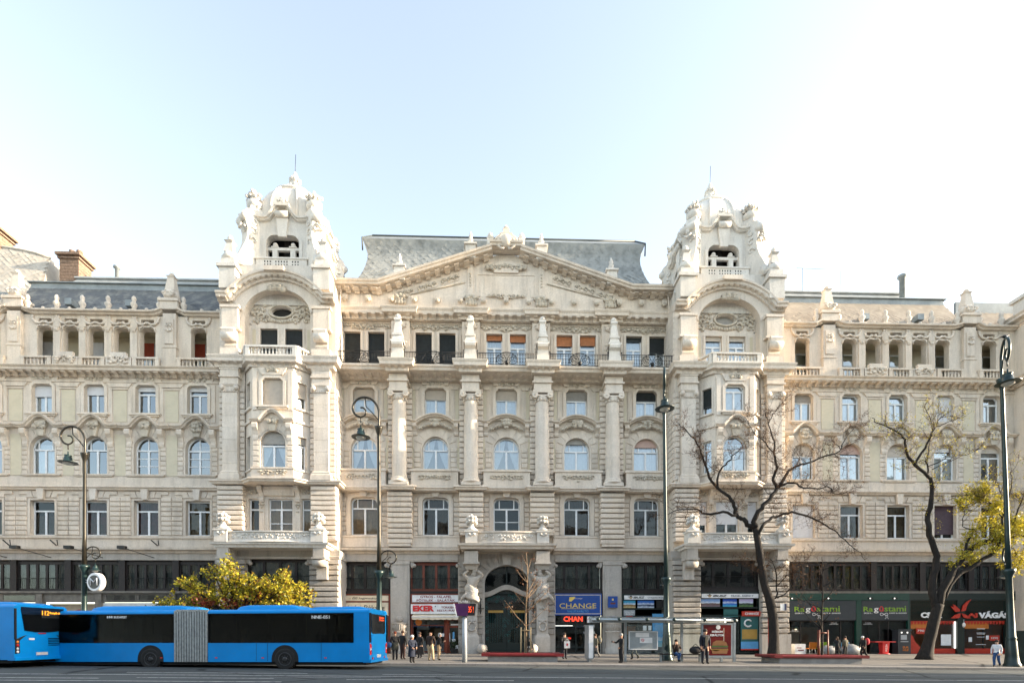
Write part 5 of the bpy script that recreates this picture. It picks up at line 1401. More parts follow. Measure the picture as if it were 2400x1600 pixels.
for nm, c in dict(red=(.60,.03,.03), yellow=(.75,.55,.12), blue=(.006,.055,.27), cream=(.72,.62,.46), whitep=(.78,.78,.77), black=(.012,.012,.012),
                  green=(.004,.042,.030), lime=(.20,.36,.02), greypanel=(.026,.034,.042), orange=(.50,.15,.015), redpanel=(.48,.028,.01), teal=(.018,.11,.105),
                  wood_red=(.19,.035,.013), rust=(.15,.032,.012), steel=(.33,.36,.38), dgreen=(.005,.014,.011), skyblue=(.10,.34,.62), navy=(.02,.03,.09), tan=(.45,.33,.2),
                  whitewall=(.55,.55,.53), maroon=(.22,.015,.02), purple=(.07,.014,.085), gold=(.42,.25,.05), beigewall=(.35,.27,.18)).items():
    M[nm] = plain('paint_'+nm, c, .45, 0, .12, 3)
M['neon'] = plain('red_neon', (.8,.05,.02), .4, emit=(1.0,.05,.02), es=.42)
M['amber'] = plain('amber_display', (.5,.2,.02), .4, emit=(1.0,.36,.02), es=.35)
M['reddisp'] = plain('red_display', (.5,.1,.02), .4, emit=(1.0,.07,.02), es=.32)
M['tube'] = plain('lit_tube', (.8,.8,.8), .4, emit=(1.0,.97,.9), es=.4)
M['lampwarm'] = plain('warm_lamp', (.8,.7,.5), .4, emit=(1.0,.75,.4), es=.7)
def print_mat(name, top, mid, low, hard=.5):
    """a printed landscape: sky over hills over water, in the print itself"""
    m, t, b = nt(name); tc = t.nodes.new('ShaderNodeTexCoord'); sp = t.nodes.new('ShaderNodeSeparateXYZ'); t.links.new(tc.outputs['Generated'], sp.inputs[0])
    n = t.nodes.new('ShaderNodeTexNoise'); n.inputs['Scale'].default_value = 5; t.links.new(tc.outputs['Generated'], n.inputs['Vector'])
    ad = t.nodes.new('ShaderNodeMath'); ad.operation = 'MULTIPLY_ADD'; ad.inputs[1].default_value = .5; t.links.new(n.outputs['Fac'], ad.inputs[0]); t.links.new(sp.outputs['Z'], ad.inputs[2])
    r = t.nodes.new('ShaderNodeValToRGB'); e = r.color_ramp.elements; e[0].position = .35; e[0].color = (*low,1); e[1].position = 1.05 if False else 1.0; e[1].color = (*top,1)
    x = e.new(.55); x.color = (*mid,1); x = e.new(.70); x.color = (*mid,1); x = e.new(.74); x.color = (.6,.68,.75,1)
    t.links.new(ad.outputs[0], r.inputs[0]); t.links.new(r.outputs[0], b.inputs['Base Color']); b.inputs['Roughness'].default_value = .35
    return m
M['view1'] = print_mat('print_temple', (.03,.30,.5), (.22,.12,.03), (.5,.4,.2)); M['view2'] = print_mat('print_mountains', (.01,.12,.45), (.01,.025,.09), (.5,.6,.7))
M['view3'] = print_mat('print_town', (.2,.33,.6), (.12,.07,.07), (.16,.13,.15)); M['view4'] = print_mat('print_sea', (.01,.06,.4), (.02,.12,.5), (.05,.35,.5)); M['view5'] = print_mat('print_peaks', (.45,.4,.6), (.02,.03,.03), (.1,.2,.06))
M['view6'] = print_mat('print_beach', (.05,.3,.6), (.1,.4,.6), (.3,.5,.55))

# ---------------------------------------------------------------- ground floor of the palace
def mezz(cx, w, y, n, mat='dark_wood', curt='cloth_grey', z0=5.32, z1=7.62, rail=True):
    """low mezzanine window band: dark frame, n lights, net curtains, little rail"""
    f = MB(); f.box(cx-w/2, cx+w/2, y-.02, y+.1, z0-.12, z0+.1); f.box(cx-w/2, cx+w/2, y-.02, y+.1, z1-.25, z1)
    for i in range(n+1):
        x = cx-w/2+w*i/n; t = .10 if 0 < i < n else .12
        f.box(max(cx-w/2, x-t), min(cx+w/2, x+t), y-.01, y+.09, z0, z1)
    win = part(f, 'mezzanine_window', mat)
    for i in range(n):
        a, b = cx-w/2+w*i/n+.08, cx-w/2+w*(i+1)/n-.08
        part(MB().add([(a,y+.05,z0+.08),(b,y+.05,z0+.08),(b,y+.05,z1-.2),(a,y+.05,z1-.2)], [(0,1,2,3)]), 'pane', 'shop_glass', win)
        if curt: part(folds(a, b, z0+.1, z1-.2, 8), 'curtain', curt, win, (0, y+.35, 0))
    if rail:
        r = MB(); r.tube([(cx-w/2,y-.08,z0+.95),(cx+w/2,y-.08,z0+.95)], .02, 4)
        for k in range(int(w/.13)): x = cx-w/2+.06+k*.13; r.tube([(x,y-.08,z0),(x,y-.08,z0+.95)], .009, 3, caps=False)
        part(r, 'window_rail', 'iron', win)
    return win
def room_box(x0, x1, y0, y1, z0, z1, mat='room', name='shop_interior'):
    b = MB(); b.add([(x0,y1,z0),(x1,y1,z0),(x1,y1,z1),(x0,y1,z1)], [(0,1,2,3)]); b.add([(x0,y0,z0),(x0,y1,z0),(x0,y1,z1),(x0,y0,z1)], [(0,1,2,3)]); b.add([(x1,y0,z0),(x1,y1,z0),(x1,y1,z1),(x1,y0,z1)], [(3,2,1,0)])
    b.add([(x0,y0,z0),(x1,y0,z0),(x1,y1,z0),(x0,y1,z0)], [(0,1,2,3)]); b.add([(x0,y0,z1),(x1,y0,z1),(x1,y1,z1),(x0,y1,z1)], [(3,2,1,0)])
    return part(b, name, mat)
def glazing(x0, x1, z0, z1, y, cols, mat, fw=.07, rows=(), parent=None, name='shop_window', glass='shop_glass'):
    f = MB(); f.box(x0, x1, y, y+.08, z0, z0+fw); f.box(x0, x1, y, y+.08, z1-fw, z1)
    xs = [x0+(x1-x0)*c for c in cols]
    for x in xs: f.box(max(x0, x-fw/2), min(x1, x+fw/2), y+.002, y+.078, z0+fw, z1-fw) if x0 < x < x1 else f.box(*( (x0, x0+fw) if x == x0 else (x1-fw, x1)), y+.002, y+.078, z0+fw, z1-fw)
    for r in rows: f.box(x0, x1, y-.004, y+.07, r-fw/2, r+fw/2)
    o = part(f, name, mat, parent)
    for a, b in zip(xs[:-1], xs[1:]):
        zz = [z0]+list(rows)+[z1]
        for c, d in zip(zz[:-1], zz[1:]):
            part(MB().add([(a+fw*.4,y+.04,c+fw*.4),(b-fw*.4,y+.04,c+fw*.4),(b-fw*.4,y+.04,d-fw*.4),(a+fw*.4,y+.04,d-fw*.4)], [(0,1,2,3)]), 'pane', glass, o)
    return o
ZB = -.55      # walls run below the sloping pavement
def ground_centre():
    # piers between the shops
    for c in (-8.87, 8.87):
        w = MB().box(c-.78, c+.78, -.10, .8, ZB, 7.75); w.box(c-.62, c+.62, -.16, -.09, 2.6, 7.2); w.box(c-.82, c+.82, -.18, 0, 7.4, 7.75)
        pr = part(w, 'pier', 'low')
        d = MB().lathe([(.70,ZB),(.70,.35),(.60,.45),(.60,1.7),(.66,1.75),(.66,1.85)], c, -.35, 0, n=18); d.lathe([(.55,0),(.58,.1),(.58,.55),(.66,.62),(.66,.72)], c, -.35, 1.85, n=18); d.ball((c,-.4,2.85), .3, .3, .28, n=12, m=8)
        for k in range(14):
            a = PI+PI*k/13; d.tube([(c+.59*math.cos(a),-.35+.59*math.sin(a),1.95),(c+.59*math.cos(a),-.35+.59*math.sin(a),2.4)], .04, 4)
        part(d, 'pier_drum', 'low', pr)
    for sg in (-1, 1):
        x0, x1 = sorted((sg*13.95, sg*4.05))
        b = MB().box(x0, x1, -.12, .8, 7.68, 8.3); b.run([(x0,-.12),(x1,-.12)], [(0,7.62),(.06,7.64),(.08,7.74),(.12,7.78),(.12,7.84),(0,7.86)])
        part(b, 'shop_architrave', 'low')
    # scroll corners in the heads of the shop openings
    for c in (-11.82, -5.91, 5.91, 11.82):
        for sg in (-1, 1):
            e = c+sg*2.1
            part(MB().box(*sorted((e, e-sg*.28)), -.06, .3, 7.28, 7.68).tube([(e-sg*.30,-.10,7.32),(e-sg*.30,.2,7.32)], .16, 9).tube([(e-sg*.14,-.09,7.22),(e-sg*.14,.2,7.22)], .1, 8), 'scroll_corner', 'low')
        mezz(c, 4.2, .22, 4, 'rust' if c == -5.91 else 'dark_wood')
        part(MB().box(c-2.1, c+2.1, .0, .4, 4.98, 5.2), 'shop_transom', 'dark_wood')
        room_box(c-2.1, c+2.1, .6, 5.0, ZB+.5, 4.9, 'room'); part(MB().box(c-2.1, c+2.1, .95, 1.1, 5.0, 7.9), 'mezzanine_interior', 'room')
def ground_door():
    # rusticated jambs, deep arch, wave-shaped transom, iron-glazed door
    ja = MB()
    ja.bay(-4.06, 4.06, ZB, 8.3, -.05, arch_out(0, 3.7, ZB, 5.9, 1.45, 16), .75)
    wl = part(ja, 'portal_wall', 'low')
    for sg in (-1, 1):
        for a, b in ((1.95, 2.42), (3.36, 4.0)):
            xa, xb = sorted((sg*a, sg*b)); courses(xa, xb, 1.55, 7.0, 11, -.05, .14, 'rough', joint=.07, name='quoin')
        # herm pedestal with wreath
        c = sg*2.9
        p = MB().box(c-.62, c+.62, -1.05, 0, ZB, 1.35); p.frustum(c, -.52, 1.35, 1.6, .62, .53, .5, .46); p.box(c-.46, c+.46, -.95, 0, 1.6, 3.0); p.frustum(c, -.48, 3.0, 4.4, .44, .42, .52, .48)
        pe = part(p, 'herm_pedestal', 'low')
        wr = MB()
        for k in range(16):
            a = 2*PI*k/16; wr.ball((c+.30*math.cos(a), -1.0, 2.25+.36*math.sin(a)), .10, .08, .10, n=5, m=4)
        for k in range(6): wr.ball((c-.25+.1*k, -1.0, 2.72), .09, .07, .09, n=5, m=4)
        part(wr, 'wreath', 'low', pe)
        part(MB().box(c-.55, c+.55, -1.7, 0, 7.35, 8.3).box(c-.66, c+.66, -1.8, 0, 7.25, 7.38).frustum(c, -.75, 6.85, 7.25, .45, .6, .6, .75), 'portal_bracket', 'low')
        part(MB().lathe([(.18,ZB),(.2,.05)], sg*2.05, -1.4, zg(0,-1.4)*0, n=10).ball((sg*2.05,-1.4,.42), .44, .44, .42, n=16, m=10), 'guard_stone', 'low')
        # wall sconce
        part(MB().tube([(sg*2.2,-.2,3.3),(sg*2.2,-.3,3.9),(sg*2.2,-.28,4.4)], [.03,.06,.02], 6).tube([(sg*2.2-.3,-.25,3.75),(sg*2.2+.3,-.25,3.75)], .025, 4), 'wall_sconce', 'iron')
    voussoirs(0, 5.9, 1.95, 1.55, .78, 13, -.05, .13, 'rough', a0=.08, a1=.92, skip_mid=False)
    part(MB().poly([(-.3,7.35),(.3,7.35),(.42,8.2),(-.42,8.2)], -.4, 0), 'keystone', 'low')
    part(surround(MB(), arch_out(0, 3.7, ZB, 5.9, 1.45, 16), -.05, .22, .10), 'portal_surround', 'low')
    # wavy transom
    tp, bt = [], []
    for k in range(17):
        t = -1+2*k/16; w = .5*math.cos(t*PI)*.5+.25; tp.append((t*1.85, 5.12+.62*(.5+.5*math.cos(t*PI)))); bt.append((t*1.85, 4.72+.62*(.5+.5*math.cos(t*PI))))
    tr = MB()
    for k in range(16):
        tr.add([(bt[k][0],.15,bt[k][1]),(bt[k+1][0],.15,bt[k+1][1]),(tp[k+1][0],.05,tp[k+1][1]),(tp[k][0],.05,tp[k][1]),(tp[k][0],.6,tp[k][1]),(tp[k+1][0],.6,tp[k+1][1]),(bt[k][0],.6,bt[k][1]),(bt[k+1][0],.6,bt[k+1][1])], [(0,1,2,3),(3,2,5,4),(1,0,6,7)])
    part(tr, 'wave_transom', 'low')
    y = .5
    fan = part(MB().box(-.05, .05, y, y+.08, 5.5, 7.2).box(-1.85, 1.85, y, y+.06, 4.9, 5.0), 'fanlight', 'dgreen')
    part(MB().add([(px, y+.05, pz) for px, pz in arch_out(0, 3.7, 4.9, 5.9, 1.45, 16)], [tuple(range(19))[::-1]]), 'pane', 'shop_glass', fan)
    for sg in (-1, 1):
        a, b = sorted((sg*.02, sg*1.85))
        d = MB().box(a, b, y, y+.1, ZB, .9); d.box(a, b, y, y+.1, 4.3, 5.2); d.box(a, a+.30, y, y+.1, .9, 4.3); d.box(b-.30, b, y, y+.1, .9, 4.3); d.box(a+.3, b-.3, y-.01, y+.09, 2.05, 2.2)
        dl = part(d, 'portal_door', 'dgreen')
        part(MB().add([(a+.3,y+.06,.9),(b-.3,y+.06,.9),(b-.3,y+.06,4.3),(a+.3,y+.06,4.3)], [(0,1,2,3)]), 'pane', 'shop_glass', dl)
        part(MB().box(a+.28, b-.28, y-.03, y+.02, 3.42, 3.62), 'brass_band', 'gold', dl)
        g = MB()
        for k in range(9): x = a+.34+k*(b-a-.68)/8; g.tube([(x,y+.02,.9),(x,y+.02,3.42)], .012, 3)
        rnd = random.Random(int(sg)+4)
        for k in range(26):
            zz = rnd.uniform(1.0, 4.2); xx = rnd.choice((a+.15, b-.15))+rnd.uniform(-.1,.1); r = rnd.uniform(.06,.12)
            g.tube([(xx+r*math.cos(q*.8), y-.02, zz+r*math.sin(q*.8)) for q in range(7)], .014, 3, caps=False)
        for k in range(22):
            xx = rnd.uniform(a+.1, b-.1); zz = rnd.uniform(4.35, 4.9); r = rnd.uniform(.06,.13)
            g.tube([(xx+r*math.cos(q*.8), y-.02, zz+r*math.sin(q*.8)) for q in range(7)], .014, 3, caps=False)
        part(g, 'door_ironwork', 'teal', dl)
    room_box(-1.85, 1.85, .65, 6, ZB, 7.4)
    # balcony over the door
    slab = MB().box(-3.6, 3.6, -1.9, 0, 8.42, 8.84); slab.run([(-3.6,0),(-3.6,-1.9),(3.6,-1.9),(3.6,0)], [(0,8.40),(.12,8.42),(.18,8.6),(.36,8.66),(.4,8.82),(0,8.86)])
    part(slab, 'balcony_slab', 'tower')
    pp = [(2.35*(-1+2*k/12), -1.86-.34*(1-(-1+2*k/12)**2)) for k in range(13)]
    pa = part(MB().run(pp, [(-.14,8.86),(.12,8.86),(.06,8.98),(.06,9.62),(.16,9.68),(.16,9.80),(-.14,9.80)]), 'balcony_parapet', 'tower')
    cv = MB(); rnd = random.Random(8)
    for k in range(60):
        t = rnd.uniform(-.9,.9); cv.ball((2.35*t, -1.95-.34*(1-t*t), rnd.uniform(9.1,9.55)), rnd.uniform(.05,.11), .05, rnd.uniform(.05,.1), n=5, m=4)
    part_split(cv, 'carved_relief', 'dome', pa)
    for sg in (-1, 1): part(balcony_vase(MB(), sg*2.86, -1.72, 8.86), 'vase_pedestal', 'dome')
def ground_tower(s):
    X = s*18.1
    for sg in (-1, 1):
        a, b = sorted((X+sg*2.5, X+sg*4.75)); w = part(MB().box(a, b, -1.9, .8, ZB, 8.3), 'rusticated_pier', 'low')
        courses(a, b, 1.6, 7.1, 13, -1.9, .32, 'rough', parent=w, joint=.08, c=.05, jitter=.04, seed=5)
        part_split(MB().box(a-.08, b+.08, -2.34, -1.9, ZB, 1.55).box(a-.02, b+.02, -2.25, -1.9, 7.15, 7.5), 'pier_plinth', 'low', w)
    part(MB().box(X-4.8, X+4.8, -1.95, .8, 7.6, 8.24).run([(X-4.8,-1.95),(X+4.8,-1.95)], [(0,7.55),(.08,7.58),(.1,7.7),(.14,7.74),(0,7.8)]), 'shop_architrave', 'low')
    mezz(X, 5.0, -1.6, 4, 'dark_wood', None if s > 0 else 'cloth_grey')
    part(MB().box(X-2.5, X+2.5, -1.7, -1.4, 4.98, 5.22), 'shop_transom', 'dark_wood'); part(MB().box(X-2.5, X+2.5, -.9, -.8, 5.0, 7.9), 'mezzanine_interior', 'room')
    room_box(X-2.5, X+2.5, -1.3, 4.0, ZB+.4, 4.9)
    for sg in (-1, 1): part(MB().box(*sorted((X+sg*2.5, X+sg*2.22)), -1.9, -1.6, 7.2, 7.6).tube([(X+sg*2.22,-1.95,7.24),(X+sg*2.22,-1.7,7.24)], .16, 9), 'scroll_corner', 'low')
def ground_wing(s):
    x0, x1 = (22.85, 44.4) if s > 0 else (-44.4, -22.85)
    part(MB().box(x0, x1, -.10, .8, 7.72, 8.3), 'shop_architrave', 'low')
    n = 5; w = (x1-x0)/n
    for i in range(n):
        c = x0+w*(i+.5); mezz(c, w-.5, .15, 5, 'dark_wood', 'cloth_grey')
        part(MB().box(c-w/2-.25, c-w/2+.25, -.02, .5, 5.2, 7.72), 'mezzanine_post', 'dark_wood')
    part(MB().box(x0, x1, -.12, .5, 5.02, 5.2), 'shop_transom', 'grey_wood'); part(MB().box(x0, x1, 1.0, 1.1, 5.0, 7.9), 'mezzanine_interior', 'room')
    part(MB().box(x0, x1, .5, .9, ZB-.4, ZB), 'wall_footing', 'low')
ground_centre(); ground_door(); ground_tower(-1); ground_tower(1); ground_wing(-1); ground_wing(1)

# ---- shopfronts (parts of the palace) and the signs hung on them (things of their own)
def board(name, label, x0, x1, z0, z1, y, mat, t=.10, edge=None, group=None):
    o = thing(name, label, 'sign', ((x0+x1)/2, y, z0), group=group); w, h = x1-x0, z1-z0
    MB().box(-w/2, w/2, -t/2, t/2, 0, h).build('board', M[mat], o)
    if edge:
        e = MB(); k = .045
        e.box(-w/2+.1, w/2-.1, -t/2-.01, -t/2+.005, .10, .10+k); e.box(-w/2+.1, w/2-.1, -t/2-.01, -t/2+.005, h-.10-k, h-.10)
        e.box(-w/2+.1, -w/2+.1+k, -t/2-.01, -t/2+.005, .10+k, h-.10-k); e.box(w/2-.1-k, w/2-.1, -t/2-.01, -t/2+.005, .10+k, h-.10-k); e.build('border', M[edge], o)
    o['_f'] = -t/2
    return o
def put(o, body, x, z, w, h, mat, **k):
    return letters(o, body, x, o['_f']-.002, z, w, h, mat, **k)
# bakery
c = -11.82
part(MB().box(c-2.1, c+2.1, .05, .3, 4.86, 5.0).box(c-2.1, c-1.98, .05, .3, ZB, 4.86).box(c+1.98, c+2.1, .05, .3, ZB, 4.86).box(c-1.98, c+1.98, .05, .3, 4.28, 4.38), 'shop_surround', 'wood_red')
glazing(c-1.98, c+1.98, .1, 3.1, .15, (0, .33, .66, 1), 'wood_red')
o = board('shop_sign', 'cream board with small brown script lettering in a red frame above the bus roof', c-1.95, c+1.95, 4.40, 4.84, .12, 'cream'); put(o, '– Élő hagyomány –', 0, .22, 2.6, .26, 'dark_wood', shear=.35)
o = board('shop_sign', 'cream bakery board with large dark serif lettering partly behind the bus roof', c-1.95, c+1.95, 3.15, 4.26, .12, 'cream'); put(o, 'Lipóti Pékség', 0, .62, 3.3, .55, 'dark_wood')
# turkish restaurant
c = -5.91
part(MB().box(c-2.1, c+2.1, .0, .3, 4.90, 5.0).box(c-2.1, c-2.0, .0, .3, ZB, 4.9).box(c+2.0, c+2.1, .0, .3, ZB, 4.9).box(c-2.0, c+2.0, .0, .3, 4.12, 4.28), 'shop_surround', 'wood_red')
o = board('shop_sign', 'white board with two rows of dark red capitals over the red and white light box', c-1.98, c+1.98, 4.30, 4.88, .05, 'whitep'); put(o, 'GYROS - FALAFEL', 0, .43, 2.6, .21, 'maroon', bold=.02); put(o, 'FŐTELEK - SALÁTÁK', 0, .16, 3.2, .24, 'maroon', bold=.02)
o = board('shop_sign', 'white light box with big red letters and smaller dark red words over a restaurant awning', c-2.05, c+2.05, 3.30, 4.10, -.12, 'whitep', t=.3); put(o, 'EKER', -1.0, .45, 1.75, .48, 'red', bold=.05, ext=.05); put(o, '•', -.02, .62, .1, .1, 'black'); put(o, 'TÜRKISH', 1.0, .55, 1.1, .2, 'maroon', bold=.02); put(o, 'RESTAURANT', 1.0, .28, 1.75, .16, 'maroon', bold=.02)
aw = thing('awning', 'cream scalloped awning with warm lamps under it over a restaurant front', 'awning', (c, -.15, 2.9))
v = []; f = []
for k in range(33):
    xx = -1.9+3.8*k/32; v += [(xx,.05,.38),(xx,-.55,.14),(xx,-.56,-.06-.05*abs(math.sin(k*PI/4)))]
for k in range(32): f += [(3*k,3*k+1,3*k+4,3*k+3),(3*k+1,3*k+2,3*k+5,3*k+4)]
MB().add(v, f).build('canopy', M['cream'], aw); MB().box(-1.92,1.92,-.6,-.54,.10,.18).build('front_bar', M['whitep'], aw)
for k in range(4): MB().ball((-1.2+k*.8,-.3,.12), .07).build('lamp', M['lampwarm'], aw)
sf = glazing(c-2.0, c+.75, .1, 2.95, .10, (0, 1), 'rust', .1, rows=(2.35,))
dr = glazing(c+.95, c+2.0, .02, 2.95, .12, (0, 1), 'wood_red', .17, rows=(2.25,), name='shop_door'); part(MB().box(c+1.12, c+1.16, .02, .08, 1.0, 1.7), 'handle', 'whitep', dr)
part(MB().box(c+.75, c+.95, .0, .3, ZB, 2.95), 'door_post', 'wood_red')
part(MB().box(c-1.9, c+.7, .9, 1.6, 0, 1.05), 'counter', 'steel'); part(MB().frustum(c-1.2,1.3,2.0,2.5,.55,.4,.45,.3), 'extractor_hood', 'steel'); part(MB().lathe([(.16,0),(.16,.9)], c-1.6, 1.0, 1.05, n=10), 'gyros_spit', 'steel')
part(MB().box(c-.3, c+.35, 1.5, 1.55, 1.4, 2.1).box(c-2,c+2,4.6,4.7,0,3), 'back_wall_panel', 'beigewall')
for (xx, zz, w, h, m) in ((c+.42, 1.55, .5, .26, 'whitep'), (c+1.45, 1.5, .16, .6, 'skyblue'), (c+1.45, 1.1, .3, .2, 'whitep'), (c+1.75, .5, .35, .4, 'whitep'), (c+1.62, 2.42, .8, .12, 'whitep')):
    part(MB().box(xx-w/2, xx+w/2, .085, .095, zz-h/2, zz+h/2), 'paper_notice', m)
part(MB().lathe([(.28,0),(.28,.03)], 0, 0, 0, n=14), 'orange_slice_sticker', 'orange', sf, (0,0,0)).matrix_local = Matrix.Translation((c-1.45, .09, 2.62)) @ Matrix.Rotation(R(90), 4, 'X')
# exchange office
c = 5.91
o = board('shop_sign', 'large blue exchange board with yellow capitals and a thin yellow border', c-1.98, c+2.08, 3.18, 5.0, -.02, 'blue', edge='cream')
put(o, 'CHANGE', 0, .80, 3.1, .40, 'yellow', bold=.0); put(o, 'VALUTAVÁLTÓ', 0, .36, 1.8, .24, 'skyblue'); MB().box(-1.4,1.4,-.062,-.05,.54,.57).build('rule', M['yellow'], o)
lg = MB().poly([(-.75,1.18),(-.55,1.15),(-.3,1.38),(-.2,1.55),(-.7,1.52)], -.07, -.05); lg.build('emblem', M['yellow'], o); put(o, 'Best-change', .0, 1.40, .75, .12, 'cream', shear=.4)
ne = thing('neon_sign', 'glowing red neon capitals hanging in a dark shop front under the blue board', 'neon sign', (c-.35, .0, 2.62))
letters(ne, 'CHAN', 0, -.05, .25, 1.6, .42, 'neon', ext=.04, bold=.015); MB().box(-1.0,.95,-.02,.02,-.02,.52).build('backing', M['black'], ne)
ac = thing('air_conditioner', 'white wall air conditioner with round fan grille beside the neon letters', 'air conditioner', (c+1.45, -.15, 2.55))
MB().box(-.62,.62,-.18,.18,0,.52).build('casing', M['whitep'], ac); MB().lathe([(.22,0),(.22,.03)],0,0,0,n=18).build('fan_grille', M['black'], ac).matrix_local = Matrix.Translation((-.25,-.185,.26)) @ Matrix.Rotation(R(90),4,'X'); MB().box(.2,.5,-.19,-.18,.32,.42).build('badge', M['skyblue'], ac)
gw = glazing(c-2.0, c+2.0, .0, 3.1, .15, (0, .48, 1), 'dgreen', .08, rows=(.5,))
for k, (t_, zz) in enumerate((('CHANGE', 2.28), ('CHANGE', 1.72), ('SPA', 1.25))): letters(gw, t_, c+1.05, .14, zz, .95 if k < 2 else .5, .19, 'whitep', ext=.006)
part(MB().box(c-1.9,c-.2,1.6,2.4,0,1.0), 'counter', 'dark_wood'); part(MB().box(c-1.8,c-.2,1.2,1.3,2.3,2.36), 'lit_strip', 'tube')
ln = thing('lit_sign', 'small red glowing open sign with blue dots inside the exchange window', 'sign', (c-.75, .3, 1.15)); letters(ln, 'OPEN', 0, 0, .1, .5, .17, 'neon', ext=.02); MB().box(-.3,.3,.0,.02,0,.24).build('backing', M['black'], ln)
# travel agency, two fronts
def agency(x0, x1, y, txt, w0, pics, label, tail):
    c = (x0+x1)/2
    part(MB().box(x0, x1, y, y+.2, 4.5, 5.0).box(x0, x0+.1, y, y+.2, ZB, 4.5).box(x1-.1, x1, y, y+.2, ZB, 4.5).box(x0+.1, x1-.1, y+.01, y+.19, 3.66, 3.76).box(x0+.1, x1-.1, y+.01, y+.19, 3.08, 3.14), 'shop_surround', 'dgreen')
    o = board('shop_sign', label, x0+.18, x1-.12, 4.50, 4.84, y-.08, 'whitep'); hw = (x1-x0)/2-.15
    h = MB(); h.ball((-hw*.72,-.07,.15), .13, .03, .10, n=10, m=6); h.build('emblem_face', M['tan'], o); MB().box(-hw*.72-.22,-hw*.72+.2,-.085,-.05,.20,.24).lathe([(.12,0),(.06,.09)],-hw*.72,-.07,.22,n=10,sy=.3).build('emblem_hat', M['black'], o)
    put(o, 'IBUSZ', -hw*.36, .17, hw*.5, .18, 'black', shear=.3, bold=.03); put(o, tail, hw*.42, .17, hw*.80, .15, 'navy')
    for k, (a, b, m) in enumerate(pics):
        part(MB().box(x0+a, x0+b, y+.02, y+.06, 3.80, 4.42), 'window_print', m)
    n = len(pics)
    return glazing(x0+.1, x1-.1, 0.0, 3.06, y+.05, (0, .33, .66, 1), 'dgreen', .09, rows=(.55,))
c = 11.82
g = agency(c-2.1, c+2.1, .06, '', 0, ((.15,1.15,'view1'),(1.35,2.75,'view2'),(2.95,4.0,'black')), 'white agency board with small hat emblem beside the tall green lamp post', 'UTAZÁSI IRODA')
part(MB().box(c-1.95,c-1.0,.04,.07,3.16,3.62), 'window_print', 'steel'); letters(g, 'UTAZÁSI', c-1.48, .03, 3.45, .7, .13, 'whitep'); letters(g, 'IRODA', c-1.48, .03, 3.27, .6, .15, 'whitep'); part(MB().box(c-1.75,c-1.2,.05,.08,2.75,3.1), 'window_print', 'redpanel')
part(MB().box(c+.5,c+2.0,.06,.09,1.7,3.3), 'window_print', 'skyblue'); part(MB().box(c+.5,c+2.0,.055,.085,.5,1.68), 'window_print', 'view6'); part(MB().box(c-.3,c+.0,.06,.09,1.9,2.3).box(c+.15,c+.42,.06,.09,1.9,2.3), 'paper_notice', 'whitep')
part(MB().box(c-2.0,c-.3,2.5,2.6,1.6,2.3), 'wall_picture', 'orange')
c = 18.1
g = agency(c-2.5, c+2.5, -1.75, '', 0, ((.12,1.75,'view3'),(2.0,3.15,'view4'),(3.35,4.5,'view5')), 'white agency board with small hat emblem beside the thick bare tree trunk', 'TRAVEL AGENCY')
part(MB().box(c-.45,c+.75,-1.74,-1.70,2.95,3.60), 'window_print', 'teal'); 
part(MB().box(c+.95,c+2.4,-1.78,-1.74,.9,3.06), 'window_print', 'teal'); part(MB().box(c+1.05,c+2.3,-1.80,-1.78,1.15,1.95), 'window_print', 'gold'); part(MB().box(c+.95,c+2.4,-1.80,-1.78,.35,.95), 'window_print', 'skyblue'); part(MB().box(c+.95,c+2.4,-1.81,-1.79,.25,.36), 'window_print', 'redpanel')
dl = MB(); dl.tube([(c+1.55+.3*math.cos(t*.5+.6), -1.82, 2.45+.28*math.sin(t*.5+.6)) for t in range(11)], .07, 5); part_split(dl, 'window_print', 'whitep')
o = board('shop_sign', 'red arrow shaped panel with white capitals beside the thick bare tree trunk', c+.98, c+2.6, 3.02, 3.42, -1.9, 'redpanel'); put(o, 'CHANGE', 0, .2, 1.15, .2, 'whitep', bold=.02)
o = board('street_sign', 'small blue and white square sign on the rough stone pier behind the thick trunk', 22.0, 22.5, 3.45, 4.0, -2.4, 'whitep', t=.04); MB().box(.08,.25,-.03,-.02,.0,.55).build('blue_field', M['navy'], o)
# exchange shop side sign on pier
o = board('projecting_sign', 'small blue sign with faint yellow print on the plain stone pier', 8.45, 9.25, 3.8, 4.75, -.35, 'blue', t=.14); MB().box(-.2,.2,-.08,-.07,.28,.42).build('print', M['rust'], o); MB().box(-.08,.05,-.08,-.07,.6,.75).build('emblem', M['yellow'], o)
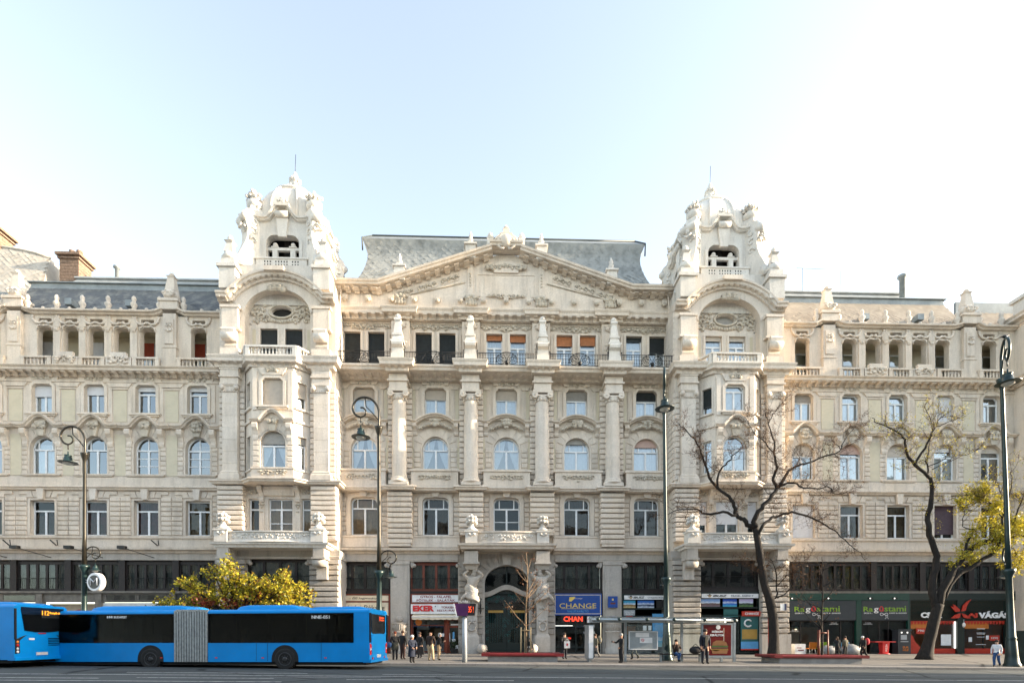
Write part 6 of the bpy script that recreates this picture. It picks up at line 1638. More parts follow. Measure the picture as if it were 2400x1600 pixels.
# italian cafe: two green-framed bays
xa, xm, xb = 22.95, 29.95, 34.5
part(MB().box(xa, xb, -.12, .2, 4.42, 5.02).box(29.85, 30.3, -.12, .2, ZB, 4.42).box(xa, xa+.12, -.1, .2, ZB, 4.42).box(xb-.12, xb, -.1, .2, ZB, 4.42), 'shop_surround', 'green')
def cafe(x0, x1, label):
    o = board('shop_sign', label, x0, x1, 2.72, 4.38, -.06, 'greypanel'); w = min(4.0, x1-x0-.3); z = .95
    k = 1.0
    put(o, 'Ra', -w*.39, z, w*.22, .42, 'lime', bold=.01); put(o, 'g', -w*.205, z-.12, w*.11, .46, 'whitep', bold=.008); put(o, 'û', -w*.085, z+.03, w*.10, .44, 'red', bold=.01); put(o, 'stami', w*.235, z+.03, w*.50, .46, 'lime', bold=.01)
    put(o, 'SICILY...', -w*.39, z-.34, w*.20, .1, 'whitep', bold=.02); put(o, 'FAST & GOOD', w*.30, z-.34, w*.40, .1, 'whitep', bold=.02)
    dd = MB()
    dd.tube([(-.1+.34*math.sin(t*.42), -.065, z-.44-.11*math.sin(t*.84)) for t in range(16)], .022, 4); dd.tube([(.05,-.065,z-.55),(.1,-.065,z-.72),(-.02,-.065,z-.82)], .02, 4); dd.tube([(.22,-.065,z-.55),(.2,-.065,z-.72),(.3,-.065,z-.82)], .02, 4); dd.build('emblem', M['whitep'], o)
    return o
cafe(23.1, 29.82, 'grey cafe board with green white and red lettering behind the staked young tree'); cafe(30.32, 34.4, 'grey cafe board with green white and red lettering above the cash machine')
for k, xx in enumerate((24.0, 27.1, 30.7, 32.8)):
    l = thing('sign_lamp', 'small black spotlight on the green fascia of the cafe front', 'lamp', (xx, -.15, 4.5), group='spotlights over the cafe boards'); MB().tube([(0,0,.12),(0,-.5,.06)], .02, 5).build('arm', M['iron'], l); MB().box(-.18,.18,-.62,-.42,-.02,.1).build('head', M['iron'], l); MB().ball((-.1,-.6,.04), .06).build('bulb', M['tube'], l)
g = glazing(xa+.15, 29.8, -.15, 2.7, .1, (0, .3, .6, .82, 1), 'dark_wood', .08); g2 = glazing(30.3, xb-.15, -.15, 2.7, .1, (0, .42, .62, 1), 'dark_wood', .08)
for xx, zz in ((24.6, 1.9), (28.0, 2.5), (31.0, 2.5)): letters(g, 'ITALIAN', xx, .08, zz, .5, .07, 'whitep'); letters(g, 'CAFE & EATERY', xx, .08, zz-.11, .8, .07, 'whitep')
room_box(xa, 29.9, .3, 5, -.3, 4.9, 'room'); room_box(29.9, xb, .3, 5, -.3, 4.9, 'room')
for xx in (23.5, 25.1): part(MB().lathe([(.2,0),(.06,.22)], xx, .8, 2.0, n=10).tube([(xx,.8,2.2),(xx,.8,3.0)], .01, 3), 'pendant_lamp', 'teal'); part(MB().ball((xx,.8,2.0), .09), 'pendant_bulb', 'lampwarm')
part(MB().box(26.0,29.3,4.4,4.6,.3,2.2), 'shelf_wall', 'beigewall'); part(MB().box(30.5,33.0,3.4,3.8,.0,1.1), 'counter', 'beigewall'); part(MB().box(xa+.2,27.5,.55,.9,.55,.62), 'window_counter', 'tan')
# barber
xa, xb = 34.5, 44.0
part(MB().box(xa, xb, -.12, .2, 4.42, 5.02).box(38.72, 39.35, -.14, .2, ZB, 4.42).box(43.1, 43.7, -.14, .2, ZB, 4.42).box(xa, xa+.12, -.1, .2, ZB, 4.42), 'shop_surround', 'dgreen')
sh = MB()
for k in range(16): sh.add([(xa+.12,-.02,2.72+k*.106),(xb-.3,-.02,2.72+k*.106),(xb-.3,-.06,2.72+k*.106+.08),(xa+.12,-.06,2.72+k*.106+.08),(xa+.12,-.02,2.72+k*.106+.1),(xb-.3,-.02,2.72+k*.106+.1)], [(0,1,2,3),(3,2,5,4)])
part(sh, 'shutter_grille', 'dgreen')
sg_ = thing('shop_sign', 'white and red block capitals with a red scissors shape on dark green slats', 'sign', (38.9, -.2, 2.75))
letters(sg_, 'CSAK', -2.55, 0, .40, 1.9, .48, 'whitep', bold=.05, ext=.06); letters(sg_, 'AJ', 1.05, 0, .36, .9, .42, 'redpanel', bold=.05, ext=.06); letters(sg_, 'VÁGÁS', 2.95, 0, .43, 2.7, .60, 'whitep', bold=.05, ext=.06)
m = MB()
m.poly([(-.85,.12),(-.5,.42),(-.02,.55),(-.05,.20),(-.3,.12)], -.06, 0); m.poly([(.1,.55),(.45,.45),(.9,.12),(.5,.12),(.25,.22)], -.06, 0)
m.poly([(-.45,.66),(-.85,1.15),(-.7,1.12),(-.55,1.0),(-.68,1.32),(-.5,1.25),(-.1,.9),(-.05,.72),(-.2,.70)], -.06, 0); m.poly([(.08,.72),(.45,.78),(.52,1.1),(.7,1.45),(.95,1.75),(.55,1.55),(.2,1.2)], -.06, 0)
m.build('emblem', M['redpanel'], sg_)
for (a, b) in ((34.62, 38.72), (39.35, 43.1)):
    g = glazing(a, b, -.3, 2.72, .08, (0, .5, 1), 'dgreen', .05)
    part(MB().box(a+.05, b-.05, .05, .10, -.28, .28).box(a+.05, b-.05, .045, .05, -.02, .0), 'red_sill_panel', 'redpanel', g)
    fl = MB(); n = int((b-a)/.28)
    for k in range(n): xx = a+.1+k*.28; fl.poly([(xx,2.66),(xx+.1,2.30),(xx+.16,2.45),(xx+.22,2.34),(xx+.28,2.66)], .05, .06)
    part_split(fl, 'flame_print', 'redpanel', g); part(MB().box(a+.05, a+(b-a)*.62, .07, .08, 2.0, 2.66), 'orange_print', 'orange', g)
part(MB().poly([(34.68,-.25),(36.6,-.25),(36.2,.1),(35.6,.35),(35.1,.9),(34.9,1.4),(34.68,1.45)], .02, .04), 'curved_print', 'redpanel'); part(MB().box(35.2,36.1,.03,.05,1.55,2.05).box(41.7,42.6,.03,.05,.95,1.4), 'price_print', 'redpanel')
pg = part(MB().box(37.4,38.3,.03,.05,.55,1.5), 'paper_notice', 'whitep'); part_split(MB().box(39.85,40.15,.03,.05,.85,1.25).box(41.4,41.65,.03,.05,1.05,1.4), 'paper_notice', 'whitep')
letters(pg, '790', 35.6, .02, 1.82, .6, .18, 'whitep'); letters(pg, '1890', 42.15, .02, 1.18, .6, .16, 'whitep')
part(MB().box(40.6,41.3,.03,.04,1.95,2.0).box(40.55,41.35,.03,.04,1.6,1.64).box(40.6,41.3,.03,.04,1.5,1.54).box(40.6,41.3,.03,.04,1.25,1.29).box(40.5,41.4,.03,.04,.6,.64), 'price_list', 'whitep')
for xx in (38.62, 43.2): part(MB().box(xx-.05, xx+.05, -.02, .06, .3, 2.6), 'light_tube', 'tube')
room_box(34.6, 43.6, .3, 5, -.4, 4.9, 'orange'); part(MB().ball((39.0,-.45,2.3), .12, .12, .22, n=10, m=6).tube([(39.0,-.45,2.5),(39.0,-.45,2.75)], .015, 4), 'hanging_lamp', 'whitep')
# left wing shop band
x0, x1 = -44.4, -27.2
part(MB().box(x0, x1, .1, .4, 4.3, 4.98).box(-38.3,-37.8,-.05,.4,ZB,4.98).box(-33.6,-33.1,-.05,.4,ZB,4.98).box(-27.7,-27.2,-.05,.4,ZB,5.0), 'shop_surround', 'grey_wood')
for a, b in ((-43.8,-41.3),(-41.0,-38.4),(-32.8,-30.4),(-30.2,-28.0)): glazing(a, b, 4.40, 4.92, .04, (0,1), 'grey_wood', .05)
part(MB().box(-44.2,-38.4,.06,.1,2.9,4.25).box(-33.0,-27.8,.06,.1,1.5,4.25), 'white_panel', 'whitewall'); part(MB().box(-37.7,-33.7,.6,.7,0,4.2), 'recess_wall', 'beigewall')
for xx, zz in ((-34.6, 2.7), (-31.6, 2.95)):
    d = thing('round_sign', 'round dark red disc in the recessed doorway behind the front bus' if xx < -33 else 'round dark red disc with white lettering on the white shop panel', 'sign', (xx, -.05, zz)); e = MB().lathe([(1.2,0),(1.2,.06)],0,0,0,n=28).build('disc', M['maroon'], d); e.matrix_local = Matrix.Scale(.85,4,(0,0,1)) @ Matrix.Rotation(R(90),4,'X'); letters(d, 'tűt', 0, -.07, .5, .8, .3, 'whitep', bold=.02) if xx > -33 else None
part(MB().box(-27.2,-22.85,.05,.3,3.2,4.98), 'dark_fascia', 'black'); fs = board('shop_sign', 'black fascia with red and white condensed letters behind the yellow tree', -27.0, -23.0, 3.4, 4.4, .0, 'black', t=.06)
put(fs, 'Formal', -1.3, .45, 1.3, .55, 'red', bold=.02); put(fs, 'Tcon ó', .15, .45, 1.1, .5, 'whitep', bold=.01); put(fs, '23 30', 1.35, .45, .9, .36, 'whitep')
part(MB().box(-20.6,-15.6,-1.7,-1.5,ZB,5.0), 'dark_shopfront', 'black')
for xx in (-41.0, -37.5, -33.4, -29.3):
    l = thing('facade_floodlight', 'black floodlight on a long arm over the left shopfront cornice', 'floodlight', (xx, -.2, 8.0), group='floodlights over the left shops')
    MB().tube([(.5,.1,-.1),(-.9,-1.3,.45)], .03, 5).build('arm', M['iron'], l); MB().box(-1.35,-.8,-1.6,-1.2,.38,.62).build('head', M['iron'], l)
for xx in (-40.2, -36.5, -28.5): part(MB().tube([(xx-.4,-.35,9.3),(xx+.1,-.35,8.85)], .05, 4).tube([(xx+.15,-.35,9.3),(xx+.2,-.35,8.85)], .04, 4), 'iron_bracket', 'iron')
# ================================================================= buses
M['dk_cloth'] = plain('rider_cloth', (.02,.02,.025), .9)
def paint(name, c, rough=.38):
    m, t, b = nt(name); k = ramp(t, noise(t, 1.2, 4), .3, .7, tuple(x*.9 for x in c), tuple(x*1.06 for x in c))
    k = mix(t, mix(t, .10, (0,0,0), ramp(t, noise(t, 7, 6, stretch=(1,1,3)), .5, .8)), k, (.09,.10,.11))
    t.links.new(k, b.inputs['Base Color']); b.inputs['Roughness'].default_value = rough; b.inputs['Specular IOR Level'].default_value = .22; b.inputs['Coat Weight'].default_value = .05; b.inputs['Coat Roughness'].default_value = .3
    return m
M['busblue'] = paint('bus_blue_paint', (.0,.25,.66)); M['busglass'] = plain('bus_dark_glass', (.006,.007,.008), .06, var=.3, spec=.5); M['tyre'] = plain('tyre_rubber', (.012,.012,.012), .85); M['rim'] = plain('steel_rim', (.05,.052,.055), .45, .6)
M['bellows'] = plain('highlit_bellows', (.30,.32,.315), .75, 0, .25, 8); M['plate'] = plain('number_plate', (.6,.6,.58), .5); M['under'] = plain('underbody', (.012,.012,.012), .9); M['tail'] = plain('tail_lamp_red', (.35,.012,.01), .2, emit=(1,.05,.03), es=.04); M['orangelamp'] = plain('orange_lamp', (.6,.16,.02), .2, emit=(1,.3,.05), es=.05)
def bus_section(par, x0, x1, z0=.36, zt=2.72, wb=1.22, wt=2.54):
    """painted shell between x0 (rear) and x1 (front): skirt, window posts and rounded roof, open at the glass"""
    lo = min(x0, x1); hi = max(x0, x1)
    MB().box(lo, hi, -1.27, -1.21, z0, wb).box(lo, hi, 1.21, 1.27, z0, wb).box(lo, hi, -1.21, 1.21, z0, z0+.08).box(hi-.06, hi, -1.21, 1.21, z0+.08, wb).build('body_shell', M['busblue'], par)
    prof = [(-1.27,wt),(-1.27,zt-.12),(-1.22,zt-.05),(-1.1,zt),(1.1,zt),(1.22,zt-.05),(1.27,zt-.12),(1.27,wt)]
    n = len(prof); v = [(lo,y,z) for y,z in prof]+[(hi,y,z) for y,z in prof]
    MB().add(v, [tuple(range(n-1,-1,-1)), tuple(range(n,2*n))]+[(i,i+1,n+i+1,n+i) for i in range(n-1)]+[(n-1,0,n,2*n-1)]).build('roof', M['busblue'], par)
    k = int((hi-lo)/1.45); st = MB()
    for i in range(k+1):
        xx = lo+(hi-lo)*i/k
        for sg in (-1, 1): st.box(xx-.05, xx+.05, *sorted((sg*1.255, sg*1.20)), wb, wt)
    stuff(st.build('window_post', M['under'], par))
    # what shows through the tinted glass: seats, poles, a few riders
    rnd = random.Random(int(abs(x1)*7)); 
    for i in range(int((hi-lo-1.2)/.85)):
        xx = lo+.7+i*.85
        for yy in (-.75, .75): MB().box(xx-.22, xx+.22, yy-.42, yy+.42, .95, 1.05).box(xx+.18, xx+.26, yy-.42, yy+.42, 1.05, 1.62).build('seat', M['navy'], par)
        if i % 2 == 0: MB().tube([(xx,-.2,.5),(xx,-.2,2.5)], .02, 5).build('grab_pole', M['yellow'], par)
        if rnd.random() < .35:
            b = MB(); b.ball((xx,-.7,1.35), .2, .18, .34, n=8, m=6); b.ball((xx,-.7,1.78), .10, .10, .13, n=8, m=6); b.build('rider', M[rnd.choice(('rust','dk_cloth','tan','navy'))], par)
    MB().box(lo+.2, hi-.2, -.9, .9, wt-.06, wt-.02).build('ceiling', M['greypanel'], par)
def wheel(par, x, y=-1.275):
    w = link('wheel', shared('wheel_mesh', lambda: wheel_mesh()), par, (x, y, .485))
    link('rim', shared('rim_mesh', lambda: rim_mesh()), w); return w
def lay(mb):      # turn a lathe about z into one about y, outer face towards the street
    mb.v = [(x, -z, y) for x, y, z in mb.v]; return mb
def wheel_mesh(): return lay(MB().lathe([(.30,.0),(.42,.03),(.475,.01),(.485,-.05),(.485,-.28),(.30,-.30)],0,0,0,n=28)).mesh('wheel', M['tyre'])
def rim_mesh():
    b = lay(MB().lathe([(.31,-.02),(.31,.012),(.27,.02),(.25,-.06),(.12,-.05),(.11,.03),(.05,.04)],0,0,0,n=24))
    for k in range(8): a = 2*PI*k/8; b.ball((.17*math.cos(a), -.0, .17*math.sin(a)), .02, .03, .02, n=5, m=4)
    return b.mesh('rim', M['rim'])
def arch(par, x):
    pts = [(x+.62*math.cos(PI*k/14), .50+.62*math.sin(PI*k/14)) for k in range(15)]; pts = [(x+.62,.36)]+pts+[(x-.62,.36)]
    MB().poly(pts, -1.281, -1.25).build('wheel_arch', M['under'], par)
def pod(par, x0, x1, h=.24, z=2.70):
    n = 8; v = []; f = []
    pr = [(-.95,0),(-.92,h*.7),(-.75,h),(.75,h),(.92,h*.7),(.95,0)]; xs = [x0, x0-.12, x0-.4, x1+.6, x1+.2, x1]; sc = [0, .7, 1, 1, .75, 0]
    for x, s in zip(xs, sc):
        for y, zz in pr: v.append((x, y*(1 if s else .9), z+zz*s))
    m = len(pr)
    for i in range(len(xs)-1):
        for k in range(m-1): f.append((i*m+k, i*m+k+1, (i+1)*m+k+1, (i+1)*m+k))
    return MB().add(v, f, True).build('roof_unit', M['busblue'], par)
def band(par, xa, xb, z0, z1, n, y=-1.279, za=None):
    """flush window band: one dark pane after the other"""
    for k in range(n):
        a = xa+(xb-xa)*k/n-(.006 if xb < xa else -.006)*(1 if k else 0); b = xa+(xb-xa)*(k+1)/n
        lo = min(a,b); hi = max(a,b)
        MB().box(lo, hi, y-.006, y+.004, z0, z1).build('side_window', M['bus_pane'], par); MB().box(lo, hi, -y-.006, -y+.004, z0, z1).build('side_window', M['bus_pane'], par)
def bus_rear(par, tail='strip'):
    """rear end: dark window, lamps, plate, vents and bumper on the panel at x = 0"""
    r = MB(); e = .012
    def quad(m, pts, name):  # pts (y,z)
        b = MB(); n = len(pts); v = [(e,y,z) for y,z in pts]+[(-.02,y,z) for y,z in pts]
        b.add(v, [tuple(range(n))]+[(i,n+i,n+(i+1)%n,(i+1)%n) for i in range(n)]); return b.build(name, M[m], par)
    if tail == 'strip':
        quad('busglass', [(-.98,2.62),(1.08,2.62),(.98,1.60),(.3,1.54),(-.3,1.54),(-.80,1.60)][::-1], 'rear_window')
        for s in (-1, 1):
            quad('black', [(s*1.24,.62),(s*1.02,.64),(s*1.04,1.18),(s*.72,1.42),(s*1.24,1.22)][::-s], 'lamp_panel')
            for z, m in ((1.12,'orangelamp'),(.98,'tail'),(.83,'whitep'),(.70,'whitep')): MB().ball((.02,s*1.13,z), .03, .06, .055, n=8, m=6).build('tail_lamp', M[m], par)
        for k in range(5): MB().box(.004, .02, .30, .86, .95+k*.075, .98+k*.075).build('vent_slat', M['busglass'], par)
        MB().box(.0,.02,-.18,.18,1.47,1.51).build('brake_lamp', M['tail'], par)
        MB().box(.0,.018,-.62,-.36,1.20,1.28).build('badge', M['whitep'], par)
    else:
        quad('busglass', [(-1.02,2.50),(1.02,2.50),(.98,1.70),(.8,1.62),(-.8,1.62),(-.98,1.70)][::-1], 'rear_window')
        quad('busblue', [(-.95,1.58),(.95,1.58),(.98,.72),(-.98,.72)][::-1], 'engine_hatch')
        for s in (-1, 1):
            quad('tail', [(s*1.25,1.20),(s*1.02,1.12),(s*1.02,.70),(s*1.25,.66)][::-s], 'tail_lamp')
            MB().box(.01,.022,s*1.14-.05,s*1.14+.05,.88,.98).build('lamp_lens', M['whitep'], par); MB().box(.0,.02,s*.85-.06,s*.85+.06,.46,.56).build('reflector', M['red'], par)
    MB().box(.0,.03,-.28,.26,.53,.66).build('number_plate', M['plate'], par)
    MB().box(-.3,.06,-1.26,1.26,.33,.46).build('bumper', M['busblue'], par)
def articulated(label, loc, rz, text, wheels, bell, side_txt=None, rear_style='strip'):
    o = thing('articulated_bus', label, 'bus', loc, rz, 'blue buses at the kerb'); b0, b1 = bell; L = 19.4
    bus_section(o, 0, -b0); bus_section(o, -b1, -L)
    MB().box(-L+.3,-.2,-1.15,1.15,.22,.40).build('underbody', M['under'], o)
    # bellows: each fold a pale rib over black, highlights and shade put in colour
    nb = 13; p = (b1-b0)/nb
    bl = MB().box(-b1,-b0,-1.16,1.16,.4,2.60).build('bellows', M['under'], o)
    for k in range(nb):
        xx = -b1+p*k
        f = link('bellows_fold', shared(('foldv', round(p,3)), lambda: MB().run([(p*.2,-1.18),(p*.35,-1.29),(p*.65,-1.29),(p*.8,-1.18)], [(0,.36),(.02,.36),(.02,2.68),(0,2.68)]).box(p*.2,p*.8,-1.2,1.2,2.62,2.73).mesh('bellows_fold', M['bellows'])), bl, (xx,0,0))
    for w in wheels: arch(o, -w); wheel(o, -w)
    MB().box(-.72,-.02,-1.268,-1.20,1.22,2.54).box(-.72,-.02,1.20,1.268,1.22,2.54).box(-.06,-.02,-1.20,1.20,1.22,2.54).build('rear_corner', M['busblue'], o); band(o, -.72, -b0+.12, 1.22, 2.54, 5); band(o, -b1-.05, -L+.1, 1.24, 2.54, 7)
    for xx in (2.2, 5.2, b0-2.8): MB().box(-xx-.006,-xx+.006,-1.2735,-1.26,.40,1.2).build('panel_gap', M['under'], o)
    for xx in (2.0, 4.9, b0-.4, b1+.6): MB().box(-xx-.05,-xx+.05,-1.285,-1.26,.52,.57).build('side_reflector', M['red'], o)
    pod(o, -3.4, -6.4); pod(o, -b1+.4, -b1-4.4); pod(o, -.25, -3.0, .15)
    MB().lathe([(.3,0),(.32,.06),(.2,.12)],-9.2-.2,-.3,2.7,n=12).build('roof_hatch', M['whitep'], o)
    bus_rear(o, rear_style)
    MB().box(.004,.014,-.02,.92,2.18,2.44).build('display', M['black'], o)
    return o
def side_s(px, corner, a):
    """distance along the near side from the rear corner to where the ray through px meets it"""
    rx = gx(px, -20)-CAM.x; ry = 25.0; dx, dy = -math.cos(a), math.sin(a)
    # CAM + t*(rx,ry) = corner + s*(dx,dy)
    det = rx*(-dy)+dx*ry; bx, by = corner[0]-CAM.x, corner[1]-CAM.y
    return (rx*by-ry*bx)/(-(det)) if abs(det) > 1e-9 else 0
def place_bus(px, Y, a, wheels, bell, label, **k):
    """rear near corner stands on pixel column px at depth Y, heading a away from the kerb line"""
    cx = gx(px, Y); cor = (cx, Y)
    ws = [abs(side_s(w, cor, a)) for w in wheels]; bs = [abs(side_s(b, cor, a)) for b in bell]
    # origin is the centre of the rear: step 1.27 across the bus from the near corner
    ox, oy = cx+1.27*math.sin(a), Y+1.27*math.cos(a)
    z = zr(ox, oy)
    return articulated(label, (ox, oy, z), -a, '', ws, bs, **k), cor
bus, cor = place_bus(866, -21.0, R(6), (668, 353), (487, 408), 'blue articulated bus with grey bellows, white NNE-051 on its dark windows', rear_style='hatch')
s = abs(side_s(752, cor, R(6))); letters(bus, 'NNE-051', -s, -1.286, 2.36, .82, .15, 'whitep', bold=.02)
s = abs(side_s(283, cor, R(6))); letters(bus, 'BUDAPEST', -s, -1.286, 2.40, .62, .10, 'whitep', bold=.02)
e = MB(); 
for k in range(3): e.ball((-s-.62+.1*k,-1.288,2.40), .045, .008, .06, n=6, m=4)
e.build('emblem', M['whitep'], bus)
l = letters(bus, '7', 0, 0, 0, .07, .2, 'reddisp'); l.matrix_local = Matrix.Translation((.016,.10,2.31)) @ Matrix.Rotation(R(90),4,'Z')
for q, tx in ((2.36,'Károly krt.'),(2.25,'Bosnyák tér')): l = letters(bus, tx, 0, 0, 0, .55, .085, 'reddisp'); l.matrix_local = Matrix.Translation((.016,.50,q)) @ Matrix.Rotation(R(90),4,'Z')
bus1, c1 = place_bus(33, -21.6, R(5), (-300, -620), (-480, -560), 'blue bus with amber 112 display on its rear window, cut off by the kerbside bend'.replace(', cut off by the kerbside bend', ' and black lamp strips'), rear_style='strip')
for o_, sz, yy in (('112', (.34,.20), .16), ('Bosnyák tér', (.56,.13), .64)):
    l = letters(bus1, o_, 0, 0, 0, sz[0], sz[1], 'amber', bold=.01); l.matrix_local = Matrix.Translation((.016,yy-.0,2.40)) @ Matrix.Rotation(R(90),4,'Z')
def smooth(P, k=3):
    out = []
    for i in range(len(P)-1):
        p0, p1, p2, p3 = P[max(i-1,0)], P[i], P[i+1], P[min(i+2,len(P)-1)]
        for j in range(k):
            t = j/k; out.append(.5*((2*p1)+(p2-p0)*t+(2*p0-5*p1+4*p2-p3)*t*t+(3*p1-p0-3*p2+p3)*t**3))
    return out+[P[-1]]
# ================================================================= street furniture
def foot(px, py):
    """where on the pavement the ground shows at this photograph pixel: (x, y, z)"""
    lo, hi = -24.0, 0.0
    for _ in range(40):
        m = (lo+hi)/2; x, z = at(px, py, m)
        if z > zg(x, m): lo = m      # the ray still runs above the pavement here: the foot lies farther off
        else: hi = m
    x, z = at(px, py, (lo+hi)/2); return x, (lo+hi)/2, zg(x, (lo+hi)/2)
M['lampgreen'] = plain('dark_green_cast_iron', (.012,.03,.030), .35, .2, .3, 3)
M['lamppole'] = plain('bronze_green_pole', (.036,.032,.024), .3, .5, .35, 2)
M['lampglass'] = plain('frosted_lamp_glass', (.5,.5,.45), .3)
def lamp_head():
    return shared('lamp_head', lambda: MB().lathe([(.66,-.02),(.68,.02),(.42,.10),(.30,.18),(.27,.42),(.22,.50),(.26,.54),(.26,.60),(.05,.66),(.04,.9)],0,0,0,n=18).mesh('lamp_shade', M['lampgreen']))
def lamp_glass(): return shared('lamp_glass', lambda: MB().ball((0,0,.02), .38, .38, .22, n=12, m=6).mesh('lamp_glass', M['lampglass']))
def scroll(par, base, dirx, diry, s=1.0, mat='lamppole'):
    """swan-neck that rises, curls over and carries a hanging bell lamp"""
    P = [(0,0),(.02,.9),(-.10,1.4),(-.42,1.78),(-.85,1.92),(-1.28,1.80),(-1.56,1.45),(-1.58,1.10),(-1.38,.80),(-1.10,.68)]
    Q = [(-1.10,.68),(-.86,.80),(-.78,1.02),(-.92,1.25),(-1.12,1.28)]
    S = [(-.05,.55),(-.42,1.0),(-.78,1.35),(-.84,1.9)]
    P, Q = [[(float(v.x), float(v.y)) for v in smooth([Vector((a, b, 0)) for a, b in L], 4)] for L in (P, Q)]
    conv = lambda pts: [(base[0]+(-a)*s*dirx, base[1]+(-a)*s*diry, base[2]+b*s) for a, b in pts]
    m = MB(); m.tube(conv(P), .068*s, 8); m.tube(conv(Q), .052*s, 7); m.tube(conv(S), .035*s, 6); m.tube(conv([(-1.10,.68),(-1.10,.35)]), .035*s, 6)
    o = m.build('swan_neck', M[mat], par)
    h = link('lamp_shade', lamp_head(), par, conv([(-1.10,-.55)])[0]); h.scale = (s*.85,s*.85,s*.85); g = link('lamp_glass', lamp_glass(), h)
def street_lamp(x, y, rot, label, top=15.0, low=5.3, lowdir=-1, mat='lamppole', lean=0.0, lows=.66):
    z = zg(x, y); o = thing('street_lamp', label, 'street lamp', (x, y, z), 0, 'swan neck street lamps along the pavement'); o.rotation_euler = (0, lean, 0)
    dx, dy = math.cos(rot), math.sin(rot)
    MB().lathe([(.40,-.2),(.40,.12),(.34,.2),(.29,.6),(.25,1.4),(.22,1.5),(.25,1.58),(.21,1.66),(.17,3.4),(.155,low-.35),(.30,low-.05),(.32,low+.12),(.15,low+.14)],0,0,0,n=16).build('lower_shaft', M['lampgreen'], o)
    MB().lathe([(.15,low),(.12,low+2),(.10,top-.3),(.12,top-.2),(.24,top+.2),(.26,top+.3),(.09,top+.32)],0,0,0,n=12).build('upper_shaft', M[mat], o)
    scroll(o, (0,0,top+.2), dx, dy, 1.0, mat); scroll(o, (0,0,low+.1), dx*lowdir, dy*lowdir, lows, mat)
    return o
def px_on(px, Y): return gx(px, Y), Y
x, y = px_on(197, -7.5); street_lamp(x, y, PI, 'tall swan neck street lamp carrying the round metro sign', top=13.4, low=6.0, lean=R(.3))
ms = thing('metro_sign', 'round black and white metro sign bracketed to a street lamp', 'sign', (x+1.0, y-.25, 5.15), R(-14))
lay(MB().lathe([(.62,-.16),(.62,.14),(.58,.16)],0,0,0,n=32)).build('sign_box', M['whitep'], ms); lay(MB().lathe([(.46,.16),(.46,.172)],0,0,0,n=32)).build('face', M['black'], ms)
b = MB()
for pts in ([(-.30,-.26),(-.30,.28),(0,-.02),(.30,.28),(.30,-.26)],):
    b.tube([(p[0]*.9,-.178,p[1]*.9) for p in pts], .06, 4)
b.build('letter_m', M['whitep'], ms); MB().box(-1.0,-.55,-.04,.04,-.02,.03).box(-1.0,-.55,-.04,.04,.14,.19).build('bracket', M['steel'], ms)
x, y = px_on(889, -11.5); street_lamp(x, y, PI, 'tall swan neck street lamp beside the blue bus rear', top=14.0)
x, y = px_on(1563, -12.2); street_lamp(x, y, R(254), 'tall street lamp behind the glass bus shelter', top=15.4, low=5.0, mat='lampgreen', lean=R(-.5))
x, y = px_on(2372, -16.0); street_lamp(x, y, R(238), 'thick green street lamp beside the yellow leaved tree', top=15.7, low=5.3, lowdir=-1, mat='lampgreen', lean=R(-2.0))
# stop pole with purple and red display
x, y, z = foot(1089, 1551)
sp = thing('stop_display', 'grey pole with a purple and red departure display head', 'display', (x, y, z))
MB().lathe([(.13,-.1),(.13,2.55)],0,0,0,n=14).build('pole', M['steel'], sp)
MB().frustum(-.12,0,2.5,3.15,.30,.24,.42,.3).build('purple_case', M['purple'], sp); MB().frustum(.36,-.04,2.52,3.15,.20,.2,.26,.26).build('display_case', M['black'], sp); letters(sp, '35 !', .36, -.30, 2.84, .28, .32, 'reddisp')
letters(sp, 'FUTÁR', -.05, -.05, 3.28, .5, .14, 'whitep', ext=.03); MB().poly([(-.58,3.15),(-.52,3.15),(-.38,2.5),(-.44,2.5)], -.33, -.30).build('edge_strip', M['whitep'], sp)
# tree planters with red bench rims
M['benchred'] = plain('red_bench_rim', (.16,.013,.015), .4, 0, .2, 2); M['concrete'] = plain('pale_concrete', (.26,.255,.245), .8, 0, .2, 2, bmp=.3); M['soil'] = plain('planter_soil', (.05,.035,.022), .95, 0, .4, 6)
def planter(pa, pb, Y, label):
    x0, x1 = gx(pa, Y), gx(pb, Y); c = (x0+x1)/2; hw = (x1-x0)/2; z = zg(c, Y+1)
    o = thing('tree_planter', label, 'planter bench', (c, Y+1.2, z), 0, 'red rimmed planter benches'); d = 1.2
    o.rotation_euler = (0, R(.5), 0)
    for a in ((-hw+.35, hw-.35, -d+.15, -d+.4), (-hw+.35, hw-.35, d-.4, d-.15)): MB().box(*a, -.15, .30).build('plinth', M['concrete'], o)
    for a in ((-hw+.35, -hw+.6, -d+.4, d-.4), (hw-.6, hw-.35, -d+.4, d-.4)): MB().box(*a, -.15, .30).build('plinth', M['concrete'], o)
    rimp = [(0,.30),(.38,.30),(.46,.36),(.46,.44),(.40,.48),(0,.48)]
    for a, b in (((-hw+.46,-d+.46),(hw-.46,-d+.46)), ((hw-.46,-d+.46),(hw-.46,d-.46)), ((hw-.46,d-.46),(-hw+.46,d-.46)), ((-hw+.46,d-.46),(-hw+.46,-d+.46))):
        MB().run([a, b], rimp).build('seat_rim', M['benchred'], o)
    for sx in (-1, 1):
        for sy in (-1, 1): MB().box(*sorted((sx*(hw-.46), sx*hw)), *sorted((sy*(d-.46), sy*d)), .31, .478).build('seat_corner', M['benchred'], o)
    MB().box(-hw+.6, hw-.6, -d+.4, d-.4, -.1, .22).build('soil', M['soil'], o)
    return c, Y+1.2, z
P1 = planter(1128, 1322, -15.0, 'planter bench with dark red rim in front of the carved portal'); P2 = planter(1816, 2038, -14.8, 'planter bench with dark red rim in front of the cafe')

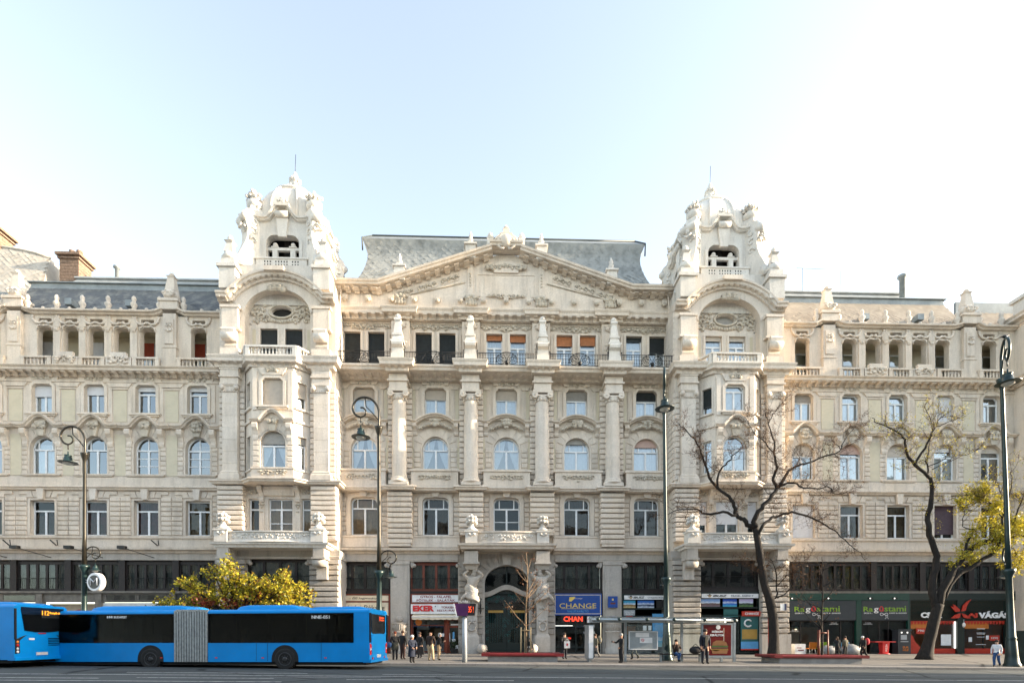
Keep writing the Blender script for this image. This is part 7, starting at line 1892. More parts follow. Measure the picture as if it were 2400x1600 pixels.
# ---- bus shelter
M['alu'] = plain('brushed_aluminium', (.36,.40,.42), .4, .6, .12, 4); M['clear'] = glass_mat('shelter_glass', .03, thru=(.93,.96,.95))
sh_y0, sh_y1 = -14.9, -13.4
SX0, SX1 = gx(1400, sh_y0), gx(1722, sh_y0); sc = (SX0+SX1)/2; sz = zg(sc, -14.5)
sh = thing('bus_shelter', 'glass bus shelter with aluminium frame and poster case beside the street lamp', 'bus shelter', (sc, -14.2, sz)); sh.rotation_euler = (0, R(.5), 0)
L0, L1 = SX0-sc, SX1-sc
for px in (1465, 1597, 1690, 1720):
    xx = gx(px, sh_y1)-sc; MB().box(xx-.07, xx+.07, .72, .84, -.1, 2.35).build('post', M['alu'], sh)
MB().tube([(L0-.35,-.75,2.42),(L1+.1,-.75,2.42)], .075, 8).build('front_gutter', M['alu'], sh); MB().tube([(L0-.2,.78,2.36),(L1+.1,.78,2.36)], .07, 8).build('rear_gutter', M['alu'], sh)
v = []; f = []
for k in range(7): t = k/6; yy = -.75+1.53*t; zz = 2.46+.16*math.sin(t*PI); v += [(L0-.3,yy,zz),(L1+.1,yy,zz)]
for k in range(6): f.append((2*k,2*k+1,2*k+3,2*k+2))
MB().add(v, f).build('roof', M['clear'], sh)
for px in (1400, 1450, 1515, 1578, 1650, 1720):
    xx = gx(px, sh_y0)-sc; MB().tube([(xx,-.8,2.40),(xx,0,2.58),(xx,.8,2.36)], .05, 6).build('roof_rib', M['alu'], sh); MB().ball((xx,-.78,2.44), .13, .1, .1, n=8, m=5).build('rib_joint', M['lampgreen'], sh)
for a, b in ((1466, 1530), (1530, 1597), (1597, 1690)):
    xa, xb = gx(a, sh_y1)-sc, gx(b, sh_y1)-sc; MB().box(xa+.1, xb-.1, .77, .785, .35, 2.2).build('glass_pane', M['clear'], sh)
xa, xb = gx(1474, sh_y1)-sc, gx(1538, sh_y1)-sc
MB().box(xa, xb, .68, .74, .75, 1.75).build('notice_board', M['alu'], sh); e = MB(); e.box(xa-.05,xb+.05,.66,.75,.70,.75); e.box(xa-.05,xb+.05,.66,.75,1.75,1.80); e.box(xa-.05,xa,.66,.75,.75,1.75); e.box(xb,xb+.05,.66,.75,.75,1.75); e.build('board_frame', M['whitep'], sh)
MB().box(xa+.35,xa+1.15,.665,.678,1.45,1.7).box(xa+.6,xa+1.35,.664,.678,1.1,1.42).build('timetable', M['whitep'], sh)
nr = MB(); nr.tube([(xa+.78+.08*math.cos(t*PI/6), .66, 1.27+.08*math.sin(t*PI/6)) for t in range(13)], .012, 4); nr.tube([(xa+.72,.66,1.33),(xa+.84,.66,1.21)], .012, 4); nr.build('no_smoking_ring', M['red'], sh)
xa, xb = gx(1597, sh_y1)-sc, gx(1668, sh_y1)-sc
MB().box(gx(1540,sh_y1)-sc, gx(1640,sh_y1)-sc, .35, .72, .42, .48).build('seat', M['dark_wood'], sh)
for px in (1545, 1590, 1636): MB().box(gx(px,sh_y1)-sc-.05, gx(px,sh_y1)-sc+.05, .45, .62, -.1, .42).build('seat_leg', M['alu'], sh)
# poster case on the right and end case on the left
M['burger'] = None
def poster_mat():
    m, t, b = nt('burger_poster'); k = ramp(t, noise(t, 1.6, 3), .35, .7, (.10,.006,.008), (.17,.014,.010)); t.links.new(k, b.inputs['Base Color']); b.inputs['Roughness'].default_value = .2; return m
M['poster'] = poster_mat(); M['bun'] = plain('print_bun', (.26,.11,.035), .5); M['lettuce'] = plain('print_lettuce', (.05,.11,.015), .5); M['patty'] = plain('print_patty', (.10,.035,.02), .5); M['cheese'] = plain('print_cheese', (.35,.2,.03), .5)
xa, xb = gx(1643, sh_y0+.5)-sc, gx(1716, sh_y0+.5)-sc; yy = -.25
MB().box(xa, xb, yy, yy+.16, .30, 2.28).build('poster_case', M['alu'], sh); ps = MB().box(xa+.1, xb-.1, yy-.008, yy+.01, .42, 2.18).build('poster', M['poster'], sh)
pc = (xa+xb)/2+.15
for nm, pts in (('bun', [(-.45,.98),(.45,.98),(.40,1.16),(.2,1.28),(-.2,1.28),(-.40,1.16)]), ('lettuce', [(-.5,.90),(.5,.90),(.46,.99),(-.46,.99)]), ('patty', [(-.46,.78),(.46,.78),(.46,.90),(-.46,.90)]), ('cheese', [(-.5,.73),(-.2,.66),(.1,.75),(.5,.72),(.48,.80),(-.48,.80)]), ('bun', [(-.42,.52),(.42,.52),(.46,.66),(.44,.74),(-.44,.74),(-.46,.66)])):
    MB().poly([(pc+p[0], p[1]) for p in pts], yy-.014, yy-.006).build('burger_print', M[nm], ps)
letters(ps, 'HÁROM', pc-.15, yy-.012, 1.80, .62, .15, 'whitep', bold=.03); letters(ps, 'KIRÁLYOK', pc-.15, yy-.012, 1.60, .82, .15, 'whitep', bold=.03); lay(MB().lathe([(.13,0),(.13,.01)],0,0,0,n=16)).build('emblem', M['whitep'], ps, (pc-.1, yy-.01, 2.04))
MB().box(pc+.22,pc+.25,yy-.012,yy-.006,1.2,2.0).build('light_streak_print', M['cream'], ps)
xa = gx(1385, sh_y0)-sc
MB().box(xa-.14, xa+.14, -.72, .62, .18, 2.12).build('end_case', M['alu'], sh); MB().box(xa+.135, xa+.15, -.62, .52, .3, 2.0).build('end_poster', M['busglass'], sh); MB().box(xa-.13,xa+.1,-.735,-.72,.25,2.05).build('end_panel', M['whitep'], sh)
MB().box(xa-.06, xa+.06, -.5, .4, -.1, .2).build('case_foot', M['alu'], sh)

# ---- small things at the shop fronts
def place(px, py): x, y, z = foot(px, py); return (x, y, z)
at_x = 33.6
am = thing('cash_machine', 'dark grey cash machine with lit screen beside the orange barber window', 'cash machine', (at_x, -.35, zg(at_x,-.3)))
MB().box(-.55,.55,-.35,.35,0,1.95).box(-.6,.6,-.42,.38,1.95,2.08).build('cabinet', M['greypanel'], am); MB().box(-.32,.2,-.365,-.345,1.2,1.6).build('screen', M['steel'], am); MB().box(-.35,.3,-.40,-.34,1.0,1.08).build('keypad', M['steel'], am); MB().box(-.3,-.2,-.37,-.34,1.75,1.85).box(.2,.3,-.37,-.34,1.75,1.85).build('light', M['tube'], am); letters(am, 'EUR', .1, -.36, .55, .5, .18, 'orange', bold=.02); letters(am, 'HUF', .1, -.36, .32, .5, .18, 'orange', bold=.02)
rc = thing('standing_counter', 'red standing counter with white vertical lettering in front of the cafe', 'counter', (31.6, -1.0, zg(31.6,-1)))
MB().lathe([(.42,0),(.42,.06),(.2,.1)],0,0,0,n=16).build('base', M['red'], rc); MB().frustum(0,0,.08,1.0,.24,.2,.30,.26).build('column', M['red'], rc); MB().box(-.95,.75,-.35,.35,1.0,1.06).build('top', M['red'], rc); l = letters(rc, 'PIZZA', 0,0,0, .6,.14,'whitep'); l.matrix_local = Matrix.Translation((0,-.27,.55)) @ Matrix.Rotation(R(-90),4,'Y')
def chair(x, y, mat, label):
    o = thing('cafe_chair', label, 'chair', (x, y, zg(x,y)), 0)
    MB().box(-.28,.28,-.26,.24,.44,.50).build('seat', M[mat], o); MB().add([(-.28,-.26,.5),(.28,-.26,.5),(.34,-.42,1.0),(-.34,-.42,1.0),(-.28,-.22,.5),(.28,-.22,.5),(.34,-.38,1.0),(-.34,-.38,1.0)], [(0,1,2,3),(7,6,5,4),(3,2,6,7),(0,3,7,4),(1,5,6,2)]).build('backrest', M[mat], o)
    for sx in (-1,1):
        for sy in (-1,1): MB().tube([(sx*.22,sy*.2,.45),(sx*.25,sy*.26,0)], .02, 5).build('leg', M['steel'], o)
chair(25.1, -1.4, 'orange', 'orange moulded cafe chair beside the patterned white box'); chair(26.2, -1.1, 'lime', 'green moulded cafe chair behind the staked young tree'); chair(26.9, -1.7, 'teal', 'turquoise moulded cafe chair between green and blue ones'); chair(27.9, -1.2, 'skyblue', 'blue moulded cafe chair next to the grey bundles')
bx = thing('patterned_box', 'white box printed with dark marks by the cafe pier', 'box', (24.1,-1.3,zg(24,-1.3))); MB().box(-.45,.45,-.3,.3,0,.85).build('carton', M['whitep'], bx); MB().box(-.2,.3,-.305,-.3,.3,.38).box(-.3,.1,-.305,-.3,.5,.56).build('print', M['maroon'], bx)
M['bundle'] = plain('grey_plastic_sack', (.20,.21,.22), .55, 0, .25, 5)
for (xx, yy, s, lb) in ((26.0,-2.3,1.0,'grey tarpaulin sack slumped below the green cafe chair'), (27.9,-2.3,1.15,'long grey tarpaulin sack slumped below the blue cafe chair')):
    b = MB(); rnd = random.Random(int(xx)); v0 = len(b.v); b.ball((0,0,.32*s), .75*s, .42*s, .42*s, n=14, m=9)
    b.v = [(x*(1+rnd.uniform(-.1,.1)), y*(1+rnd.uniform(-.1,.1)), max(0, z*(1+rnd.uniform(-.12,.12)))) for x, y, z in b.v]
    tag(b.build('sack', M['bundle'], None, (xx,yy,zg(xx,yy))), lb, 'sack', 'grey sacks before the cafe')
x, y, z = foot(1068, 1531); pl = thing('potted_plant', 'small dark green potted shrub beside the restaurant door', 'plant', (-4.35, -.6, zg(-4.3,-.6)))
MB().frustum(0,0,0,.42,.25,.2,.32,.25).build('pot', M['black'], pl)
M['shrub'] = plain('shrub_leaf', (.03,.06,.02), .6, 0, .4, 9)
b = MB(); rnd = random.Random(2)
for k in range(160):
    a = rnd.uniform(0,6.28); r = rnd.uniform(.05,.42); h = rnd.uniform(.45,1.1); p = Vector((r*math.cos(a), r*.7*math.sin(a), h)); d = Vector((math.cos(a), math.sin(a), .6))*.13; w = Vector((-math.sin(a), math.cos(a), .2))*.035
    b.add([p-w, p+d*.5-w*.2+Vector((0,0,.02)), p+d, p+w], [(0,1,2,3)])
stuff(b.build('foliage', M['shrub'], pl))
# litter bin and red boards at the right
x = gx(2394, -15.0); lb = thing('litter_bin', 'tall dark litter bin beside the thick green street lamp', 'bin', (x+.2, -15.0, zg(x,-15)))
MB().frustum(0,0,0,1.9,.42,.4,.50,.46).build('bin_body', M['lampgreen'], lb); MB().box(-.54,.54,-.5,.5,1.9,2.0).build('lid', M['lampgreen'], lb); MB().ball((-.12,-.48,1.55), .07, .03, .07).build('red_mark', M['red'], lb)
x, y, z = foot(2148, 1541); ab = thing('advert_board', 'narrow red and black board leaning against the forked tree trunk', 'advert board', (x, y-.35, z)); ab.rotation_euler = (0, R(24), 0)
MB().box(-.24,.24,-.05,.05,0,1.9).build('panel', M['maroon'], ab); MB().box(-.14,.16,-.056,-.05,1.25,1.75).build('white_field', M['whitep'], ab); l = letters(ab,'CSOKI',0,0,0,1.0,.2,'whitep'); l.matrix_local = Matrix.Translation((0,-.055,.65)) @ Matrix.Rotation(R(-90),4,'Y')
x = gx(1800, -2.6); fl = thing('advert_board', 'tall narrow red banner with white letters behind the thick trunk', 'banner', (x, -2.9, zg(x,-2.9))); MB().box(-.14,.14,-.03,.03,.5,2.9).build('panel', M['redpanel'], fl); l = letters(fl,'CHANGE',0,0,0,1.9,.16,'whitep'); l.matrix_local = Matrix.Translation((0,-.035,1.7)) @ Matrix.Rotation(R(-90),4,'Y'); MB().tube([(0,.02,0),(0,.02,3.0)],.02,5).build('pole', M['steel'], fl)
opposite(-95, -38, -74, 23, 'tall grey brown house across the street with dark windows'); opposite(-36, 30, -76, 25, 'long grey brown house across the street, highest of its row'); opposite(32, 95, -74, 22, 'grey brown house across the street, lowest of its row')

for sx in (-1, 1): part(MB().tube([(sx*13.55,-.45,30.0),(sx*13.55,-.75,28.6),(sx*13.55,-.5,27.5),(sx*13.55,-.3,24),(sx*13.55,-1.9,23.3),(sx*13.55,-.35,22.2),(sx*13.55,-.3,13.9),(sx*13.55,-.75,13.6),(sx*13.55,-.4,13.0),(sx*13.55,-.5,8.4)], .045, 6), 'downpipe', 'stone')
x, y = px_on(2372, -16.0); bd = thing('bird', 'dark bird perched on the scroll of the thick green street lamp', 'bird', (x-1.05, y-.7, zg(x,y)+17.85))
MB().ball((0,0,.1), .16, .09, .09, n=8, m=6).ball((.15,0,.17), .06, .055, .055, n=7, m=5).add([(-.13,-.05,.1),(-.13,.05,.1),(-.36,.05,.04),(-.36,-.05,.04),(-.13,-.05,.07),(-.13,.05,.07)], [(0,1,2,3),(4,3,2,5)]).tube([(.2,0,.17),(.26,0,.16)], [.018,.004], 5).tube([(0,.03,.05),(0,.03,-.06)], .01, 4).tube([(0,-.03,.05),(0,-.03,-.06)], .01, 4).build('body', M['p_blk'] if 'p_blk' in M else M['black'], bd)

o = thing('street_house', 'unseen tall block added to shade the street, beyond the last lamp', 'building', (112, -62, 0))  # out of view, added to keep the low sun off bus and road
MB().box(-14, 14, -34, 34, -3, 40).build('wall', M['opp'], o); MB().box(-14.6, 14.6, -34.6, 34.6, 39, 40.2).build('cornice', M['opp'], o)
me = shared('opp_win_side', lambda: MB().box(-.06, 0, -.8, .8, 0, 2.4).mesh('window', M['bl_dark']))
for k in range(8):
    for i in range(18): link('window', me, o, (-14, -31+i*3.6, 4.6+k*4.2))
# ================================================================= trees
def bark(name, c):
    m, t, b = nt(name); k = ramp(t, noise(t, 5, 6, stretch=(2,2,.5)), .35, .7, tuple(x*.5 for x in c), tuple(x*1.5 for x in c)); t.links.new(k, b.inputs['Base Color']); b.inputs['Roughness'].default_value = .9; bump(t, b, noise(t, 16, 5, stretch=(2,2,.5)), .9, .03); return m
M['bark'] = bark('dark_bark', (.016,.012,.009)); M['twig'] = bark('sunlit_twig', (.070,.036,.018)); M['youngbark'] = bark('pale_young_bark', (.22,.15,.09)); M['stake'] = plain('tree_stake', (.42,.31,.17), .8, 0, .2, 3)  # the orange-brown twig tone has warm sunlight put into it
def leaf_mat():
    m, t, b = nt('autumn_leaf'); a = t.nodes.new('ShaderNodeAttribute'); a.attribute_name = 'leaf_tone'
    t.links.new(a.outputs['Color'], b.inputs['Base Color']); b.inputs['Roughness'].default_value = .55
    tr = t.nodes.new('ShaderNodeBsdfTranslucent'); t.links.new(a.outputs['Color'], tr.inputs[0]); mx = t.nodes.new('ShaderNodeMixShader'); mx.inputs[0].default_value = .35
    o = t.nodes['Material Output']; t.links.new(b.outputs[0], mx.inputs[1]); t.links.new(tr.outputs[0], mx.inputs[2]); t.links.new(mx.outputs[0], o.inputs[0]); return m
M['leaf'] = leaf_mat()
class Leaves:
    def __init__(s): s.v = []; s.f = []; s.c = []
    def leaf(s, p, size, rnd, col):
        a = Vector((rnd.gauss(0,1), rnd.gauss(0,1), rnd.gauss(0,.7))).normalized(); b = a.cross(Vector((rnd.gauss(0,1), rnd.gauss(0,1), rnd.gauss(0,1)))).normalized()
        n = len(s.v); p = Vector(p); s.v += [p, p+a*size*.5+b*size*.32, p+a*size, p+a*size*.5-b*size*.32]; s.f.append((n,n+1,n+2,n+3))
        k = rnd.uniform(.75,1.2); s.c.append(tuple(min(1,x*k) for x in col))
    def build(s, name, parent):
        me = bpy.data.meshes.new(name); me.from_pydata([tuple(x) for x in s.v], [], s.f); me.materials.append(M['leaf'])
        at_ = me.color_attributes.new('leaf_tone', 'FLOAT_COLOR', 'CORNER'); buf = []
        for c in s.c: buf += [c[0],c[1],c[2],1.0]*4
        at_.data.foreach_set('color', buf); o = link(name, me, parent); return stuff(o)
def twigs(mb, lv, path, r0, rnd, dens, length, level=0, maxl=2, leafp=0.0, cols=(), lsize=.12, droop=0.0, minz=0.0):
    """side shoots along a limb, branching again; leaves at the tips where the tree still has them"""
    L = sum((path[i+1]-path[i]).length for i in range(len(path)-1)); n = max(1, int(L*dens))
    for _ in range(n):
        i = rnd.randrange(max(1, len(path)-1)); t = rnd.random(); p = path[i].lerp(path[i+1], t); d = (path[i+1]-path[i]).normalized()
        o = Vector((rnd.gauss(0,1), rnd.gauss(0,.9), rnd.gauss(.25,.8))); o = (o-d*o.dot(d)*.6).normalized()
        dr = (d*.55+o*.9).normalized(); ln = length*rnd.uniform(.45,1.15); pts = [p]; cur = dr
        for k in range(5):
            cur = (cur+Vector((rnd.gauss(0,.22), rnd.gauss(0,.22), rnd.gauss(.06-droop,.2)))).normalized(); pts.append(pts[-1]+cur*ln/5)
        rr = max(.007, r0*rnd.uniform(.6,1.1)); mb.tube(pts, [rr*(1-.16*k) for k in range(6)], 3 if level else 4, caps=False)
        if level < maxl: twigs(mb, lv, pts, rr*.6, rnd, dens*1.7, length*.5, level+1, maxl, leafp, cols, lsize, droop, minz)
        if lv is not None and cols:
            for k in range(1, 6):
                for _q in range(int(leafp)+(1 if rnd.random() < leafp % 1 else 0)):
                    q = pts[k]+Vector((rnd.gauss(0,.09), rnd.gauss(0,.09), rnd.gauss(0,.09))); lv.leaf(q, lsize*rnd.uniform(.6,1.3), rnd, rnd.choice(cols))
def px_path(pts, Y, seed, spread):
    rnd = random.Random(seed); out = []; yy = Y
    for i, (a, b) in enumerate(pts):
        x, z = at(a, b, yy); out.append(Vector((x, yy, z))); yy += rnd.uniform(-spread, spread)
    return out
def limb_tree(label, trunk, limbs, Y, r, seed, name='bare_tree', group=None, leafzones=None, dens=2.2, tl=1.5):
    x0, z0 = at(*trunk[0], Y); gz = zg(x0, Y)
    o = thing(name, label, 'tree', (x0, Y, gz)); base = Vector((x0, Y, gz)); rnd = random.Random(seed)
    P = [Vector((at(a,b,Y)[0], Y, at(a,b,Y)[1])) for a, b in trunk]; P[0].z = gz-.1
    P = smooth(P); n = len(P); rad = []
    for i in range(n):
        t = i/(n-1); rr = r[0]+(r[1]-r[0])*t
        if i == 0: rr *= 1.5
        elif i == 1: rr *= 1.22
        rad.append(rr*(1+.07*rnd.uniform(-1,1)))
    MB().tube([p-base for p in P], rad, 14).build('trunk', M['bark'], o)
    tw = MB(); lv = Leaves(); allp = []
    for k, (pts, ra, rb, sp) in enumerate(limbs):
        Q = smooth(px_path(pts, Y, seed+k*7, sp), 3); m = len(Q)
        Q = [q+Vector((rnd.gauss(0,.03), rnd.gauss(0,.05), rnd.gauss(0,.03))) if 0 < i < m-1 else q for i, q in enumerate(Q)]
        MB().tube([q-base for q in Q], [ra+(rb-ra)*i/(m-1) for i in range(m)], 9).build('limb', M['bark'], o); allp.append((Q, rb))
    for Q, rb in allp:
        cols = ((.16,.075,.02),(.22,.10,.02),(.12,.05,.02)); lp = .05
        q = [v-base for v in Q[len(Q)//4:]]
        mid = Q[len(Q)*2//3]; 
        if leafzones: cols = ((.52,.42,.03),(.58,.47,.05),(.44,.39,.04),(.32,.31,.04)); lp = leafzones(mid)
        twigs(tw, lv, q, .020, rnd, dens*1.7, tl, 0, 2, lp, cols, .09 if lp < 1 else .14)
    stuff(tw.build('twigs', M['twig'], o)); 
    if lv.v: lv.build('leaves', o)
    return o
T1 = [(1812,1541),(1814,1500),(1812,1450),(1804,1405),(1792,1370),(1784,1320),(1778,1280),(1770,1234)]
limb_tree('thick bare tree with forked crown in front of the right tower', T1, [
 ([(1770,1236),(1753,1228),(1739,1214),(1725,1207),(1721,1186),(1709,1163),(1683,1145),(1664,1118),(1652,1087),(1644,1062),(1634,1040),(1610,1012),(1591,992)], .17, .02, .25),
 ([(1683,1145),(1681,1124),(1688,1102),(1706,1082),(1723,1062),(1735,1050)], .09, .02, .2),
 ([(1725,1207),(1695,1200),(1652,1205),(1636,1193),(1594,1194),(1566,1205)], .10, .02, .3),
 ([(1770,1236),(1768,1214),(1784,1191),(1804,1169),(1821,1144),(1812,1124),(1819,1096),(1814,1060),(1815,1037),(1801,992),(1793,967)], .18, .02, .25),
 ([(1801,992),(1812,970),(1824,953),(1857,922)], .035, .012, .2), ([(1814,1060),(1793,1037),(1768,1012),(1754,990)], .05, .012, .2),
 ([(1821,1144),(1843,1113),(1849,1102),(1871,1090),(1894,1085),(1933,1068),(1968,1058),(1978,1033),(2007,999)], .11, .015, .3),
 ([(1821,1144),(1840,1134),(1862,1130),(1882,1143),(1938,1142),(1958,1157),(1988,1159)], .09, .015, .3),
 ([(1776,1262),(1784,1236),(1801,1217),(1826,1208),(1857,1201),(1901,1212),(1936,1231),(1960,1248),(1990,1275),(2020,1295)], .12, .02, .35),
 ([(1804,1405),(1822,1395),(1818,1370),(1816,1330),(1806,1310)], .06, .03, .2), ([(1806,1310),(1785,1338),(1752,1330),(1725,1325)], .03, .012, .2), ([(1818,1372),(1845,1350),(1870,1330),(1900,1300)], .035, .012, .3),
 ([(1822,1400),(1840,1390),(1862,1365),(1885,1345)], .05, .02, .3)], -9.0, (.36,.20), 11, dens=2.3, tl=1.45)
T2 = [(2166,1541),(2178,1500),(2190,1450),(2200,1415)]
def yz(p): 
    return 1.0 if p.x > 32.2 and p.z < 11.2 and p.z > 6.3 else (.16 if p.z > 9.5 else .08)
limb_tree('leaning forked tree with dark trunk and thin yellow leaves before the barber shop', T2, [
 ([(2196,1425),(2186,1390),(2186,1360),(2194,1320),(2194,1295),(2180,1262),(2175,1230),(2178,1190),(2185,1150),(2184,1130),(2175,1115),(2145,1088),(2126,1065),(2122,1038),(2113,1019),(2094,1006),(2057,991),(2044,979)], .25, .02, .12),
 ([(2145,1088),(2160,1060),(2178,1031),(2187,1011),(2195,999),(2205,977),(2227,964)], .09, .015, .2), ([(2187,1011),(2180,985),(2172,960),(2165,945)], .03, .01, .15), ([(2195,999),(2225,988),(2250,978),(2265,965)], .03, .01, .15),
 ([(2178,1120),(2175,1093),(2170,1080),(2178,1058),(2180,1030)], .06, .015, .15), ([(2175,1093),(2205,1080),(2219,1068),(2225,1050)], .04, .012, .15), ([(2184,1100),(2240,1075),(2275,1062),(2300,1045)], .03, .01, .2),
 ([(2200,1418),(2216,1370),(2238,1330),(2262,1295),(2300,1275),(2340,1262),(2372,1240),(2402,1226)], .26, .09, .2),
 ([(2212,1400),(2240,1350),(2290,1320),(2330,1292),(2350,1262),(2402,1253),(2440,1250)], .17, .06, .25),
 ([(2262,1295),(2270,1262),(2290,1240),(2312,1224),(2326,1208),(2332,1188)], .09, .02, .2), ([(2290,1240),(2255,1232),(2262,1205),(2256,1190)], .04, .012, .2),
 ([(2340,1262),(2350,1215),(2362,1175),(2372,1130),(2368,1105)], .07, .015, .3), ([(2372,1240),(2388,1190),(2402,1150),(2410,1110)], .06, .015, .3), ([(2332,1188),(2300,1165),(2262,1160),(2230,1162)], .03, .01, .25), ([(2332,1188),(2345,1160),(2335,1130),(2310,1120)], .03, .01, .25), ([(2350,1215),(2320,1180),(2285,1178),(2240,1190)], .03, .01, .25), ([(2350,1262),(2375,1290),(2396,1310)], .04, .01, .25)], -9.0, (.37,.32), 23, leafzones=yz, dens=2.0, tl=1.3)
# young staked trees in the planters
def young(px, P, label, seed, leaf, dark):
    x = gx(px, P[1]); y = P[1]; z = zg(x, y); o = thing('young_tree', label, 'tree', (x, y, z), 0, 'young staked trees in the planters'); rnd = random.Random(seed); Z = Vector((0,0,1))
    tr = [Vector((0,0,-.1)), Vector((.03,0,1.2)), Vector((.0,.02,2.4)), Vector((.05,0,3.6)), Vector((.12,.03,5.0)), Vector((.05,.05,6.3))]
    T = smooth(tr); MB().tube(T, [.075-.06*i/(len(T)-1) for i in range(len(T))], 8).build('trunk', M['bark' if dark else 'youngbark'], o)
    tw = MB(); lv = Leaves()
    for k in range(13):
        h = 2.1+k*.28; a = rnd.uniform(0,2*PI); i = min(len(T)-1, int(h/6.3*(len(T)-1))); s = T[i]; ln = rnd.uniform(1.3,2.6)*(1-.35*(h-2)/4); d = Vector((math.cos(a), .7*math.sin(a), .75)).normalized(); pts = [s]
        for q in range(5): d = (d+Vector((rnd.gauss(0,.1), rnd.gauss(0,.1), rnd.gauss(.03,.1)))).normalized(); pts.append(pts[-1]+d*ln/5)
        MB().tube(pts, [.03,.026,.021,.017,.013,.009], 5).build('limb', M['bark' if dark else 'youngbark'], o); twigs(tw, lv, pts, .010, rnd, 3.0, .55, 0, 1, leaf, ((.17,.06,.02),(.12,.04,.02),(.22,.09,.02)), .085)
    stuff(tw.build('twigs', M['bark' if dark else 'twig'], o)); lv.build('leaves', o)
    st = thing('tree_stakes', ('three pale timber stakes with cross rails round the sapling before the portal', 'three brown timber stakes with cross rails round the sapling before the cafe')[dark], 'tree stakes', (x, y, z))
    for a, b in ((-.30,-.22),(.30,-.15),(-.02,.35)): MB().tube([(a,b,-.1),(a*.92,b*.92,1.95)], .045, 6).build('stake', M['stake' if not dark else 'rust'], st)
    for (a, b), (c, d) in (((-.30,-.22),(.30,-.15)),((.30,-.15),(-.02,.35)),((-.02,.35),(-.30,-.22))): MB().tube([(a*.93,b*.93,1.78),(c*.93,d*.93,1.78)], .035, 5).build('cross_rail', M['stake' if not dark else 'rust'], st)
young(1232, P1, 'slender staked sapling with a few brown leaves before the carved portal', 5, .45, 0); young(1926, P2, 'slender dark staked sapling before the grey cafe boards', 9, .08, 1)
# broad yellow tree behind the bus
def bush():
    Y = -8.5; x, _ = at(560, 1500, Y); z = zg(x, Y); o = thing('yellow_tree', 'broad low tree with yellow green and red leaves behind the blue bus', 'tree', (x, Y, z)); rnd = random.Random(31)
    MB().tube([(0,0,-.1),(.05,0,1.0),(-.05,.1,2.0)], [.22,.17,.14], 10).build('trunk', M['bark'], o); tw = MB(); lv = Leaves()
    Yl = ((.50,.40,.02),(.56,.46,.03),(.42,.35,.025),(.26,.26,.03),(.16,.18,.02),(.22,.12,.02)); Rd = ((.25,.05,.02),(.18,.035,.015),(.30,.12,.02))
    for k in range(64):
        a = rnd.uniform(0,2*PI); rr = rnd.uniform(.3,1)**.6; ex = 5.5*rr*math.cos(a)-.2; ey = 2.4*rr*math.sin(a); ez = 1.9+5.2*(1-min(1,abs(ex/5.9))**2.0)*(1-.35*abs(ey/2.6))*rnd.uniform(.3,1.0)
        pts = smooth([Vector((0,0,1.7)), Vector((ex*.35,ey*.35,2.0+ez*.22)), Vector((ex*.75,ey*.75,2.0+(ez-2.0)*.75)), Vector((ex,ey,ez))], 3); MB().tube(pts, [.08-.06*i/(len(pts)-1) for i in range(len(pts))], 5).build('limb', M['bark'], o)
        red = abs(ex) < 2.2 and ez < 4.2 and rnd.random() < .75; twigs(tw, lv, pts[4:], .012, rnd, 2.6, 1.0, 0, 1, 3.0, Rd if red else Yl, .20)
    stuff(tw.build('twigs', M['twig'], o)); lv.build('leaves', o)
bush()
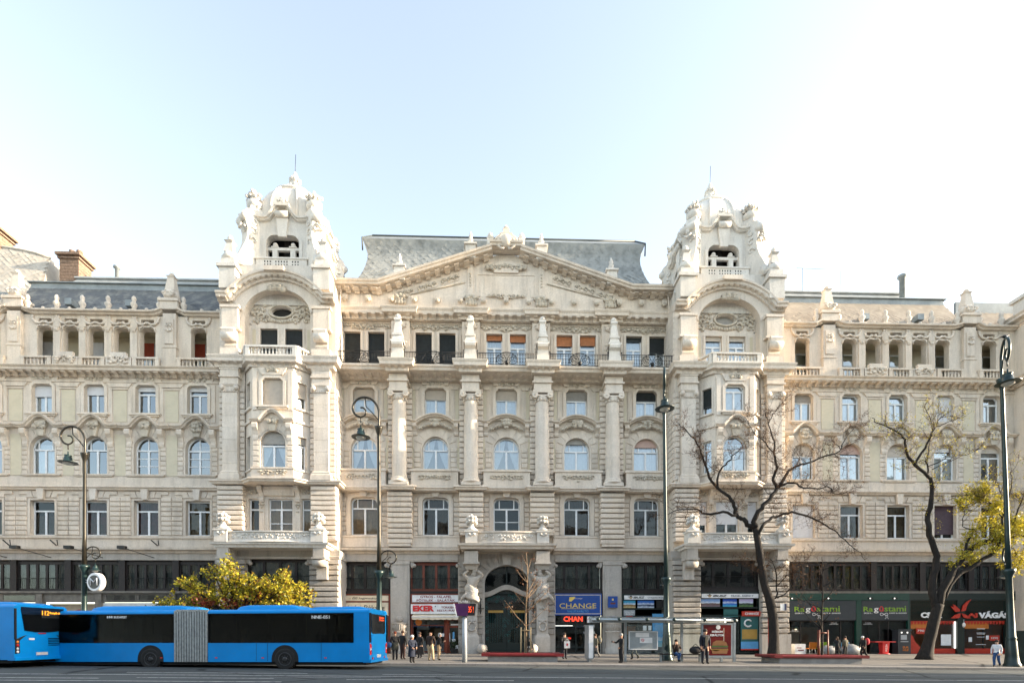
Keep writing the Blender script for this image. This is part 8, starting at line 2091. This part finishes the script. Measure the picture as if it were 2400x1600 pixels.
# ================================================================= people
for nm, c in dict(skin=(.42,.24,.16), skin2=(.50,.30,.21), hair_dark=(.018,.012,.009), hair_brown=(.07,.035,.018), hair_grey=(.36,.35,.33), hair_red=(.16,.03,.012), blk=(.007,.007,.008), dk=(.012,.012,.014),
                  brownj=(.022,.010,.006), beige=(.40,.30,.18), bluecoat=(.006,.012,.03), jeans=(.02,.06,.16), greytr=(.12,.12,.12), olive=(.03,.03,.02), oliveb=(.09,.085,.06), whitec=(.62,.62,.63), redb=(.40,.02,.03), shoe=(.015,.012,.01), maroonj=(.03,.012,.01), navyj=(.006,.008,.016)).items():
    M['p_'+nm] = plain('cloth_'+nm, c, .85, 0, .25, 9)
FIG = []
def figure(o, H, pose, cols, scale_w=1.0, hands=True):
    """one continuous body: a skeleton of joints with a radius each, grown into a skin; colours follow the nearest bone"""
    J = {}; 
    def j(n, p, r): J[n] = (Vector(p)*H, r*H*scale_w)
    ln = pose.get('lean', (0,0)); lx, ly = ln
    hipz = pose.get('hip', .515); hx, hy = pose.get('hipxy', (0,0))
    j('pelvis', (hx, hy, hipz), .085); j('spine', (hx+lx*.3, hy+ly*.3, hipz+.11), .082); j('chest', (hx+lx*.75, hy+ly*.75, hipz+.225), .092); j('neck', (hx+lx, hy+ly, hipz+.325), .034)
    hd = pose.get('head', (0,-.01)); j('head', (hx+lx+hd[0]*.4, hy+ly+hd[1]*.4, hipz+.375), .048); j('crown', (hx+lx+hd[0], hy+ly+hd[1], hipz+.435), .050)
    E = [('pelvis','spine'),('spine','chest'),('chest','neck'),('neck','head'),('head','crown')]
    for s, k in ((-1,'L'),(1,'R')):
        el, wr = pose.get('arm'+k, ((s*.145,.0,-.155),(s*.15,-.03,-.29)))
        if not pose.get('raw'): el = (s*.035 if abs(el[0]) > .1 else el[0], el[1], el[2]); wr = (s*.03 if abs(wr[0]) > .1 else -s*.035, wr[1], wr[2])
        sh = J['chest'][0]/H+Vector((s*.115,0,.055)); j('sh'+k, sh, .045); j('el'+k, sh+Vector(el), .034); j('wr'+k, sh+Vector(wr), .022)
        d = (Vector(wr)-Vector(el)).normalized(); j('palm'+k, sh+Vector(wr)+d*.04, .020)
        E += [('chest','sh'+k),('sh'+k,'el'+k),('el'+k,'wr'+k),('wr'+k,'palm'+k)]
        if hands:
            side = d.cross(Vector((0,1,.3))).normalized()
            for q, (off, l) in enumerate(((-.014,.040),(-.005,.046),(.005,.044),(.013,.036))):
                j(f'fg{k}{q}', sh+Vector(wr)+d*(.04+l)+side*off*1.4+Vector((0,-.006,0)), .0062); E.append(('palm'+k, f'fg{k}{q}'))
            j('th'+k, sh+Vector(wr)+d*.045-side*.034+Vector((0,-.012,0)), .007); E.append(('wr'+k, 'th'+k))
        kn, an = pose.get('leg'+k, ((s*.055,-.01,-.245),(s*.06,.01,-.475)))
        hp = J['pelvis'][0]/H+Vector((s*.052,0,-.03)); j('hp'+k, hp, .064); pv = J['pelvis'][0]/H
        j('kn'+k, pv+Vector(kn), .046); j('an'+k, pv+Vector(an), .034); t = pose.get('toe'+k, (0,-.085)); j('toe'+k, pv+Vector(an)+Vector((t[0],t[1],-.022)), .024)
        E += [('pelvis','hp'+k),('hp'+k,'kn'+k),('kn'+k,'an'+k),('an'+k,'toe'+k)]
    names = list(J); me = bpy.data.meshes.new('body'); me.from_pydata([J[n][0] for n in names], [(names.index(a), names.index(b)) for a, b in E], [])
    ob = link('body', me, o); ob.modifiers.new('skin', 'SKIN'); sv = me.skin_vertices[0].data
    for i, n in enumerate(names): sv[i].radius = (J[n][1], J[n][1]*(.78 if n in ('spine','chest','pelvis') else 1)); sv[i].use_root = (n == 'pelvis')
    sub = ob.modifiers.new('sub', 'SUBSURF'); sub.levels = 1; sub.render_levels = 1
    lab = lambda a, b: 'skin' if {'head','crown'} & {a,b} or 'palm' in b or b[:2] in ('fg','th') else ('shoe' if b[:3] == 'toe' else ('leg' if b[:2] in ('kn','an','hp') else 'top'))
    FIG.append((ob, [(J[a][0], J[b][0], lab(a,b)) for a, b in E], cols))
    # head dressing
    c = J['crown'][0]; h = J['head'][0]; r = J['crown'][1]; f = pose.get('face', (0,-1)); fv = Vector((f[0], f[1], 0)).normalized(); sd = Vector((-fv.y, fv.x, 0))
    if cols.get('hair'):
        b = MB(); b.ball(c+Vector((0,0,r*.25))-fv*r*.22, r*1.12, r*1.12, r*1.0, n=12, m=8); 
        if cols.get('long'): b.tube([c-fv*r*.7, h-fv*r*.9, h-fv*r*1.1-Vector((0,0,.09*H))], [r*.9,r*.8,r*.45], 8)
        b.build(cols.get('hat','hair'), M['p_'+cols['hair']] if 'p_'+cols['hair'] in M else M[cols['hair']], o)
    if hands:
        fc = (c+h)/2; b = MB(); b.ball(fc+fv*r*1.02-Vector((0,0,r*.05)), r*.18, r*.18, r*.24, n=6, m=5)
        for s in (-1, 1): b.ball(fc+sd*s*r*1.0, r*.12, r*.16, r*.24, n=6, m=5)
        b.build('nose_and_ears', M['p_'+cols['skin']], o)
        b = MB()
        for s in (-1, 1): b.ball(fc+fv*r*.93+sd*s*r*.38+Vector((0,0,r*.22)), r*.10, n=5, m=4)
        b.ball(fc+fv*r*.90-Vector((0,0,r*.48)), r*.26, r*.12, r*.06, n=6, m=4); b.build('eyes_and_mouth', M['p_hair_brown'], o)
    return J
def finish_figures():
    bpy.context.view_layer.update(); dg = bpy.context.evaluated_depsgraph_get()
    for ob, bones, cols in FIG:
        me = bpy.data.meshes.new_from_object(ob.evaluated_get(dg)); ob.modifiers.clear(); old = ob.data; ob.data = me; bpy.data.meshes.remove(old)
        keys = ['skin','top','leg','shoe']; me.materials.clear()
        for k in keys: me.materials.append(M[cols[k]] if cols[k] in M else M['p_'+cols[k]])
        for p in me.polygons:
            c = p.center; best = None
            for a, b, l in bones:
                ab = b-a; t = max(0, min(1, (c-a).dot(ab)/max(1e-9, ab.length_squared))); d = (a+ab*t-c).length_squared
                if best is None or d < best[0]: best = (d, l)
            p.material_index = keys.index(best[1]); p.use_smooth = True
SIT = dict(hip=.29, legL=((-.07,-.245,.0),(-.05,-.22,-.235)), legR=((.07,-.245,.0),(.03,-.26,-.235)))
def person(px, py, top, label, cols, pose=None, rz=0.0, wd=1.06, H=None, Y=None):
    x, y, z = foot(px, py)
    if Y is not None: y = Y; x = gx(px, y); z = zg(x, y)
    h = H or (at(px, top, y)[1]-z)/.985
    o = thing('person', label, 'person', (x, y, z), rz); c = dict(skin='skin', shoe='shoe'); c.update(cols)
    return o, figure(o, h, pose or {}, c, wd), h
def skirt(o, H, z0, z1, r0, r1, mat, oy=0.0):
    MB().lathe([(r0*H,z0*H),(r0*.97*H,z0*H+.02),((r0+r1)/2*H,(z0+z1)/2*H),(r1*H,z1*H)], 0, oy*H, 0, n=14, sy=.72).build('coat', M['p_'+mat], o)
WALK = dict(legL=((-.05,-.10,-.235),(-.05,-.06,-.475)), legR=((.05,.02,-.245),(.05,.16,-.44)))
o, J, h = person(926, 1545, 1480, 'person in dark jacket with dark red hair and a blue bag beside the bus rear', dict(top='blk', leg='dk', hair='hair_red'), dict(armL=((-.14,-.04,-.15),(-.06,-.13,-.22))), R(200))
skirt(o, h, .36, .62, .13, .11, 'olive'); bg = thing('shoulder_bag', 'blue shoulder bag at the hip of the person in the dark jacket', 'bag', o.location + Vector((-.32,-.1,.75))); MB().ball((0,0,.12), .16, .1, .18, n=10, m=7).build('bag_body', M['p_jeans'], bg); MB().tube([(-.1,0,.25),(0,0,.62),(.14,0,.25)], .015, 5).build('strap', M['p_jeans'], bg)
o, J, h = person(944, 1544, 1478, 'person in dark maroon trousers and black jacket embracing the dark haired one', dict(top='blk', leg='maroonj', hair='hair_brown'), None, R(150))
o, J, h = person(966, 1552, 1489, 'older person in long navy coat and white beret holding a paper', dict(top='bluecoat', leg='blk', hair='whitec', hat='beret'), dict(armL=((-.13,-.05,-.14),(-.02,-.15,-.24)), armR=((.14,-.06,-.14),(.05,-.16,-.24))), R(40), 1.2); skirt(o, h, .22, .66, .17, .125, 'bluecoat')
hb = thing('handbag', 'dark handbag hanging beside the navy coat', 'bag', o.location + Vector((.42,.05,.42))); MB().frustum(0,0,0,.42,.2,.1,.16,.08).build('bag_body', M['p_blk'], hb); MB().tube([(-.1,0,.4),(0,0,.62),(.1,0,.4)], .014, 5).build('handle', M['p_blk'], hb)
o, J, h = person(984, 1541, 1482, 'person in black jacket standing behind the navy coat before the restaurant', dict(top='blk', leg='dk', hair='hair_brown'), None, R(-30))
o, J, h = person(1009, 1547, 1479, 'balding person in brown jacket and beige trousers seen from behind', dict(top='brownj', leg='beige', hair=None), dict(legL=((-.08,-.01,-.245),(-.12,.03,-.475)), legR=((.05,-.02,-.245),(.06,.01,-.475)), armL=((-.14,-.04,-.15),(-.1,-.12,-.24))), R(160), 1.15)
o, J, h = person(1028, 1546, 1484, 'person in black jacket with white stripes and beige trousers leaning on the counter', dict(top='blk', leg='beige', hair='hair_grey', skin='skin2'), dict(lean=(-.03,-.05), legR=((.06,-.06,-.235),(.05,.03,-.46)), armR=((.13,-.05,-.13),(.15,-.15,-.10))), R(100)); MB().box(.10*h,.16*h,-.03*h,.03*h,.62*h,.66*h).build('jacket_stripe', M['whitep'], o)
o, J, h = person(1247, 1533, 1495, 'person in black crouched by the carved portal behind the tree stakes', dict(top='blk', leg='blk', hair='hair_dark'), dict(SIT, lean=(0,-.1)), R(-60), H=1.7)
o, J, h = person(1323, 1543, 1483, 'person in black coat holding a white paper bag at the exchange door', dict(top='blk', leg='navyj', hair='hair_dark', skin='skin2'), dict(armL=((-.12,-.06,-.13),(-.02,-.15,-.17)), armR=((.13,-.06,-.13),(.04,-.15,-.18))), R(20), 1.1); skirt(o, h, .38, .66, .125, .115, 'blk')
wb = thing('paper_bag', 'white paper carrier bag with a small red mark held by the person in black', 'bag', o.location + Vector((.12,-.34,.70))); MB().box(-.18,.18,-.06,.06,0,.44).build('bag_body', M['p_whitec'], wb); MB().tube([(-.08,0,.44),(-.05,0,.56),(.05,0,.56),(.08,0,.44)], .01, 4).build('handle', M['p_whitec'], wb); MB().box(-.05,.05,-.064,-.06,.15,.3).build('red_mark', M['p_redb'], wb)
o, J, h = person(1397, 1541, 1486, 'person in grey trousers with an olive backpack walking behind the shelter end case', dict(top='oliveb', leg='greytr', hair='hair_brown', skin='skin2'), dict(WALK, lean=(0,-.03)), R(-70))
bp = thing('backpack', 'olive backpack on the person in grey trousers', 'bag', o.location + Vector((.22,.05,1.0))); MB().ball((0,0,.22), .2, .17, .28, n=10, m=8).build('pack', M['p_oliveb'], bp); MB().ball((.05,-.1,.15), .1, .08, .12, n=8, m=6).build('pocket', M['p_greytr'], bp)
o, J, h = person(1456, 1552, 1485, 'grey haired person in black jacket holding up a phone beside the shelter post', dict(top='blk', leg='dk', hair='hair_grey'), dict(armL=((-.11,-.10,-.11),(-.06,-.24,-.08)), armR=((.13,-.03,-.15),(.09,-.10,-.26))), R(-75), 1.1); MB().box(-.08*h,-.05*h,-.33*h,-.30*h,.70*h,.76*h).build('phone', M['p_dk'], o)
o, J, h = person(1487, 1544, 1484, 'person in olive trousers striding behind the shelter notice board', dict(top='olive', leg='olive', hair='hair_brown'), WALK, R(-80))
o, J, h = person(1585, 1557, 0, 'seated person in brown jacket and blue jeans hand on cheek in the shelter', dict(top='brownj', leg='jeans', hair='hair_dark', long=1, skin='skin2'), dict(hip=.30, legL=((-.05,-.22,.0),(.03,-.16,-.235)), legR=((.06,-.22,.0),(-.02,-.20,-.235)), armL=((-.14,-.08,-.12),(-.03,-.09,.06)), armR=((.15,-.06,-.13),(.0,-.16,-.15)), lean=(-.02,-.04)), R(5), 1.12, H=1.66, Y=-13.75)
o, J, h = person(1652, 1557, 1475, 'person in open navy jacket standing before the red burger poster', dict(top='navyj', leg='navyj', hair='hair_dark'), dict(legL=((-.065,-.01,-.245),(-.075,.01,-.475)), legR=((.065,-.01,-.245),(.085,.01,-.475)), head=(.02,0), face=(.9,-.4)), R(10), 1.14, Y=-15.6); MB().poly([(-.045*h,.52*h),(.045*h,.52*h),(.035*h,.80*h),(-.035*h,.80*h)], -.092*h, -.07*h).build('jumper', M['p_olive'], o)
bb = thing('holdall', 'black holdall bag hanging from the hand of the person in the navy jacket', 'bag', (gx(1630,-15.6), -15.6, zg(gx(1630,-15.6),-15.6)+.55)); MB().ball((0,0,.2), .36, .18, .22, n=12, m=8).build('bag_body', M['p_blk'], bb); MB().tube([(-.2,0,.36),(0,0,.55),(.2,0,.36)], .02, 5).build('handle', M['p_blk'], bb)
o, J, h = person(1962, 1537, 1492, 'long haired person in dark coat seen from behind at the cafe window', dict(top='dk', leg='blk', hair='hair_brown', long=1), None, R(170), 1.1)
o, J, h = person(1981, 1537, 1491, 'person in grey green jacket seen from behind at the cafe window', dict(top='oliveb', leg='dk', hair='hair_dark'), None, R(190), 1.15)
o, J, h = person(2024, 1540, 1491, 'walking person in black coat with white hood and red backpack before the cafe', dict(top='blk', leg='blk', hair='whitec', hat='hood'), dict(WALK, lean=(-.03,-.03)), R(-80), 1.2); skirt(o, h, .36, .68, .13, .12, 'blk'); rb = thing('backpack', 'red backpack on the walking person with the white hood', 'bag', o.location + Vector((.28,.02,.95))); MB().ball((0,0,.22), .17, .16, .26, n=10, m=8).build('pack', M['p_redb'], rb)
o, J, h = person(2336, 1561, 1500, 'person in white top and blue jeans walking behind the thick green street lamp', dict(top='whitec', leg='jeans', hair='hair_dark', skin='skin2'), dict(WALK), R(-60), 1.1)
# the two carved giants that carry the portal balcony: stone, part of the palace
for sg in (-1, 1):
    e = link('atlas_figure', None, PAL, (sg*2.9, -.85, 3.55)); H = 3.35
    figure(e, H, dict(raw=1, hip=.50, legL=((-.045,-.02,-.22),(-.04,.02,-.44)), legR=((.045,-.03,-.22),(.04,.02,-.44)), armL=((-.12,-.06,.08),(-.02,-.09,.16)), armR=((.12,-.06,.08),(.02,-.09,.16)), lean=(-sg*.05,-.05), head=(-sg*.03,-.03)), dict(skin='low', top='low', leg='low', shoe='low', hair='low'), 1.35, hands=False)
    d = MB(); rnd = random.Random(sg+5)
    for k in range(9):
        t = k/8; z = H*(.30+.26*t); d.tube([(H*.16*math.cos(a)*(1-.25*t)+.06*math.sin(a*2+k), -.12-H*.10*math.sin(a)*1.0, z+.22*sg*math.cos(a)+.05*rnd.uniform(-1,1)) for a in [PI*q/7 for q in range(8)]], [.09,.13,.15,.16,.16,.15,.13,.09], 6)
    d.lathe([(.30,.9),(.42,1.2),(.46,1.6),(.40,1.9)], 0, 0, 0, n=12); d.tube([(sg*.3,-.4,1.4),(sg*.75,-.3,1.0),(sg*.95,-.2,.6)], [.16,.14,.05], 6)
    d.build('drapery', M['low'], e)
finish_figures()
